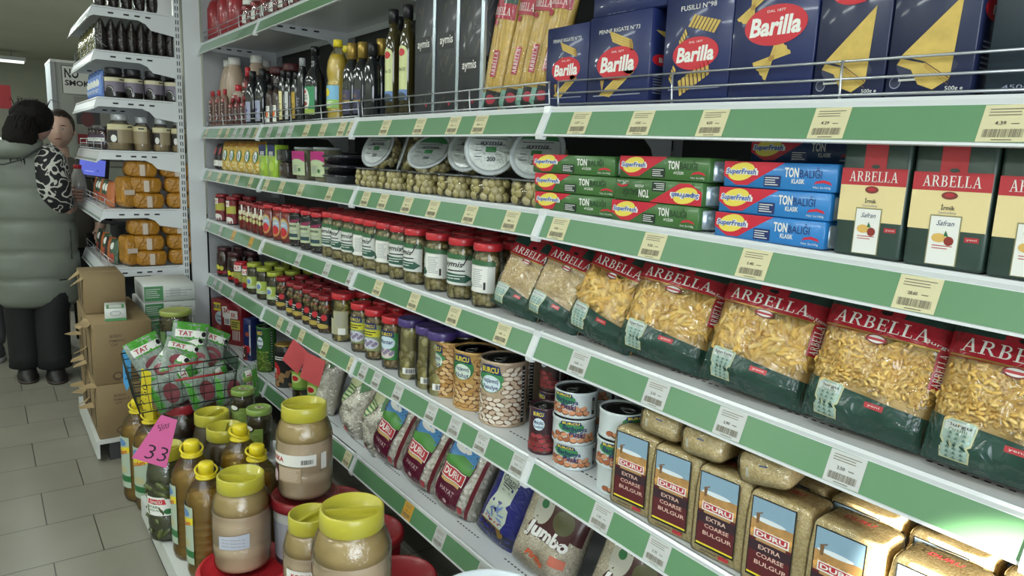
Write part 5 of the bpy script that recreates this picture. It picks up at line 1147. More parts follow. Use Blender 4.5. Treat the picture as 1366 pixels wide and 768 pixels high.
a.poly([(x0, .16), (x1+.008, .16), (x1+.008, .2), (x1-.008, .228), (x0, .232)], mat('4a8ac0', rough=.4), 2); a.ell(-.02, .195, .03, .012, WP, 3); a.poly([(x0, .14), (x1+.006, .14), (x1+.01, .168), (-.01, .178), (x0, .158)], mat('4a8a3a', rough=.4), 3)
a.rect(x0+.006, x1-.002, .1, .138, WP, 4); a.rect(x0+.008, x1-.004, .103, .135, SRED, 5); a.text('DURU', (x0+x1)/2, .119, .062, .022, WP, 6, .03); a.rect(x0+.012, x1-.01, .09, .099, mat('c9a86a'), 5)
a.text('HAYAT', (x0+x1)/2, .066, .055, .014, mat('c8a8b0'), 3, .0); a.ell(-.012, .035, .008, .006, mat('c8a8b0'), 3)
a.poly([(.055, .01), (.064, .01), (.07, .22), (.06, .22)], mat('6e1c28'), 1); a.rect(.035, .048, .02, .045, SRED, 1)
hb_ = beanbag(w, h, .09, .0145, 230, 6, a, up=.0075)
for i, (px, ry, rz) in enumerate(((519, .30, .2), (560, .30, .25), (606, .28, .3))):
    x = D+.065; y = yat(px, x, .43); put(hb_, (x, y, zs('5', y)+.010), Euler((-.18, ry, R90+rz)), 'clear bag of large white beans with maroon and sky print, '+nth(i, 3), 'large white bean bags', (1.06,)*3)
# rice bags
a = Art(); w, h = .16, .27; a.rect(-.079, .079, 0, .27, foil('2b3078', bump=.6), 1); a.rect(-.079, .079, 0, .05, foil('1c2040', bump=.6), 2)
a.poly([(-.055, .055), (.015, .055), (.02, .08), (.01, .14), (.012, .2), (.0, .235), (-.035, .235), (-.05, .2), (-.045, .14), (-.058, .08)], mat('b9c4b4', rough=.4, coat=.3), 3); a.text('Ghazal', -.018, .19, .05, .02, TXT, 5, .0); a.lines(-.038, .0, .165, .18, 2, TXT, 5); a.text('BASMATI', -.02, .155, .03, .006, TXT, 5)
for k in range(7): a.ell(-.02+.02*cos(k), .09+.018*sin(k*1.7), .012, .003, mat('6f86b8'), 5, k)
for k in range(5): a.ell(-.045+k*.012, .066, .003, .003, SRED, 5)
a.poly([(-.06, .052), (.02, .052), (.02, .056), (-.06, .056)], GOLD, 4); a.poly([(.0, .052), (.03, .05), (.03, .02)], GOLD, 4)
gz = pouch('rice_bag', w, h, .075, foil('2b3078', bump=.6), a, 3, .012, 'bag', 'rice bag')
x = D+.075; y = yat(664, x, .42); put(gz, (x, y, zs('5', y)+.008), Euler((-.2, .3, R90+.25)), 'navy blue rice bag with pale label, between bean bags and clear rice bags')
RICE = grain('bfb298', 'e4dcc6', 260, .45, 1.0)
a = Art(); w, h = .19, .25; DKB = mat('4a2a2a', rough=.35, coat=.3)
a.poly([(-.03, .16), (.09, .13), (.09, .262), (-.0, .262)], DKB, 1); a.poly([(-.06, .12), (.06, .11), (.065, .16), (-.04, .17)], DKB, 1); a.ell(-.035, .18, .026, .045, mat('b4b2a2', rough=.4), 2); a.ell(-.035, .19, .01, .012, LGRN, 3); a.ell(.03, .17, .03, .03, mat('5a5a3a', rough=.4), 3)
a.text('Jumbo', 0, .115, .13, .05, DKB, 3, .09, .2); a.text('Jumbo', 0, .115, .13, .05, WP, 4, .045, .2); a.text('Pirinç', -.01, .05, .06, .022, mat('d0552c'), 3, .03, .1, -.2); a.rect(.03, .07, .06, .085, mat('c9705a'), 3); a.text('Bashan', .03, .25, .07, .012, mat('c05a48'), 3, .02, .2); 
a.rect(.01, .025, .0, .01, DKB, 1)
jr = root('jumbo_rice_bag', cat='rice bag'); surf, S = bagsurf(w, h, .09, base=.16, seed=4, lump=.012, top=.5); bagbody(S, w*.99, h, RICE, 20, 24, wav=0).build('rice', jr); bagbody(lambda u, v: S(u, v)+.003, w, h, CLEARW, 22, 26, wav=0).build('wrapper', jr)
a.build('print', jr, lambda u, v: (lambda q: (Vector(q[0])+Vector((0, -.0036, 0)), q[1]))(surf(u, v)), .0003, w/14)
for i, (px, ry, rz) in enumerate(((722, .22, .3), (822, .22, .3), (940, .18, .2), (1080, .15, .2))):
    x = D+.075; y = yat(px, x, .42); put(jr, (x, y, zs('5', y)+.01), Euler((-.2, ry, R90+rz)), 'clear bag of white rice with dark print, '+nth(i, 4), 'clear rice bags')
# ======================= base platforms and floor goods =======================
PLAT = mat('c9ccc8', rough=.45)
def platform(y0, y1, x0, lab):
    t = root('base_platform', lab, 'platform', None, (0, 0, 0)); b = MB(); b.box(x0, 1.0, y0, y1, .085, .1, PLAT); b.box(x0, x0+.012, y0, y1, .02, .0849, PLAT); b.build('deck', t)
    b = MB(); b.box(x0+.05, x0+.07, y0+.02, y1-.02, 0, .085, DARKP); b.box(.93, .95, y0+.02, y1-.02, 0, .085, DARKP); b.box(x0+.05, .95, y0+.01, y0+.03, 0, .085, DARKP); b.box(x0+.05, .95, y1-.03, y1-.01, 0, .085, DARKP); b.build('plinth', t)
platform(.6, 2.84, .405, 'low white platform under the oil bottles and big jars')
platform(3.49, 4.2, .335, 'low white platform under the stacked brown boxes')

# big ribbed jars of sesame paste with yellow screw lids
PASTE = mat('cab496', rough=.4, var=.05, vscale=12); PASTE_OIL = mat('ae9660', rough=.25, coat=.5); LIDY = mat('b9b23a', rough=.35, coat=.35)
def bigjar(R=.083, H=.285, fill=PASTE, lidm=LIDY, art=None, glass=PET, oil=PASTE_OIL, name='paste_jar', cat='jar', ribs=True, lr=.78, lh=.032, lcut=-.1):
    t = root(name, cat=cat); hb = H-lh; z1 = hb*.62
    prof = [(R*.80, 0), (R*.93, .006), (R*.97, .02), (R*.94, .038), (R*.985, .05), (R, .06), (R, z1*.52), (R*.975, z1*.54), (R, z1*.57), (R, z1), (R*.96, z1+.010), (R*.985, z1+.022), (R*.965, z1+(hb-z1)*.45), (R*.86, z1+(hb-z1)*.74), (R*.72, hb-.006), (R*.70, hb)]
    n = 72; b = MB(); vs = []
    for j, (r, z) in enumerate(prof):
        for i in range(n):
            k = 1+(.020*(1 if i % 2 else -1) if ribs and 10 <= j <= 13 else 0); a_ = 2*pi*i/n; vs.append((r*k*cos(a_), r*k*sin(a_), z))
    b.add(vs, [(j*n+i, j*n+(i+1) % n, (j+1)*n+(i+1) % n, (j+1)*n+i) for j in range(len(prof)-1) for i in range(n)]+[tuple(range(n-1, -1, -1))], glass, True); b.build('jar', t)
    b = MB(); pi_ = [(r*.965, z+.003) for r, z in prof if z < z1+(hb-z1)*.30]; b.lathe(pi_, fill, 40); q = pi_[-1]
    if oil: b.lathe([q, (R*.93, z1+(hb-z1)*.45), (R*.83, z1+(hb-z1)*.72), (R*.69, hb-.012)], oil, 40)
    b.build('contents', t)
    b = MB(); rl = R*lr; m = lidm; nn = 60
    vs = []; pr = [(rl, hb-.012), (rl*1.03, hb-.010), (rl*1.02, H-.003), (rl*.98, H), (rl*.92, H), (rl*.89, H-.018), (0.001, H-.018)]
    b.lathe(pr, m, nn, cap1=False); b.box(-rl*.88, rl*.88, -.005, .005, H-.019, H-.006, m, Matrix.Rotation(radians(35), 4, 'Z')); b.build('lid', t)
    if art and name == 'paste_jar': art.build2(t, cyls(R+.0012), .0003, R*.25, lcut, 0, ('label', 'small_sticker'))
    elif art: art.build('label', t, cyls(R+.0012), .0003, R*.25)
    return t
a = Art(); a.rect(-.10, .09, .115, .15, WP, 1); a.text('KOSKA', -.045, .133, .07, .016, SRED, 2, .03); a.bars(.045, .08, .122, .136, 18, TXT, 2); a.rect(-.10, -.035, .06, .115, mat('4a3030', rough=.4), 1); a.ell(-.05, .075, .012, .02, mat('d8c0c4'), 2); a.ell(-.065, .07, .010, .014, mat('d8c0c4'), 3)
a.rect(-.032, .045, .065, .112, mat('b09a80', rough=.4), 1); a.lines(-.028, .042, .07, .108, 8, mat('d8ccba'), 2, .3, .2); a.rect(.105, .125, .1, .15, WP, 1)
jB = bigjar(art=a, lcut=.1)
a = Art(); LAB = mat('b7bccb', rough=.45)
a.poly([(.01, .085), (.10, .09), (.10, .135), (.01, .125)], LAB, 1); a.rect(-.125, -.105, .12, .145, LAB, 1); a.bars(-.123, -.107, .122, .14, 8, TXT, 2); a.rect(-.125, -.103, .06, .115, mat('b09a80'), 1)
for k in range(3): a.lines(.02, .09, .095+k*.01, .10+k*.01, 1, GREY, 2, .5)
jA = bigjar(art=a)
a = Art(); a.rect(-.09, .055, .115, .15, WP, 1); a.text('KOSKA', -.048, .132, .07, .018, SRED, 2, .03); a.bars(.02, .045, .118, .132, 14, TXT, 2); a.rect(-.10, -.03, .04, .115, mat('4a3030', rough=.4), 1); a.ell(-.05, .075, .02, .02, mat('d8c0c4'), 2); a.rect(-.03, .055, .05, .112, mat('b09a80', rough=.4), 1); a.lines(-.025, .05, .06, .108, 8, mat('d8ccba'), 2, .3, .2)
jC = bigjar(R=.087, H=.29, art=a, lcut=-.5)
put(jB, (.735, 2.0, .386), (0, 0, R90+.55), 'large sesame paste jar with yellow lid standing on the red-lidded bucket')
put(jA, (.553, 2.03, .192), (0, 0, R90+.35), 'large sesame paste jar with yellow lid and tilted price sticker, left foreground')
put(jC, (.602, 1.355, .365), (0, 0, R90+.55), 'largest nearest sesame paste jar with yellow lid, bottom centre')
dup(jB, (.60, 1.60, .275), (0, 0, R90+1.4), 'sesame paste jar half hidden behind the nearest yellow-lidded jar', scale=(.80, .80, .9))
# buckets with red lids
def bucket(R, H, body, lidm, art=None, name='bucket', handle=False):
    t = root(name, cat='bucket'); b = MB(); b.lathe([(R*.86, 0), (R*.88, .004), (R*.97, H-.03)], body, 40); b.build('pail', t)
    b = MB(); b.lathe([(R*.98, H-.032), (R*1.05, H-.03), (R*1.05, H-.012), (R*1.02, H-.006), (R*.96, H), (R*.93, H-.003), (R*.90, H-.010), (.001, H-.010)], lidm, 44, cap1=False); b.build('lid', t)
    if art: art.build('label', t, lambda u, v: ((lambda rr, an: ((rr*sin(an), -rr*cos(an), v), (sin(an), -cos(an), 0)))(R*(.88+.09*v/H)+.001, u/R)), .0003, R*.2)
    if handle:
        b = MB(); b.tube([(R*1.03*cos(q), -R*1.03*abs(sin(q))*.6-.0, H-.03-.06*sin(q)) for q in [pi*k/14 for k in range(15)]], .0025, WP, 6); b.build('handle', t)
    return t
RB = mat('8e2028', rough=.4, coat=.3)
a = Art(); a.rect(-.09, .09, .04, .22, mat('a4a6b2', rough=.45), 1); a.lines(-.08, .08, .12, .2, 10, GREY, 2, .3); a.rect(-.09, .09, .04, .1, mat('3a2830'), 2)
bk = bucket(.098, .286, mat('b4b4b0', rough=.45), RB, a)
put(bk, (.735, 2.0, .1), (0, 0, R90+.4), 'pale bucket with dark red lid under the sesame paste jar')
a = Art(); a.rect(-.05, .05, .02, .06, WP, 1)
bk2 = bucket(.135, .092, RB, RED, None); put(bk2, (.56, 2.02, .1), (0, 0, 0), 'wide flat red-lidded tub under the left sesame paste jar')
bk3 = bucket(.115, .265, RB, RED); put(bk3, (.60, 1.355, .1), (0, 0, 0), 'red bucket hidden under the nearest sesame paste jar')
bk6 = bucket(.09, .174, RB, RED); put(bk6, (.62, 1.60, .1), (0, 0, 0), 'low red bucket under the half-hidden sesame paste jar', scale=(.85, .85, 1))
for i, (x, y, hh) in enumerate(((.87, 1.64, .15), (.85, 1.36, .13), (.90, 1.90, .16), (.90, 2.18, .14))):
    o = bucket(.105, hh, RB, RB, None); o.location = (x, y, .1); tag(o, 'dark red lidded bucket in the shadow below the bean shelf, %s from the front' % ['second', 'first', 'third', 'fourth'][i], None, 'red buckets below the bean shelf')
bk4 = bucket(.10, .245, mat('a9a9a6', rough=.45), RED); put(bk4, (.755, 2.72, .1), (0, 0, 0), 'bucket with red lid under the left green-lidded jar')
bk5 = bucket(.10, .262, mat('c9cac6', rough=.45), mat('c4c8cc', rough=.4)); put(bk5, (.735, 2.43, .1), (0, 0, 0), 'white bucket under the middle green-lidded jar')
o = bucket(.13, .455, mat('cdd3d6', rough=.4), mat('cfd8de', rough=.35)); put(o, (.742, 1.02, .1), (0, 0, 0), 'tall white bucket with white lid at the bottom edge of the view')
# jars of stuffed leaves with green lids
GLID = mat('7f9a4a', rough=.35, coat=.4); a = Art(); R_ = .044; a.rect(-.05, .05, .03, .1, mat('7f9a4a', rough=.5), 1); a.ell(0, .1, .022, .014, mat('2c241c'), 2); a.ell(0, .1, .016, .009, WP, 3); a.lines(-.04, .04, .04, .085, 7, mat('a8ba74'), 2, .3); 
ga = Art(); ga.ell(0, 0, .018, .012, mat('b4b89a'), 1); ga.ell(0, 0, .010, .006, mat('6a4a3a'), 2)
PLF = (ICO1, .018, [mat('3f3a22', rough=.3, coat=.5), mat('55492a', rough=.3, coat=.5), mat('2f2a1a', rough=.3, coat=.5)], 46, (1.6, .5, .4))
vl = jar('vine_leaf_jar', 'jar', R_, .165, GLID, mat('3a3220', rough=.3), a, PLF, .94, .018, lidart=ga)
put(vl, (.752, 2.70, .346), (0, 0, R90+.5), 'green-lidded leaf jar on the red bucket, left of the pair')
put(vl, (.728, 2.42, .362), (0, 0, R90+.4), 'green-lidded leaf jar on the white bucket lid')
put(vl, (.80, 2.26, .34), (0, 0, R90+.4), 'green-lidded leaf jar partly hidden behind the sesame paste jar', scale=(.95, .95, 1))
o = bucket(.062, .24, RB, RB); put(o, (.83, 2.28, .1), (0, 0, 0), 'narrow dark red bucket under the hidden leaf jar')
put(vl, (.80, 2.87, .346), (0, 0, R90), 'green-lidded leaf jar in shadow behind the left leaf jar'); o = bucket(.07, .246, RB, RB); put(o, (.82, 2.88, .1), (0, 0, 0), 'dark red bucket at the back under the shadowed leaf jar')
# pickle jars and oil bottles
a = Art(); a.rect(-.08, .08, .10, .165, WP, 1); a.poly([(-.025, .14), (.045, .14), (.04, .158), (-.02, .158)], RED, 2); a.text('ÖNCÜ', .01, .149, .045, .012, WP, 3, .02); a.text('HIYAR', -.005, .13, .05, .009, LGRN, 2, .02); a.text('TURŞUSU', -.0, .118, .055, .008, LGRN, 2, .02); a.ell(.05, .115, .014, .01, LGRN, 2); a.rect(-.08, -.06, .10, .165, mat('6a4a3a'), 2)
pj = bigjar(R=.062, H=.325, fill=mat('3f4426', rough=.3), art=a, oil=mat('4a4f32', rough=.25, coat=.5), name='pickle_jar', lr=.86, lh=.03)
b = MB(); scatter(b, cyls(.0585), -.16, .16, .03, .21, 60, ICO1, .024, [mat('56602e', rough=.3, coat=.5), mat('454d24', rough=.3, coat=.5)], 3, .008, (.42, 1.5, .3), .3); b.build('gherkins', pj)
put(pj, (.437, 2.49, .1), (0, 0, R90+.6), 'tall gherkin jar with yellow lid and white label, at the platform corner')
a = Art(); R_ = .062; a.rect(-.045, .045, .05, .22, mat('a9b8a4', rough=.4), 1); a.ell(0, .20, .03, .012, mat('5a86b8'), 2); a.poly([(-.045, .15), (.045, .17), (.045, .19), (-.045, .175)], YEL2, 3); a.text('yudum', 0, .165, .07, .02, RED, 4, .02, .2, .2); a.ell(0, .11, .03, .012, mat('b8b48a'), 2); a.rect(-.045, .045, .07, .09, LGRN, 2)
OIL = mat('867346', rough=.2, coat=.5)
def oilbottle():
    R = .070; H = .30
    t = root('large_oil_bottle', cat='bottle'); pr = [(R*.85, 0), (R*.95, .006), (R, .02)]
    z = .03
    while z < .17: pr += [(R, z), (R*.965, z+.008), (R, z+.016)]; z += .022
    pr += [(R, .19), (R*.99, .22), (R*.92, .245), (R*.70, .270), (R*.42, .288), (R*.3, H)]
    b = MB(); b.lathe(pr, film('f6e7b0', .22, .07, .25, 60), 32); b.build('bottle', t)
    b = MB(); b.lathe([(r*.96, z) for r, z in pr if z < .25], OIL, 32); b.build('oil', t)
    b = MB(); b.lathe([(R*.48, H-.012), (R*.50, H-.008), (R*.34, H-.004), (R*.34, H+.004), (R*.36, H+.004), (R*.36, H+.026), (R*.31, H+.03)], YEL2, 26); b.build('cap', t)
    b = MB(); b.tube([(R*.5*cos(q), R*.5*sin(q), H+.002+.014*max(0, sin((q-1)/1.4))) if 1 < q < 5.4 else (R*.4*cos(q), R*.4*sin(q), H-.004) for q in [2*pi*k/20 for k in range(20)]], .0035, YEL2, 6, True); b.build('carry_handle', t)
    a.build('label', t, cyls(R+.0012), .0003, R*.25); return t
ob = oilbottle()
for i, (px, Y, z0, sc, lab, rz) in enumerate(((258, 2.33, .1, 1.17, 'large oil bottle with yellow cap directly behind the gherkin jar', -.1), (277, 2.19, .1, 1.10, 'large oil bottle with yellow cap left of the nearest left paste jar', .0), (187, 3.06, 0.0, 1.25, 'large oil bottle on the floor beside the brown boxes, the left one', .2), (204, 2.94, .0, 1.22, 'large oil bottle on the floor beside the brown boxes, the right one', .5),
        (322, 2.35, .1, 1.22, 'large oil bottle with yellow cap between the two paste jars', .6), (344, 2.20, .1, 1.16, 'large oil bottle tucked behind the left paste jar, right side', .6))):
    x = None; lo, hi = .2, 1.2
    for _ in range(40):
        md = (lo+hi)/2
        v = Vector((md, Y, z0+.2-HC)); p_ = 683+FPX*v.dot(RT)/v.dot(FW)
        if p_ > px: hi = md
        else: lo = md
    put(ob, (md, Y, z0), (0, 0, R90+rz), lab, 'large oil bottles', (.95 if sc > 1.1 else .9, .95 if sc > 1.1 else .9, sc))
# big jars with wide yellow ring lids, and the red-lidded dark one
def xat(px, Y, z):
    a_ = RT*FPX-FW*(px-683); return -(a_.y*Y+a_.z*(z-HC))/a_.x
dk = bigjar(R=.07, H=.34, fill=mat('3b2e22', rough=.3), oil=mat('4a3c28', rough=.25, coat=.4), name='olive_bulk_jar', lr=.86)
put(dk, (xat(283, 2.70, .4), 2.70, .1), (0, 0, 0), 'tall dark jar with wide yellow ring lid behind the oil bottles, the rear one')
put(dk, (xat(300, 2.53, .4), 2.53, .1), (0, 0, .6), 'tall dark jar with wide yellow ring lid behind the oil bottles, the front one')
rk = bigjar(R=.082, H=.352, fill=mat('32261f', rough=.3), lidm=mat('a82c38', rough=.4, coat=.3), oil=mat('3b2c22', rough=.25, coat=.4), name='red_lid_bulk_jar', lr=.70)
put(rk, (xat(243, 2.88, .4), 2.90, .08), (0, 0, 0), 'big ribbed dark jar with red lid under the wire basket')
# price papers on the bottles
def sheet(name, pts, m, loc, rot, lab, art=None):
    b = MB(); n = len(pts); vs = [(x, 0, z) for x, z in pts]+[(x, .0012, z) for x, z in pts]; b.add(vs, [tuple(range(n)), tuple(range(2*n-1, n-1, -1))]+[(i, n+i, n+(i+1) % n, (i+1) % n) for i in range(n)], m)
    t = root(name, lab, 'price sheet'); t.location = loc; t.scale = (.88,)*3; t.rotation_euler = rot; b.build('paper', t)
    if art: art.build('handwriting', t, lambda u, v: ((u, -.0004, v), (0, -1, 0)), .0004)
    return t
PINK = mat('d0609a', rough=.7); INKB = mat('241c28', rough=.7)
a = Art(); a.text('33', .012, -.045, .075, .055, INKB, 1, -.01, .1, -.15); a.text('5litr', .028, .058, .045, .022, INKB, 1, -.005, .1, .5)
sheet('pink_price_sheet', [(-.07, -.07), (.05, -.10), (.07, .085), (.015, .10), (-.01, .05)], PINK, (xat(207, 2.40, .42), 2.40, .480), (-.05, .12, -.45), 'pink paper price sheet reading 33, clipped beside the red-lidded jar', a)
a = Art(); a.text('7.50', 0, .0, .09, .02, INKB, 1, -.01, .1, pi/2-.05)
sheet('yellow_price_sheet', [(-.018, .115), (.02, .1), (.028, .0), (.045, -.11), (.02, -.115), (-.01, -.03)], YEL2, (xat(192, 2.83, .50), 2.83, .50), (0, .12, -.35), 'yellow paper price strip hanging from the basket corner', a)
a = Art(); a.text('3.20', 0, -.02, .07, .016, INKB, 1, -.01, .1, pi/2)
sheet('blue_price_sheet', [(-.012, .09), (.008, .095), (.02, .06), (.016, -.06), (-.004, -.105), (-.016, -.06)], mat('4a9fd8', rough=.6), (xat(169, 3.1, .52), 3.1, .53), (0, 0, -.3), 'blue paper price strip hanging against the brown boxes', a)
# wire basket of green packets
DW = mat('23302c', rough=.35, metal=.4)
bk_ = root('wire_basket', 'dark wire basket heaped with green packets, red bars on its rim', 'basket'); bk_.location = (.585, 2.92, .446); bk_.rotation_euler = (0, -.04, -.05)
def brect(x0, x1, y0, y1, z): return [(x0, y0, z), (x1, y0, z), (x1, y1, z), (x0, y1, z)]
b = MB()
for k, z in enumerate((0, .035, .07, .105, .14, .165)):
    q = 1-.12*(1-z/.165); b.tube(brect(-.19*q, .19*q, -.14*q, .14*q, z), .0026 if z in (0, .165) else .0018, DW, 5, True)
b.build('hoops', bk_)
b = MB()
for i in range(10):
    x = -.165+i*.33/9
    for sy in (-1, 1): b.tube([(x, sy*.1232, 0), (x*1.12, sy*.14, .165)], .0010, DW, 4)
for i in range(12):
    y = -.12+i*.24/11
    for sx in (-1, 1): b.tube([(sx*.167, y, 0), (sx*.19, y*1.1, .165)], .0013, DW, 4)
    b.tube([(-.167, y, 0), (.167, y, 0)], .0013, DW, 4)
b.build('mesh_wires', bk_)
for z, x0, x1 in ((.166, -.06, .06), (.106, -.04, .13)):
    b = MB(); b.tube([(x0, -.141 if z > .15 else -.133, z), (x1, -.141 if z > .15 else -.133, z)], .0045, mat('9a2a30', rough=.4), 8); b.build('red_bar', bk_)
FG = foil('8f9b92', bump=1.0, rough=.12, bscale=44); FGR = foil('4f9a3c', bump=.8, rough=.2)
a = Art(); w, h = .13, .17; a.rect(-w*.5, w*.5, h*.62, h, FGR, 1); a.rect(-w*.42, w*.40, h*.66, h*.82, WP, 2); a.text('TAT', -.02, h*.74, .05, .018, SRED, 3, .02); a.ell(.045, h*.75, .008, .010, BLK, 3); a.rect(-w*.5, w*.5, 0, h*.12, FGR, 1); a.ell(0, h*.35, w*.3, h*.16, mat('8a4a52', rough=.3, bump=.6), 2)
gp_ = root('green_packet', cat='packet'); surf, S = bagsurf(w, h, .05, seed=2, lump=.012, top=.6); bagbody(S, w, h, FG, 16, 18).build('bag', gp_); a.build2(gp_, surf, .0007, w/8, .1)
for i, (dx, dy, dz, e) in enumerate(((-.10, -.03, .06, (-.9, .3, -.7)), (-.03, -.02, .08, (-.8, .35, -.2)), (.06, 0, .07, (-.7, -.1, .1)), (.12, .02, .06, (-.8, .1, .5)), (-.06, .07, .06, (-.4, -.3, .3)), (.03, .08, .09, (-.25, .2, -.1)), (.10, .08, .07, (-.4, .5, .1)), (-.12, -.08, .02, (-.3, 1.2, -.1)), (0, -.10, .02, (-.2, 1.3, .1)), (.10, -.09, .02, (-.2, 1.5, 0)), (.0, -.06, .04, (-1.0, .9, .2)), (.10, -.05, .05, (-1.0, .8, .3)))):
    put(gp_, (.585+dx, 2.92+dy, .448+dz), Euler(e), 'shiny green and silver packet in the wire basket, '+['left end', 'left centre, leaning', 'centre', 'right end', 'rear left', 'rear centre, upright', 'rear right', 'front left, low', 'front centre, low', 'front right, low', 'middle layer, centre', 'middle layer, right'][i], 'green packets in the wire basket', (1.05, 1.0, 1.05))

# ======================= brown boxes and what stands on them =======================
CARD = mat('84704f', rough=.75, var=.06, vscale=6); CARD2 = mat('a08a64', rough=.75); CINK = mat('5d4a38', rough=.8)
def box(w, d, h, lab, loc, rz, flaps=0, printed=True, seed=0):
    t = root('cardboard_box', lab, 'box', 'brown cardboard boxes', loc, (0, 0, rz)); b = MB(); b.rbox(w, d, h, .003, CARD, 1); b.box(-w/2+.002, w/2-.002, -.004, .004, h, h+.001, CARD2); b.build('carton', t)
    if printed:
        a = Art(); a.text('BORDO', -w*.12, h*.78, w*.2, h*.05, CINK, 1, .01); a.text('PEMBECİ', -w*.10, h*.71, w*.26, h*.05, CINK, 1, .01); a.text('ÇAP', -w*.15, h*.64, w*.12, h*.05, CINK, 1, .01)
        a.ell(-w*.12, h*.12, w*.09, h*.07, CINK, 1); a.ell(-w*.12, h*.13, w*.06, h*.04, CARD, 2); a.build('print', t, front(d), .0006)
    rd = random.Random(seed)
    for k in range(flaps):   # torn flaps standing off the aisle side
        y = -d/2+.05+k*(d-.06)/max(1, flaps-.5); zz = rd.choice((h*.97, h*.45, h*.1)) if k else h*.97
        b = MB(); s = rd.uniform(.04, .06)
        b.add([(0, -s, 0), (0, s, 0), (-.045, s*.7, -.035), (-.05, -s*.6, -.03), (-.0, -s, -.003), (-.0, s, -.003), (-.045, s*.7, -.038), (-.05, -s*.6, -.033)], [(0, 1, 2, 3), (7, 6, 5, 4), (0, 3, 7, 4), (3, 2, 6, 7), (2, 1, 5, 6), (1, 0, 4, 5)], CARD2); b.build('torn_flap', t, (-w/2+.002, y, zz), (0, rd.uniform(-.1, .7), rd.uniform(-.4, .4)))
    for k in range(3 if flaps else 0):
        b = MB(); y = -d/2+.08+k*d*.28; b.box(-w/2-.001, -w/2+.003, y, y+.018, .03, h-.05, mat('2e2419', rough=.9)); b.build('slot_hole', t)
    return t
box(.24, .62, .25, 'brown carton at the bottom of the stack, on the white platform', (.470, 3.82, .101), 0, 5, seed=1)
box(.235, .60, .28, 'brown carton with torn flaps, middle of the stack', (.466, 3.81, .352), .0, 6, seed=2)
box(.17, .34, .17, 'smaller brown carton on top of the stack', (.435, 3.90, .633), -.02, 2, False, seed=4)
CW = mat('c9cdc8', rough=.5); CGR = mat('4a8a55', rough=.5)
t = root('small_white_box', 'small white and green box lying on the middle brown carton', 'box'); b = MB(); b.rbox(.085, .16, .055, .002, CW, 1); b.build('box', t)
a = Art(); a.rect(-.0425, .0425, .0, .012, CGR, 1); a.ell(0, .034, .022, .012, GREY, 1); a.ell(0, .034, .018, .009, CW, 2); a.build('front_print', t, front(.16), .0004); a = Art(); a.rect(-.035, .035, -.07, .02, CGR, 1); a.rect(-.025, .025, -.06, .01, CW, 2); a.build('top_print', t, topf(.055), .0004)
t.location = (.455, 3.62, .633); t.rotation_euler = (0, 0, -.12)
jb = root('juice_multipack', cat='carton'); b = MB(); b.rbox(.24, .30, .085, .004, CW, 1); b.build('wrap', jb); a = Art(); a.rect(-.115, -.03, .006, .08, CGR, 1); a.lines(-.11, -.04, .02, .07, 5, CW, 2, .35); a.rect(.0, .05, .02, .065, mat('b4b8b4'), 1); a.lines(-.02, .11, .02, .06, 3, GREY, 2, .3); a.build('front_print', jb, front(.30), .0004)
a = Art(); a.ell(0, .04, .012, .012, GREY, 1); a.ell(0, .04, .009, .009, CW, 2); a.build('side_print', jb, side(.24), .0004)
stand = box(.24, .30, .37, 'brown carton behind, under the white and green multipacks', (.715, 3.98, .1), 0, 0, False)
for i in range(3): put(jb, (.715+.008*i, 3.98, .471+i*.087), (0, 0, [0, .02, -.03][i]), 'white and green shrink-wrapped multipack, %s of the pile' % ['bottom', 'middle', 'top'][i], 'white and green multipacks')
wb = bucket(.12, .15, mat('31473a', rough=.4), mat('b9bdbe', rough=.4), None, 'white_lid_bucket', True); put(wb, (.665, 3.42, .38), (0, 0, 0), 'dark bucket with white lid and wire handle between boxes and basket')
o = box(.26, .24, .278, 'brown carton hidden under the white-lidded bucket', (.675, 3.38, .101), 0, 0, False)
a = Art(); a.rect(-.03, .02, .02, .085, mat('a4b0c4', rough=.4), 1); a.lines(-.025, .015, .03, .08, 8, GREY, 2, .3); a.rect(-.07, -.035, .02, .08, mat('5a7a4a'), 1)
pj2 = jar('big_pickle_jar', 'jar', .068, .17, mat('8e9a4a', rough=.4, coat=.3), mat('4a4422', rough=.3), a, PLF, .95, .02); put(pj2, (.665, 3.40, .522), (0, 0, R90+1.2), 'wide pickle jar with yellow-green lid standing on the white bucket lid')

# ======================= side rack on the left =======================
LZ = [2.085, 1.872, 1.642, 1.375, 1.07, .757]; LX = .515; LBK = .915; LY0, LY1 = 4.262, 5.22
fr = root('side_rack', 'white slotted steel post and back of the side rack by the till', 'shelving'); 
b = MB(); b.box(.885, .915, LY0-.004, LY0+.03, 0, 2.5, WHITE)
b.build('post', fr)
b = MB()
for k in range(70): b.box(.893, .897, LY0-.0055, LY0-.0035, .05+k*.035, .072+k*.035, DARK); b.box(.904, .908, LY0-.0055, LY0-.0035, .05+k*.035, .072+k*.035, DARK)
b.build('slots', fr)
b = MB(); b.box(.93, 1.015, LY0-.001, LY0+.02, 0, 2.6, WHITE); b.build('end_plate', fr); b = MB(); b.box(.905, .92, LY0+.03, LY1, .0, 2.5, GREY); b.build('back_panel', fr); b = MB(); b.box(.885, .915, LY1, LY1+.03, 0, 2.5, WHITE); b.build('post', fr)
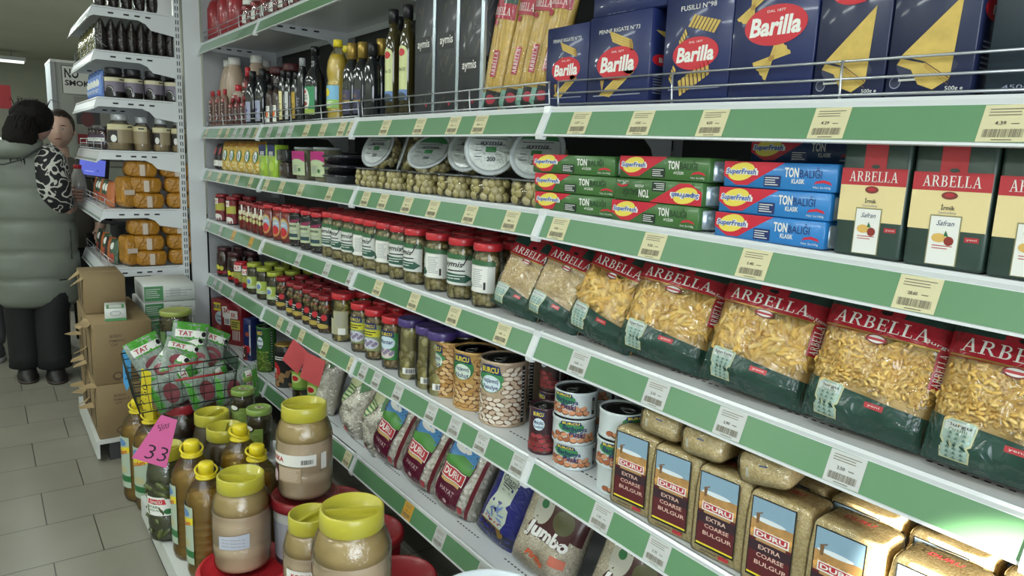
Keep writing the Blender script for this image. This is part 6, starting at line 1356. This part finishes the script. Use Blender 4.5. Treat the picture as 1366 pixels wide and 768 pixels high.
def side_shelf():
    r = root('side_shelf', cat='shelf'); L = LY1-LY0; Wd = LBK-LX-.03
    b = MB(); b.box(0, Wd, 0.002, L, -.006, 0, WHITE); b.build('board', r)
    b = MB(); rail(b, L, GREEN); b.build('price_rail', r)
    b = MB(); b.add([(-.0078, .01, -.0155), (-.0245, .01, -.0545), (-.0245, L-.01, -.0545), (-.0078, L-.01, -.0155)], [(0, 1, 2, 3)], mat('9fb0a8', rough=.3, coat=.6)); b.build('grey_strip', r)
    for y in (0, L-.003):
        b = MB(); pr = [(-.004, .003), (Wd, .003), (Wd, -.105), (.26, -.088), (.235, -.06), (.20, -.045), (-.0, -.045), (-.026, -.06)]; n = 8
        vs = [(x, y-.002, z) for x, z in pr]+[(x, y+.001, z) for x, z in pr]; b.add(vs, [tuple(range(n)), tuple(range(2*n-1, n-1, -1))]+[(i, n+i, n+(i+1) % n, (i+1) % n) for i in range(n)], WHITE)
        for k in range(4): b.box(.065+k*.05+(.02 if k else 0), .09+k*.05+(.02 if k else 0), y-.0035, y, -.030, -.022, DARK)
        b.box(0, Wd-.02, y-.003, y, -.006, -.004, GREY)
        b.build('bracket', r)
    return r
ss = side_shelf()
for i, z in enumerate(LZ): put(ss, (LX, LY0, z), (0, 0, 0), 'white side rack shelf with slotted bracket, %s from the top' % ORD[i].replace('leftmost', 'first'), 'side rack shelves')
def guard(z, lab):
    t = root('side_rack_guard', lab, 'wire guard', 'side rack guards', (LX+.004, LY0+.01, z)); b = MB()
    for q in (.01, .035, .06): b.tube([(0, 0, q), (0, .93, q)], .002, WIRE, 5)
    b.build('long_wires', t); b = MB()
    for y in (0, .31, .62, .93): b.tube([(0, y, 0), (0, y, .06)], .002, WIRE, 5)
    b.tube([(0, 0, .06), (.05, 0, .02)], .002, WIRE, 5); b.build('uprights', t)
for i in (1, 3, 4, 5): guard(LZ[i], 'small wire guard at the front edge of the side rack shelf, %s from the top' % ORD[i])
# dark wrapped packs, top
DKW = foil('2c2624', bump=1.0, rough=.18, bscale=22); DKW2 = foil('7a7440', bump=1.0, rough=.2, bscale=22)
dp = pouch('dark_packet', .12, .165, .05, DKW, None, 3, .006)
for i in range(8): put(dp, (LX+.035+i*.046, LY0+.075, LZ[1]+.001), (0, 0, R90), 'dark glossy packet in the row on the upper side rack shelf, '+nth(i, 8), 'dark packets on the side rack')
dp2 = pouch('olive_packet', .12, .16, .05, DKW2, None, 4, .006)
for i in range(5): put(dp2, (LX+.04, LY0+.22+i*.14, LZ[1]+.001), (0, 0, R90+.2), 'yellowish dark packet along the aisle edge of the side rack, %s from the near end' % ORD[i].replace('leftmost', 'first'), 'yellowish packets on the side rack')
for i in range(5): put(dp, (LX+.04+i*.06, LY0+.075, LZ[0]+.001), (0, 0, R90), 'dark packet on the topmost side rack shelf, '+nth(i, 5), 'dark packets on the topmost side rack shelf')
a = Art(); R_ = .044; a.rect(-.06, .06, .035, .105, mat('7d7484', rough=.5), 1); a.rect(-.06, .06, .085, .105, mat('cfc8a8', rough=.5), 2); a.ell(-.03, .045, .02, .02, BLK, 2); a.ell(-.03, .042, .017, .017, WP, 3); a.ell(-.032, .04, .017, .017, BLK, 4); a.rect(.02, .05, .092, .098, TXT, 3)
dj = jar('dark_spread_jar', 'jar', .048, .155, mat('26242a', rough=.35), mat('1f1614', rough=.3, coat=.4), a, None, .8, .03)
for i in range(4): put(dj, (LX+.085+i*.098-(.01 if i else 0), LY0+.07, LZ[2]+.001), (0, 0, 0), 'dark spread jar with cream and mauve label, '+nth(i, 4), 'dark spread jars')
a = Art(); a.rect(-.03, .03, .02, .12, mat('6f8fd0', rough=.4), 1); a.ell(0, .08, .02, .02, WP, 2); a.lines(-.02, .02, .03, .05, 3, WP, 2)
bp2 = pouch('blue_packet', .07, .15, .04, foil('5d7fc4', bump=.7), a, 5, .004)
for i in range(4): put(bp2, (LX+.04, LY0+.18+i*.12, LZ[2]+.001), (0, 0, R90+.3), 'blue packet at the aisle edge of the side rack, %s from the near end' % ORD[i].replace('leftmost', 'first'), 'blue packets on the side rack')
a = Art(); R_ = .05; a.rect(-.065, .065, .04, .13, mat('9c8d70', rough=.45), 1); a.rect(-.065, .065, .105, .13, mat('cfc8a0', rough=.5), 2); a.rect(-.065, -.02, .04, .1, mat('2f2a2c'), 2); a.ell(-.035, .06, .012, .018, WP, 3); a.rect(.02, .05, .115, .122, TXT, 3)
tj = jar('tahini_jar', 'jar', .05, .18, mat('b8bcc0', rough=.3, metal=.3), mat('93805f', rough=.35), a, None, .62, .028, neck=.03)
put(tj, (LX+.10, LY0+.085, LZ[3]+.001), (0, 0, .1), 'largest pale sesame jar with cream label, nearest the aisle', 'pale sesame jars', (1.25, 1.25, 1.05))
for i in range(3): put(tj, (LX+.205+i*.098-.005*i, LY0+.075, LZ[3]+.001), (0, 0, (-.9, .1, .1)[i]), 'pale sesame jar with cream label on the side rack, '+nth(i, 3), 'pale sesame jars', (.93, .93, 1))
sj = jar('small_dark_jar', 'jar', .04, .125, mat('2a2428', rough=.3, coat=.4), mat('3a2028', rough=.3), mini_label(.04, .03, .08, mat('4a3a50'), [(.3, .7, WP)], None, None), None, .9, .018)
for i in range(4): put(sj, (LX+.05, LY0+.26+i*.12, LZ[3]+.001), (0, 0, R90+.3), 'small dark jar behind the wire guard of the side rack, %s from the near end' % ORD[i].replace('leftmost', 'first'), 'small dark jars on the side rack')
# amber packs with white seals
AMB = foil('ab7722', bump=1.0, rough=.3, bscale=30)
def amber():
    t = root('amber_pack', cat='packet'); w, d, h = .165, .11, .082
    def warp(c):
        n = noise.noise(Vector((c.x*22, c.y*22, c.z*28)))*.007; q = 1-.24*(abs(c.z-h/2)/(h/2))**2*(1 if c.z < h/2 else .5); return Vector((c.x*q+n, c.y*(1-.12*(abs(c.x)/w*2)**3)+n, c.z+n))
    b = MB(); b.rbox(w, d, h, .014, AMB, 2, None, 0, warp, 2); b.build('wrap', t)
    b = MB(); b.box(-.013, .013, -d/2-.0065, -d/2-.001, .006, .066, mat('cbbcae', rough=.5)); b.build('white_seal', t); return t
am = amber()
for sh, rows in ((4, 3), (5, 3)):
    for r_ in range(rows):
        for c_ in range(2):
            put(am, (LX+.215-.012*(r_ == 2)+c_*.172-r_*.008, LY0+.07, LZ[sh]+.004+r_*.084), (0, 0, [.03, -.04, .02][(r_+c_) % 3]), 'amber wrapped pack with white seal, %s row, %s column, %s side rack shelf' % (['bottom', 'middle', 'top'][r_], ['left', 'right'][c_], ['upper', 'lower'][sh-4]), 'amber packs on the side rack', (.98, 1, 1))
    put(am, (LX+.078, LY0+.065, LZ[sh]+.09), Euler((0, radians(90), .25)), 'amber pack standing on end at the aisle corner, %s side rack shelf' % ['upper', 'lower'][sh-4], 'amber packs on the side rack', (1, 1, .85))
a = Art(); a.rect(-.03, .03, .01, .06, mat('a84a3a', rough=.4), 1); a.ell(0, .1, .02, .02, WP, 1)
gk = pouch('green_snack_pack', .09, .14, .035, foil('47604c', bump=.8), a, 6, .004); ok_ = pouch('orange_snack_pack', .09, .14, .035, foil('b4683c', bump=.8), None, 7, .004); rk_ = pouch('dark_snack_pack', .09, .13, .035, foil('3a3432', bump=.8), None, 8, .004)
for sh in (4, 5):
    for i in range(7):
        pr = (gk, ok_, rk_)[i % 3] if sh == 5 else (ok_, gk, gk)[i % 3]
        put(pr, (LX+.05, LY0+.165+i*.09, LZ[sh]+.002), (-.1, 0, R90+.25), 'small foil snack pack along the aisle edge, %s from near end, %s shelf' % (ORD[i].replace('leftmost', 'first'), ['upper', 'lower'][sh-4]), 'snack packs on the side rack')

# ======================= far end: cabinet, signs, till screen =======================
cb = root('tall_cabinet', 'tall white cabinet with grey corner trim behind the two people', 'cabinet'); cb.location = (.535, 7.0, 0)
b = MB(); b.box(0, .85, 0, .5, 0, 2.04, mat('a9aca4', rough=.5)); b.build('body', cb); b = MB(); b.box(-.012, 0, -.012, .5, 0, 2.04, mat('c4ccd0', rough=.35)); b.build('lit_side_panel', cb)  # side panel paler: light falling on that side is put into its colour
b = MB(); b.box(-.014, .02, -.014, 0, 0, 2.04, GREY); b.box(-.014, .87, -.014, .5, 2.04, 2.06, WP); b.build('trim', cb)
t = root('no_smoking_sign', 'white NO SMOKING sign with black letters on the tall cabinet', 'sign', None, (.665, 6.984, 1.92)); b = MB(); b.box(-.07, .27, -.004, 0, -.12, .1, WP); b.build('plate', t)
a = Art(); a.text('NO', .0, .04, .10, .075, BLK, 1, .03); a.text('SMOKING', .09, -.035, .28, .045, BLK, 1, .03); a.rect(-.07, .27, .095, .1, BLK, 1); a.rect(-.07, -.065, -.12, .1, BLK, 1); a.build('lettering', t, lambda u, v: ((u, -.004, v), (0, -1, 0)), .0006)
t = root('wall_poster', 'dark and red poster on the cabinet beside the boy', 'poster', None, (.80, 6.984, 1.50)); b = MB(); b.box(-.13, .5, -.003, 0, -.28, .28, mat('8f9088', rough=.6)); b.build('sheet', t)
a = Art(); a.rect(-.12, .05, .06, .2, mat('3f4144'), 1); a.rect(-.12, .4, -.1, -.02, REDD, 1); a.text('YEMEK', .1, -.06, .3, .05, WP, 2, .02); a.rect(-.1, .3, -.24, -.14, mat('5a5a58'), 1); a.ell(-.04, .1, .05, .06, mat('6a3a3a'), 2); a.build('print', t, lambda u, v: ((u, -.003, v), (0, -1, 0)), .0006)
t = root('red_notice', 'red paper notice hanging at the far left edge', 'notice', None, (.15, 6.6, 1.72)); b = MB(); b.box(-.2, .085, 0, .003, -.085, .085, mat('b03a3e', rough=.7)); b.build('paper', t); b = MB(); b.tube([(-.01, .0, .085), (-.04, 0, .18)], .004, DARK, 5); b.box(-.2, -.02, 0.004, .02, -.32, -.085, mat('c9c4c0', rough=.6)); b.box(-.2, .0, .002, .012, -.26, -.12, mat('9a4444', rough=.6)); b.build('hook_and_stock', t)
t = root('shop_counter', 'pale counter with goods at the far left behind the woman', 'counter', None, (-.6, 6.5, 0)); b = MB(); b.box(-.8, .75, 0, .5, 0, .9, mat('7d8076', rough=.6)); b.box(-.82, .77, -.03, .53, .9, .93, mat('a8aca6', rough=.4)); b.build('body', t)
t = root('till_screen', 'tilted till screen glowing violet blue behind the side rack', 'screen'); t.location = (.592, 5.36, 1.255); t.rotation_euler = (-.15, .12, -.1)
b = MB(); b.rbox(.19, .03, .145, .006, BLK, 2, None, -.0725); b.build('housing', t)
b = MB(); b.box(-.072, .072, -.0165, -.0155, -.052, .052, mat('5560b8', emit=1.1)); b.build('display', t); a = Art(); a.rect(-.04, .01, -.03, -.024, mat('8088d0', emit=1.2), 1); a.ell(.03, -.02, .005, .004, mat('303a80', emit=.5), 1); a.build('display_text', t, lambda u, v: ((u, -.0166, v), (0, -1, 0)), .0004)
b = MB(); b.tube([(.02, 0.02, -.05), (.06, .04, -.2), (.12, .06, -.33)], .02, BLK, 8); b.box(.07, .24, -.0, .14, -.345, -.33, BLK); b.build('stand', t)
t = root('till_counter', 'dark till counter half hidden behind the side rack', 'counter', None, (.85, 5.32, 0)); b = MB(); b.box(-.12, .6, 0, .5, 0, .88, mat('2c3038', rough=.6)); b.box(-.14, .62, -.02, .52, .88, .91, mat('3a3c40', rough=.4)); b.build('body', t)
# ======================= people =======================
SKIN = mat('b58f7e', rough=.5, var=.05, vscale=20); HAIR = mat('110d0b', rough=.8, bump=.6, bscale=60, spec=.2); HAIR2 = mat('2a1e18', rough=.6, bump=.5, bscale=80)
VEST = mat('6d7369', rough=.5, bump=.5, bscale=16); PANT = mat('111214', rough=.8)
def leopard():
    m = bpy.data.materials.new('leopard_print'); m.use_nodes = True; nt = m.node_tree; b = nt.nodes['Principled BSDF']; b.inputs['Roughness'].default_value = .8
    tc = nt.nodes.new('ShaderNodeTexCoord'); n = nt.nodes.new('ShaderNodeTexNoise'); n.inputs['Scale'].default_value = 15; n.inputs['Detail'].default_value = 0; n.inputs['Distortion'].default_value = 1.6
    r = nt.nodes.new('ShaderNodeValToRGB'); r.color_ramp.interpolation = 'CONSTANT'; r.color_ramp.elements[0].color = srgb('141418'); r.color_ramp.elements[1].position = .46; r.color_ramp.elements[1].color = srgb('b9b8b0'); e = r.color_ramp.elements.new(.60); e.color = srgb('141418')
    nt.links.new(tc.outputs['Object'], n.inputs['Vector']); nt.links.new(n.outputs['Fac'], r.inputs['Fac']); nt.links.new(r.outputs['Color'], b.inputs['Base Color']); return m
LEO = leopard()
def skin_mesh(name, verts, edges, radii, m, parent, sub=2, rootv=0):
    me = bpy.data.meshes.new(name); me.from_pydata(verts, edges, []); me.materials.append(m); o = bpy.data.objects.new(name, me); COL.objects.link(o); o.parent = parent
    s = o.modifiers.new('skin', 'SKIN'); s.use_smooth_shade = True
    if not me.skin_vertices: me.attributes.new
    dat = me.skin_vertices[0].data if me.skin_vertices else None
    if dat:
        for i, r in enumerate(radii): dat[i].radius = (r, r) if not isinstance(r, tuple) else r
        dat[rootv].use_root = True
    u = o.modifiers.new('sub', 'SUBSURF'); u.levels = sub; u.render_levels = sub
    return o
def chain(b, pts, rad, m, n=12, sub=4):
    """smooth tapering limb through points"""
    P = [Vector(p) for p in pts]; out = []; rr = []
    for i in range(len(P)-1):
        p0 = P[max(0, i-1)]; p1 = P[i]; p2 = P[i+1]; p3 = P[min(len(P)-1, i+2)]
        for k in range(sub):
            t = k/sub; out.append(.5*((2*p1)+(-p0+p2)*t+(2*p0-5*p1+4*p2-p3)*t*t+(-p0+3*p1-3*p2+p3)*t**3)); rr.append(rad[i]*(1-t)+rad[i+1]*t)
    out.append(P[-1]); rr.append(rad[-1]); out.append(P[-1]+(out[-1]-out[-2]).normalized()*rad[-1]*.5); rr.append(rad[-1]*.6)
    b.tube(out, rr, m, n)
def head_mesh(b, c, s, m, yaw=0):
    """head with brow, nose, mouth and chin; front is -Y before yaw; c = centre, s = head height"""
    bm = bmesh.new(); bmesh.ops.create_uvsphere(bm, u_segments=32, v_segments=24, radius=1)
    for v in bm.verts:
        x, y, z = v.co; f = max(0, -y)
        w = .36*(1-.22*max(0, -z)**1.5); X = x*w; Y = y*.42; Z = z*.5
        if z < 0: Y = Y*(1-.12*(-z)) if y > 0 else Y
        g = lambda ax, az, sx, sz: math.exp(-((x-ax)/sx)**2-((z-az)/sz)**2)*(f > .2)
        Y -= .075*g(0, -.12, .16, .20)+.03*g(0, .08, .10, .25)     # nose
        Y += .030*(g(.33, .10, .16, .12)+g(-.33, .10, .16, .12))    # eye sockets
        Y -= .018*g(0, .27, .5, .08)                               # brow
        Y -= .025*g(0, -.48, .22, .09)-.012*g(0, -.49, .2, .02)    # lips
        Y -= .03*g(0, -.80, .25, .14)                              # chin
        v.co = Vector((X, Y, Z))*s
    M = Matrix.Translation(c) @ Matrix.Rotation(yaw, 4, 'Z'); b.addbm(bm, m, True, M)
    for sg in (-1, 1):   # ears
        b.rbox(.03*s*1.2, .13*s, .24*s, .03*s*.5, m, 3, M @ Matrix.Translation((sg*.37*s, .03*s, -.12*s)) @ Matrix.Rotation(sg*.25, 4, 'Z'))
    return M
def face(parent, M, s, brow=HAIR):
    EW = mat('cfc8c0', rough=.2, coat=.5); IR = mat('2a1e18', rough=.2, coat=.5); LIP = mat('8a4f48', rough=.45)
    for sg in (-1, 1):
        b = MB(); b.add([v*1 for v in ICO2[0]], ICO2[1], EW, True, M @ Matrix.Translation((sg*.125*s, -.355*s, .045*s)) @ Matrix.Diagonal((.06*s, .03*s, .028*s, 1)))
        b.add([v*1 for v in ICO2[0]], ICO2[1], IR, True, M @ Matrix.Translation((sg*.125*s, -.372*s, .045*s)) @ Matrix.Diagonal((.026*s, .016*s, .026*s, 1))); b.build('eye', parent)
        b = MB(); b.tube([M @ Vector((sg*q*s, -(.405-1.6*q*q)*s, (.115+.02*sin((q-.05)*18))*s)) for q in (.05, .1, .15, .2)], [.008*s, .014*s, .012*s, .005*s], brow, 6); b.build('eyebrow', parent)
    b = MB(); b.tube([M @ Vector((q*s, (-.425+1.6*q*q)*s, (-.235-.15*abs(q)**1.2+.0)*s)) for q in (-.09, -.045, 0, .045, .09)], [.006*s, .016*s, .018*s, .016*s, .006*s], LIP, 8); b.build('mouth', parent)
# --- woman with her back turned, long grey-green quilted vest
wx, wy = .245, 5.06
wm = root('person', 'person seen from behind in a long grey-green quilted vest and black trousers', 'person', None, (wx, wy, 0), (0, 0, 0))
b = MB()
b.loft([(0, 0, .74, .15, .11), (0, 0, .92, .16, .12), (0, 0, 1.06, .13, .10), (0, 0, 1.24, .14, .10), (0, .0, 1.34, .12, .09), (.01, .01, 1.39, .06, .06), (.03, .02, 1.46, .05, .055)], SKIN, 24)
M = head_mesh(b, Vector((.045, .02, 1.515)), .21, SKIN, pi-.75)
chain(b, [(.13, -.05, 1.33), (.15, -.09, 1.20), (.145, -.10, 1.03), (.19, .02, 1.025), (.205, .15, 1.07)], [.05, .042, .04, .034, .024], SKIN)
pc = Vector((.207, .185, 1.085)); b.rbox(.03, .06, .075, .012, SKIN, 3, Matrix.Translation(pc-Vector((-.005, 0, .0375))) @ Matrix.Rotation(-.3, 4, 'Z'))
for k in range(4):
    o_ = pc+Vector((.0, -.02, -.03+k*.019)); chain(b, [o_, o_+Vector((.014, -.028, .004)), o_+Vector((.040, -.036, .004)), o_+Vector((.064, -.022, .002))], [.0095, .009, .0085, .007], SKIN, 8, 3)
chain(b, [pc+Vector((0, .02, .02)), pc+Vector((.006, .0, .045)), pc+Vector((.02, -.028, .055))], [.011, .010, .008], SKIN, 8, 3)
for sg in (-1, 1): chain(b, [(sg*.085, 0, .80), (sg*.09, 0, .45), (sg*.085, .01, .09)], [.085, .06, .045], SKIN)
b.build('body', wm)
b = MB(); N = 48
prof = [(1.405, .062, .062), (1.39, .09, .08), (1.37, .13, .105), (1.34, .155, .12)]
rx = {1.34: .155, 1.13: .195, .95: .20, .77: .205, .61: .21, .46: .20}
for (zt, zb) in ((1.34, 1.13), (1.13, .95), (.95, .77), (.77, .61), (.61, .46)):
    for k in range(1, 11):
        t = k/10; z = zt+(zb-zt)*t; w = rx[zt]+(rx[zb]-rx[zt])*t; bul = .014*max(0, sin(pi*t))**.5 if k < 10 else -.003
        prof.append((z, w+bul, w*.72+bul))
prof += [(.445, .185, .13), (.46, .17, .12)]
vs = []
for z, x, y in prof:
    for i in range(N):
        a_ = 2*pi*i/N; c, q = cos(a_), sin(a_); p = Vector((x*math.copysign(abs(c)**.85, c), y*math.copysign(abs(q)**.85, q), z))
        nn = noise.noise(Vector((p.x*9, p.y*9, p.z*11)))*.014; p.x *= 1+nn*3; p.y *= 1+nn*3; p.z += nn*.8; vs.append(tuple(p))
b.add(vs, [(j*N+i, j*N+(i+1) % N, (j+1)*N+(i+1) % N, (j+1)*N+i) for j in range(len(prof)-1) for i in range(N)]+[tuple((len(prof)-1)*N+i for i in range(N))], VEST, True)
b.build('quilted_vest', wm)
b = MB(); b.loft([(-.07, -.05, 1.30, .09, .06), (-.075, -.08, 1.33, .13, .09), (-.06, -.07, 1.385, .13, .095), (-.04, -.05, 1.42, .10, .085), (-.03, -.04, 1.41, .06, .06)], VEST, 30); b.build('hood', wm)
b = MB(); b.tube([(-.2, -.10, 1.27), (-.13, -.165, 1.275), (-.06, -.178, 1.30), (.01, -.155, 1.345), (.06, -.12, 1.375)], .005, mat('2c3230', rough=.6), 6); b.build('hood_seam', wm)
b = MB(); b.tube([(.165, -.118, .90-.035*k) for k in range(6)], .004, mat('2c3230'), 5); b.build('pocket_zip', wm)
b = MB(); chain(b, [(.075, -.04, 1.35), (.090, -.09, 1.30), (.098, -.115, 1.20), (.105, -.12, 1.12), (.125, -.105, 1.065), (.14, -.09, 1.04)], [.06, .084, .09, .085, .074, .062], LEO, 22, 5); b.build('leopard_sleeve', wm)
b = MB(); chain(b, [(-.12, 0, 1.33), (-.17, .03, 1.22), (-.17, .1, 1.10), (-.1, .17, 1.05)], [.06, .06, .055, .045], LEO, 16, 4); b.build('leopard_sleeve', wm)
for sg, ox, oy in ((-1, -.02, 0), (1, -.04, -.09)):
    lx = sg*.08+ox+.005
    b = MB(); b.loft([(lx, oy, .075, .090, .10), (lx, oy, .14, .086, .095), (lx, oy*.8, .4, .09, .10), (sg*.085, oy*.3, .56, .10, .12), (sg*.08, 0, .68, .11, .125)], PANT, 22); b.build('trouser_leg', wm)
    b = MB(); SH = mat('1a1716', rough=.5)
    b.loft([(lx, oy-.03, .0, .050, .125), (lx, oy-.03, .02, .053, .13), (lx, oy-.02, .045, .048, .115), (lx, oy, .075, .045, .09), (lx, oy+.01, .11, .042, .06)], SH, 22, None, .8); b.loft([(lx, oy-.03, 0, .054, .132), (lx, oy-.03, .016, .056, .134)], mat('3c322c', rough=.6), 22, None, .8); b.build('shoe', wm)
b = MB()
bm = bmesh.new(); bmesh.ops.create_icosphere(bm, subdivisions=4, radius=1)
for v in bm.verts:
    c = v.co.copy(); n = noise.noise(c*3)*.07+noise.noise(c*9)*.03; v.co = Vector((c.x*.108*(1+n), c.y*.112*(1+n), c.z*.10*(1+n)))
b.addbm(bm, HAIR, True, Matrix.Translation((.025, .0, 1.545)))
bm = bmesh.new(); bmesh.ops.create_icosphere(bm, subdivisions=4, radius=1)
for v in bm.verts:
    c = v.co.copy(); n = noise.noise(c*2.5+Vector((4, 0, 0)))*.12+noise.noise(Vector((c.x*9, c.y*9, c.z*2)))*.06; tw = 1-.55*max(0, -c.z)**2; v.co = Vector((c.x*.088*tw*(1+n)+.03*max(0, c.z), c.y*.075*tw*(1+n)+.03*max(0, c.z), c.z*.155))
b.addbm(bm, HAIR, True, Matrix.Translation((-.045, -.09, 1.43)))
rd = random.Random(5)
for k in range(60):
    a_ = rd.uniform(0, 6.28); q = Vector((-.045+.07*cos(a_), -.09+.06*sin(a_), 0)); chain(b, [q+Vector((.03, .03, 1.54)), q+Vector((.0, -.0, 1.44)), q+Vector((-.02*cos(a_)+rd.uniform(-.02, .02), .02, 1.30+rd.uniform(-.03, .06)))], [.008, .010, .0015], HAIR, 5, 3)
for k in range(16):
    q = rd.uniform(0, 6.28); chain(b, [(.025+.08*cos(q), .09*sin(q), 1.60), (.03+.1*cos(q), .1*sin(q), 1.655-.02*rd.random()), (.045+.12*cos(q+.3), .11*sin(q), 1.63)], [.0012, .001, .0006], HAIR, 4, 3)
b.build('hair', wm)
t = root('milk_bottle', 'white plastic bottle with red cap held by the person in the vest', 'bottle', None, (wx+.254, wy+.195, 1.02)); b = MB(); b.lathe([(.040, 0), (.045, .01), (.045, .13), (.038, .18), (.022, .225), (.02, .235)], mat('a39f98', rough=.35, coat=.3), 24); b.build('bottle', t)
b = MB(); b.lathe([(.023, .23), (.023, .252), (.02, .254)], RED, 18); b.build('cap', t); a = Art(); a.rect(-.03, .03, .06, .12, mat('8f8d88'), 1); a.text('süt', 0, .09, .03, .012, TXT, 2); a.build('label', t, cyls(.0455), .0004, .015)
# --- second person, face turned to the camera
px_, py_ = .455, 5.78
SKIN_W = SKIN; SKIN = mat('cda896', rough=.5, var=.05, vscale=20)
pm = root('person', 'person with short dark hair facing the camera beside the woman in the vest', 'person', None, (px_, py_, 0), (0, 0, 0))
b = MB(); b.loft([(0, 0, .75, .15, .10), (0, 0, .95, .15, .11), (0, 0, 1.12, .16, .10), (0, 0, 1.24, .15, .09), (0, 0, 1.30, .055, .055), (0, -.01, 1.38, .05, .05)], SKIN, 24)
HC2 = Vector((0, -.03, 1.485)); M = head_mesh(b, HC2, .235, SKIN, -.05-.12)
for sg in (-1, 1): chain(b, [(sg*.085, 0, .78), (sg*.09, 0, .45), (sg*.085, .01, .06)], [.08, .055, .04], SKIN)
for sg in (-1, 1):
    chain(b, [(sg*.16, 0, 1.22), (sg*.21, -.02, 1.02), (sg*.2, -.10, .85), (sg*.17, -.16, .80)], [.045, .042, .034, .026], SKIN)
    pc = Vector((sg*.165, -.18, .785)); b.rbox(.03, .07, .06, .012, SKIN, 3, Matrix.Translation(pc-Vector((0, 0, .03))))
    for k, L in enumerate((.055, .065, .07, .06)): chain(b, [pc+Vector((0, -.02, -.02+k*.014)), pc+Vector((-sg*.005, -.02-L*.5, -.024+k*.013)), pc+Vector((-sg*.015, -.02-L, -.035+k*.013))], [.008, .0075, .006], SKIN, 6, 2)
    chain(b, [pc+Vector((0, 0, .02)), pc+Vector((-sg*.02, -.03, .03)), pc+Vector((-sg*.025, -.05, .025))], [.009, .008, .007], SKIN, 6, 2)
b.build('body', pm); face(pm, M, .235, HAIR2)
b = MB(); bm = bmesh.new(); bmesh.ops.create_icosphere(bm, subdivisions=4, radius=1)
for v in bm.verts:
    c = v.co.copy(); n = noise.noise(c*4)*.04; f = .0
    zc = c.z
    if c.y < -.35 and c.z < .58: c.y = -.35; 
    if zc < -.1 : c = c*(1-.25*min(1, (-.1-zc)*2)); 
    v.co = Vector((c.x*.094*(1+n), c.y*.112*(1+n), c.z*.125*(1+n)))
b.addbm(bm, HAIR2, True, M @ Matrix.Translation((0, .018, .018))); b.build('hair', pm)
b = MB(); b.loft([(0, 0, .70, .18, .13), (0, 0, .9, .185, .135), (0, 0, 1.12, .195, .13), (0, 0, 1.22, .185, .115), (0, 0, 1.275, .11, .085), (0, -.005, 1.31, .066, .062)], mat('5d5a52', rough=.8), 30); b.build('sweater', pm)
for sg in (-1, 1): b = MB(); chain(b, [(sg*.15, 0, 1.22), (sg*.215, -.02, 1.03), (sg*.205, -.09, .88)], [.065, .056, .046], mat('5d5a52', rough=.8), 16); b.build('sleeve', pm)
for sg in (-1, 1):
    b = MB(); b.loft([(sg*.09, 0, .04, .07, .075), (sg*.09, 0, .4, .075, .08), (sg*.085, 0, .8, .1, .11)], PANT, 18); b.build('trouser_leg', pm)
    b = MB(); b.loft([(sg*.09, -.04, 0, .05, .13), (sg*.09, -.04, .03, .05, .13), (sg*.09, -.0, .08, .04, .07)], PANT, 18); b.build('shoe', pm)
# --- third person, only an edge in view at the far left
tx, ty = -.115, 5.62
tm = root('person', 'person at the left edge in grey trousers and dark sneakers', 'person', None, (tx, ty, 0), (0, 0, 0))
b = MB(); b.loft([(0, 0, .8, .15, .11), (0, 0, 1.0, .15, .11), (0, 0, 1.35, .16, .10), (0, 0, 1.43, .055, .055), (0, 0, 1.5, .05, .05)], SKIN, 24); M = head_mesh(b, Vector((0, 0, 1.60)), .22, SKIN, .4)
for sg in (-1, 1): chain(b, [(sg*.085, 0, .82), (sg*.09, 0, .47), (sg*.085, .01, .06)], [.085, .06, .045], SKIN)
for sg in (-1, 1):
    chain(b, [(sg*.16, 0, 1.33), (sg*.19, .0, 1.08), (sg*.17, -.06, .86)], [.045, .04, .028], SKIN); pc = Vector((sg*.17, -.065, .83)); b.rbox(.03, .05, .08, .012, SKIN, 3, Matrix.Translation(pc-Vector((0, 0, .05))))
    for k in range(4): chain(b, [pc+Vector((0, -.02+k*.014, -.04)), pc+Vector((-sg*.008, -.022+k*.014, -.08)), pc+Vector((-sg*.02, -.022+k*.014, -.105-.006*(k in (1, 2)))) ], [.008, .0075, .006], SKIN, 6, 2)
    chain(b, [pc+Vector((0, -.02, 0)), pc+Vector((-sg*.01, -.045, -.03)), pc+Vector((-sg*.012, -.05, -.055))], [.009, .008, .007], SKIN, 6, 2)
b.build('body', tm); face(tm, M, .22)
b = MB(); b.lathe([(.085, -.02), (.098, .02), (.09, .07), (.06, .11), (.01, .125)], HAIR, 20, Matrix.Translation((0, .012, 1.60))); b.build('hair', tm)
GC = mat('55585a', rough=.7, bump=.5, bscale=12)
b = MB(); b.loft([(0, 0, .72, .2, .14), (0, 0, 1.0, .2, .14), (0, 0, 1.3, .2, .13), (0, 0, 1.40, .13, .09), (0, 0, 1.45, .07, .065)], GC, 28); b.build('jacket', tm)
for sg in (-1, 1):
    b = MB(); chain(b, [(sg*.16, 0, 1.34), (sg*.2, .0, 1.1), (sg*.18, -.05, .9)], [.07, .06, .05], GC, 16); b.build('sleeve', tm)
    b = MB(); b.loft([(sg*.1, 0, .10, .075, .085), (sg*.1, 0, .16, .085, .09), (sg*.1, 0, .3, .08, .085), (sg*.1, 0, .5, .09, .1), (sg*.09, 0, .8, .11, .12)], GC, 20); b.build('trouser_leg', tm)
    b = MB(); b.loft([(sg*.1+.02, -.03, .03, .05, .14), (sg*.1+.02, -.03, .07, .048, .13), (sg*.1+.01, .0, .12, .042, .08)], mat('3c3e42', rough=.6), 20); b.loft([(sg*.1+.02, -.03, 0, .054, .145), (sg*.1+.02, -.03, .032, .054, .145)], mat('8a8a86', rough=.5), 20); b.build('sneaker', tm)
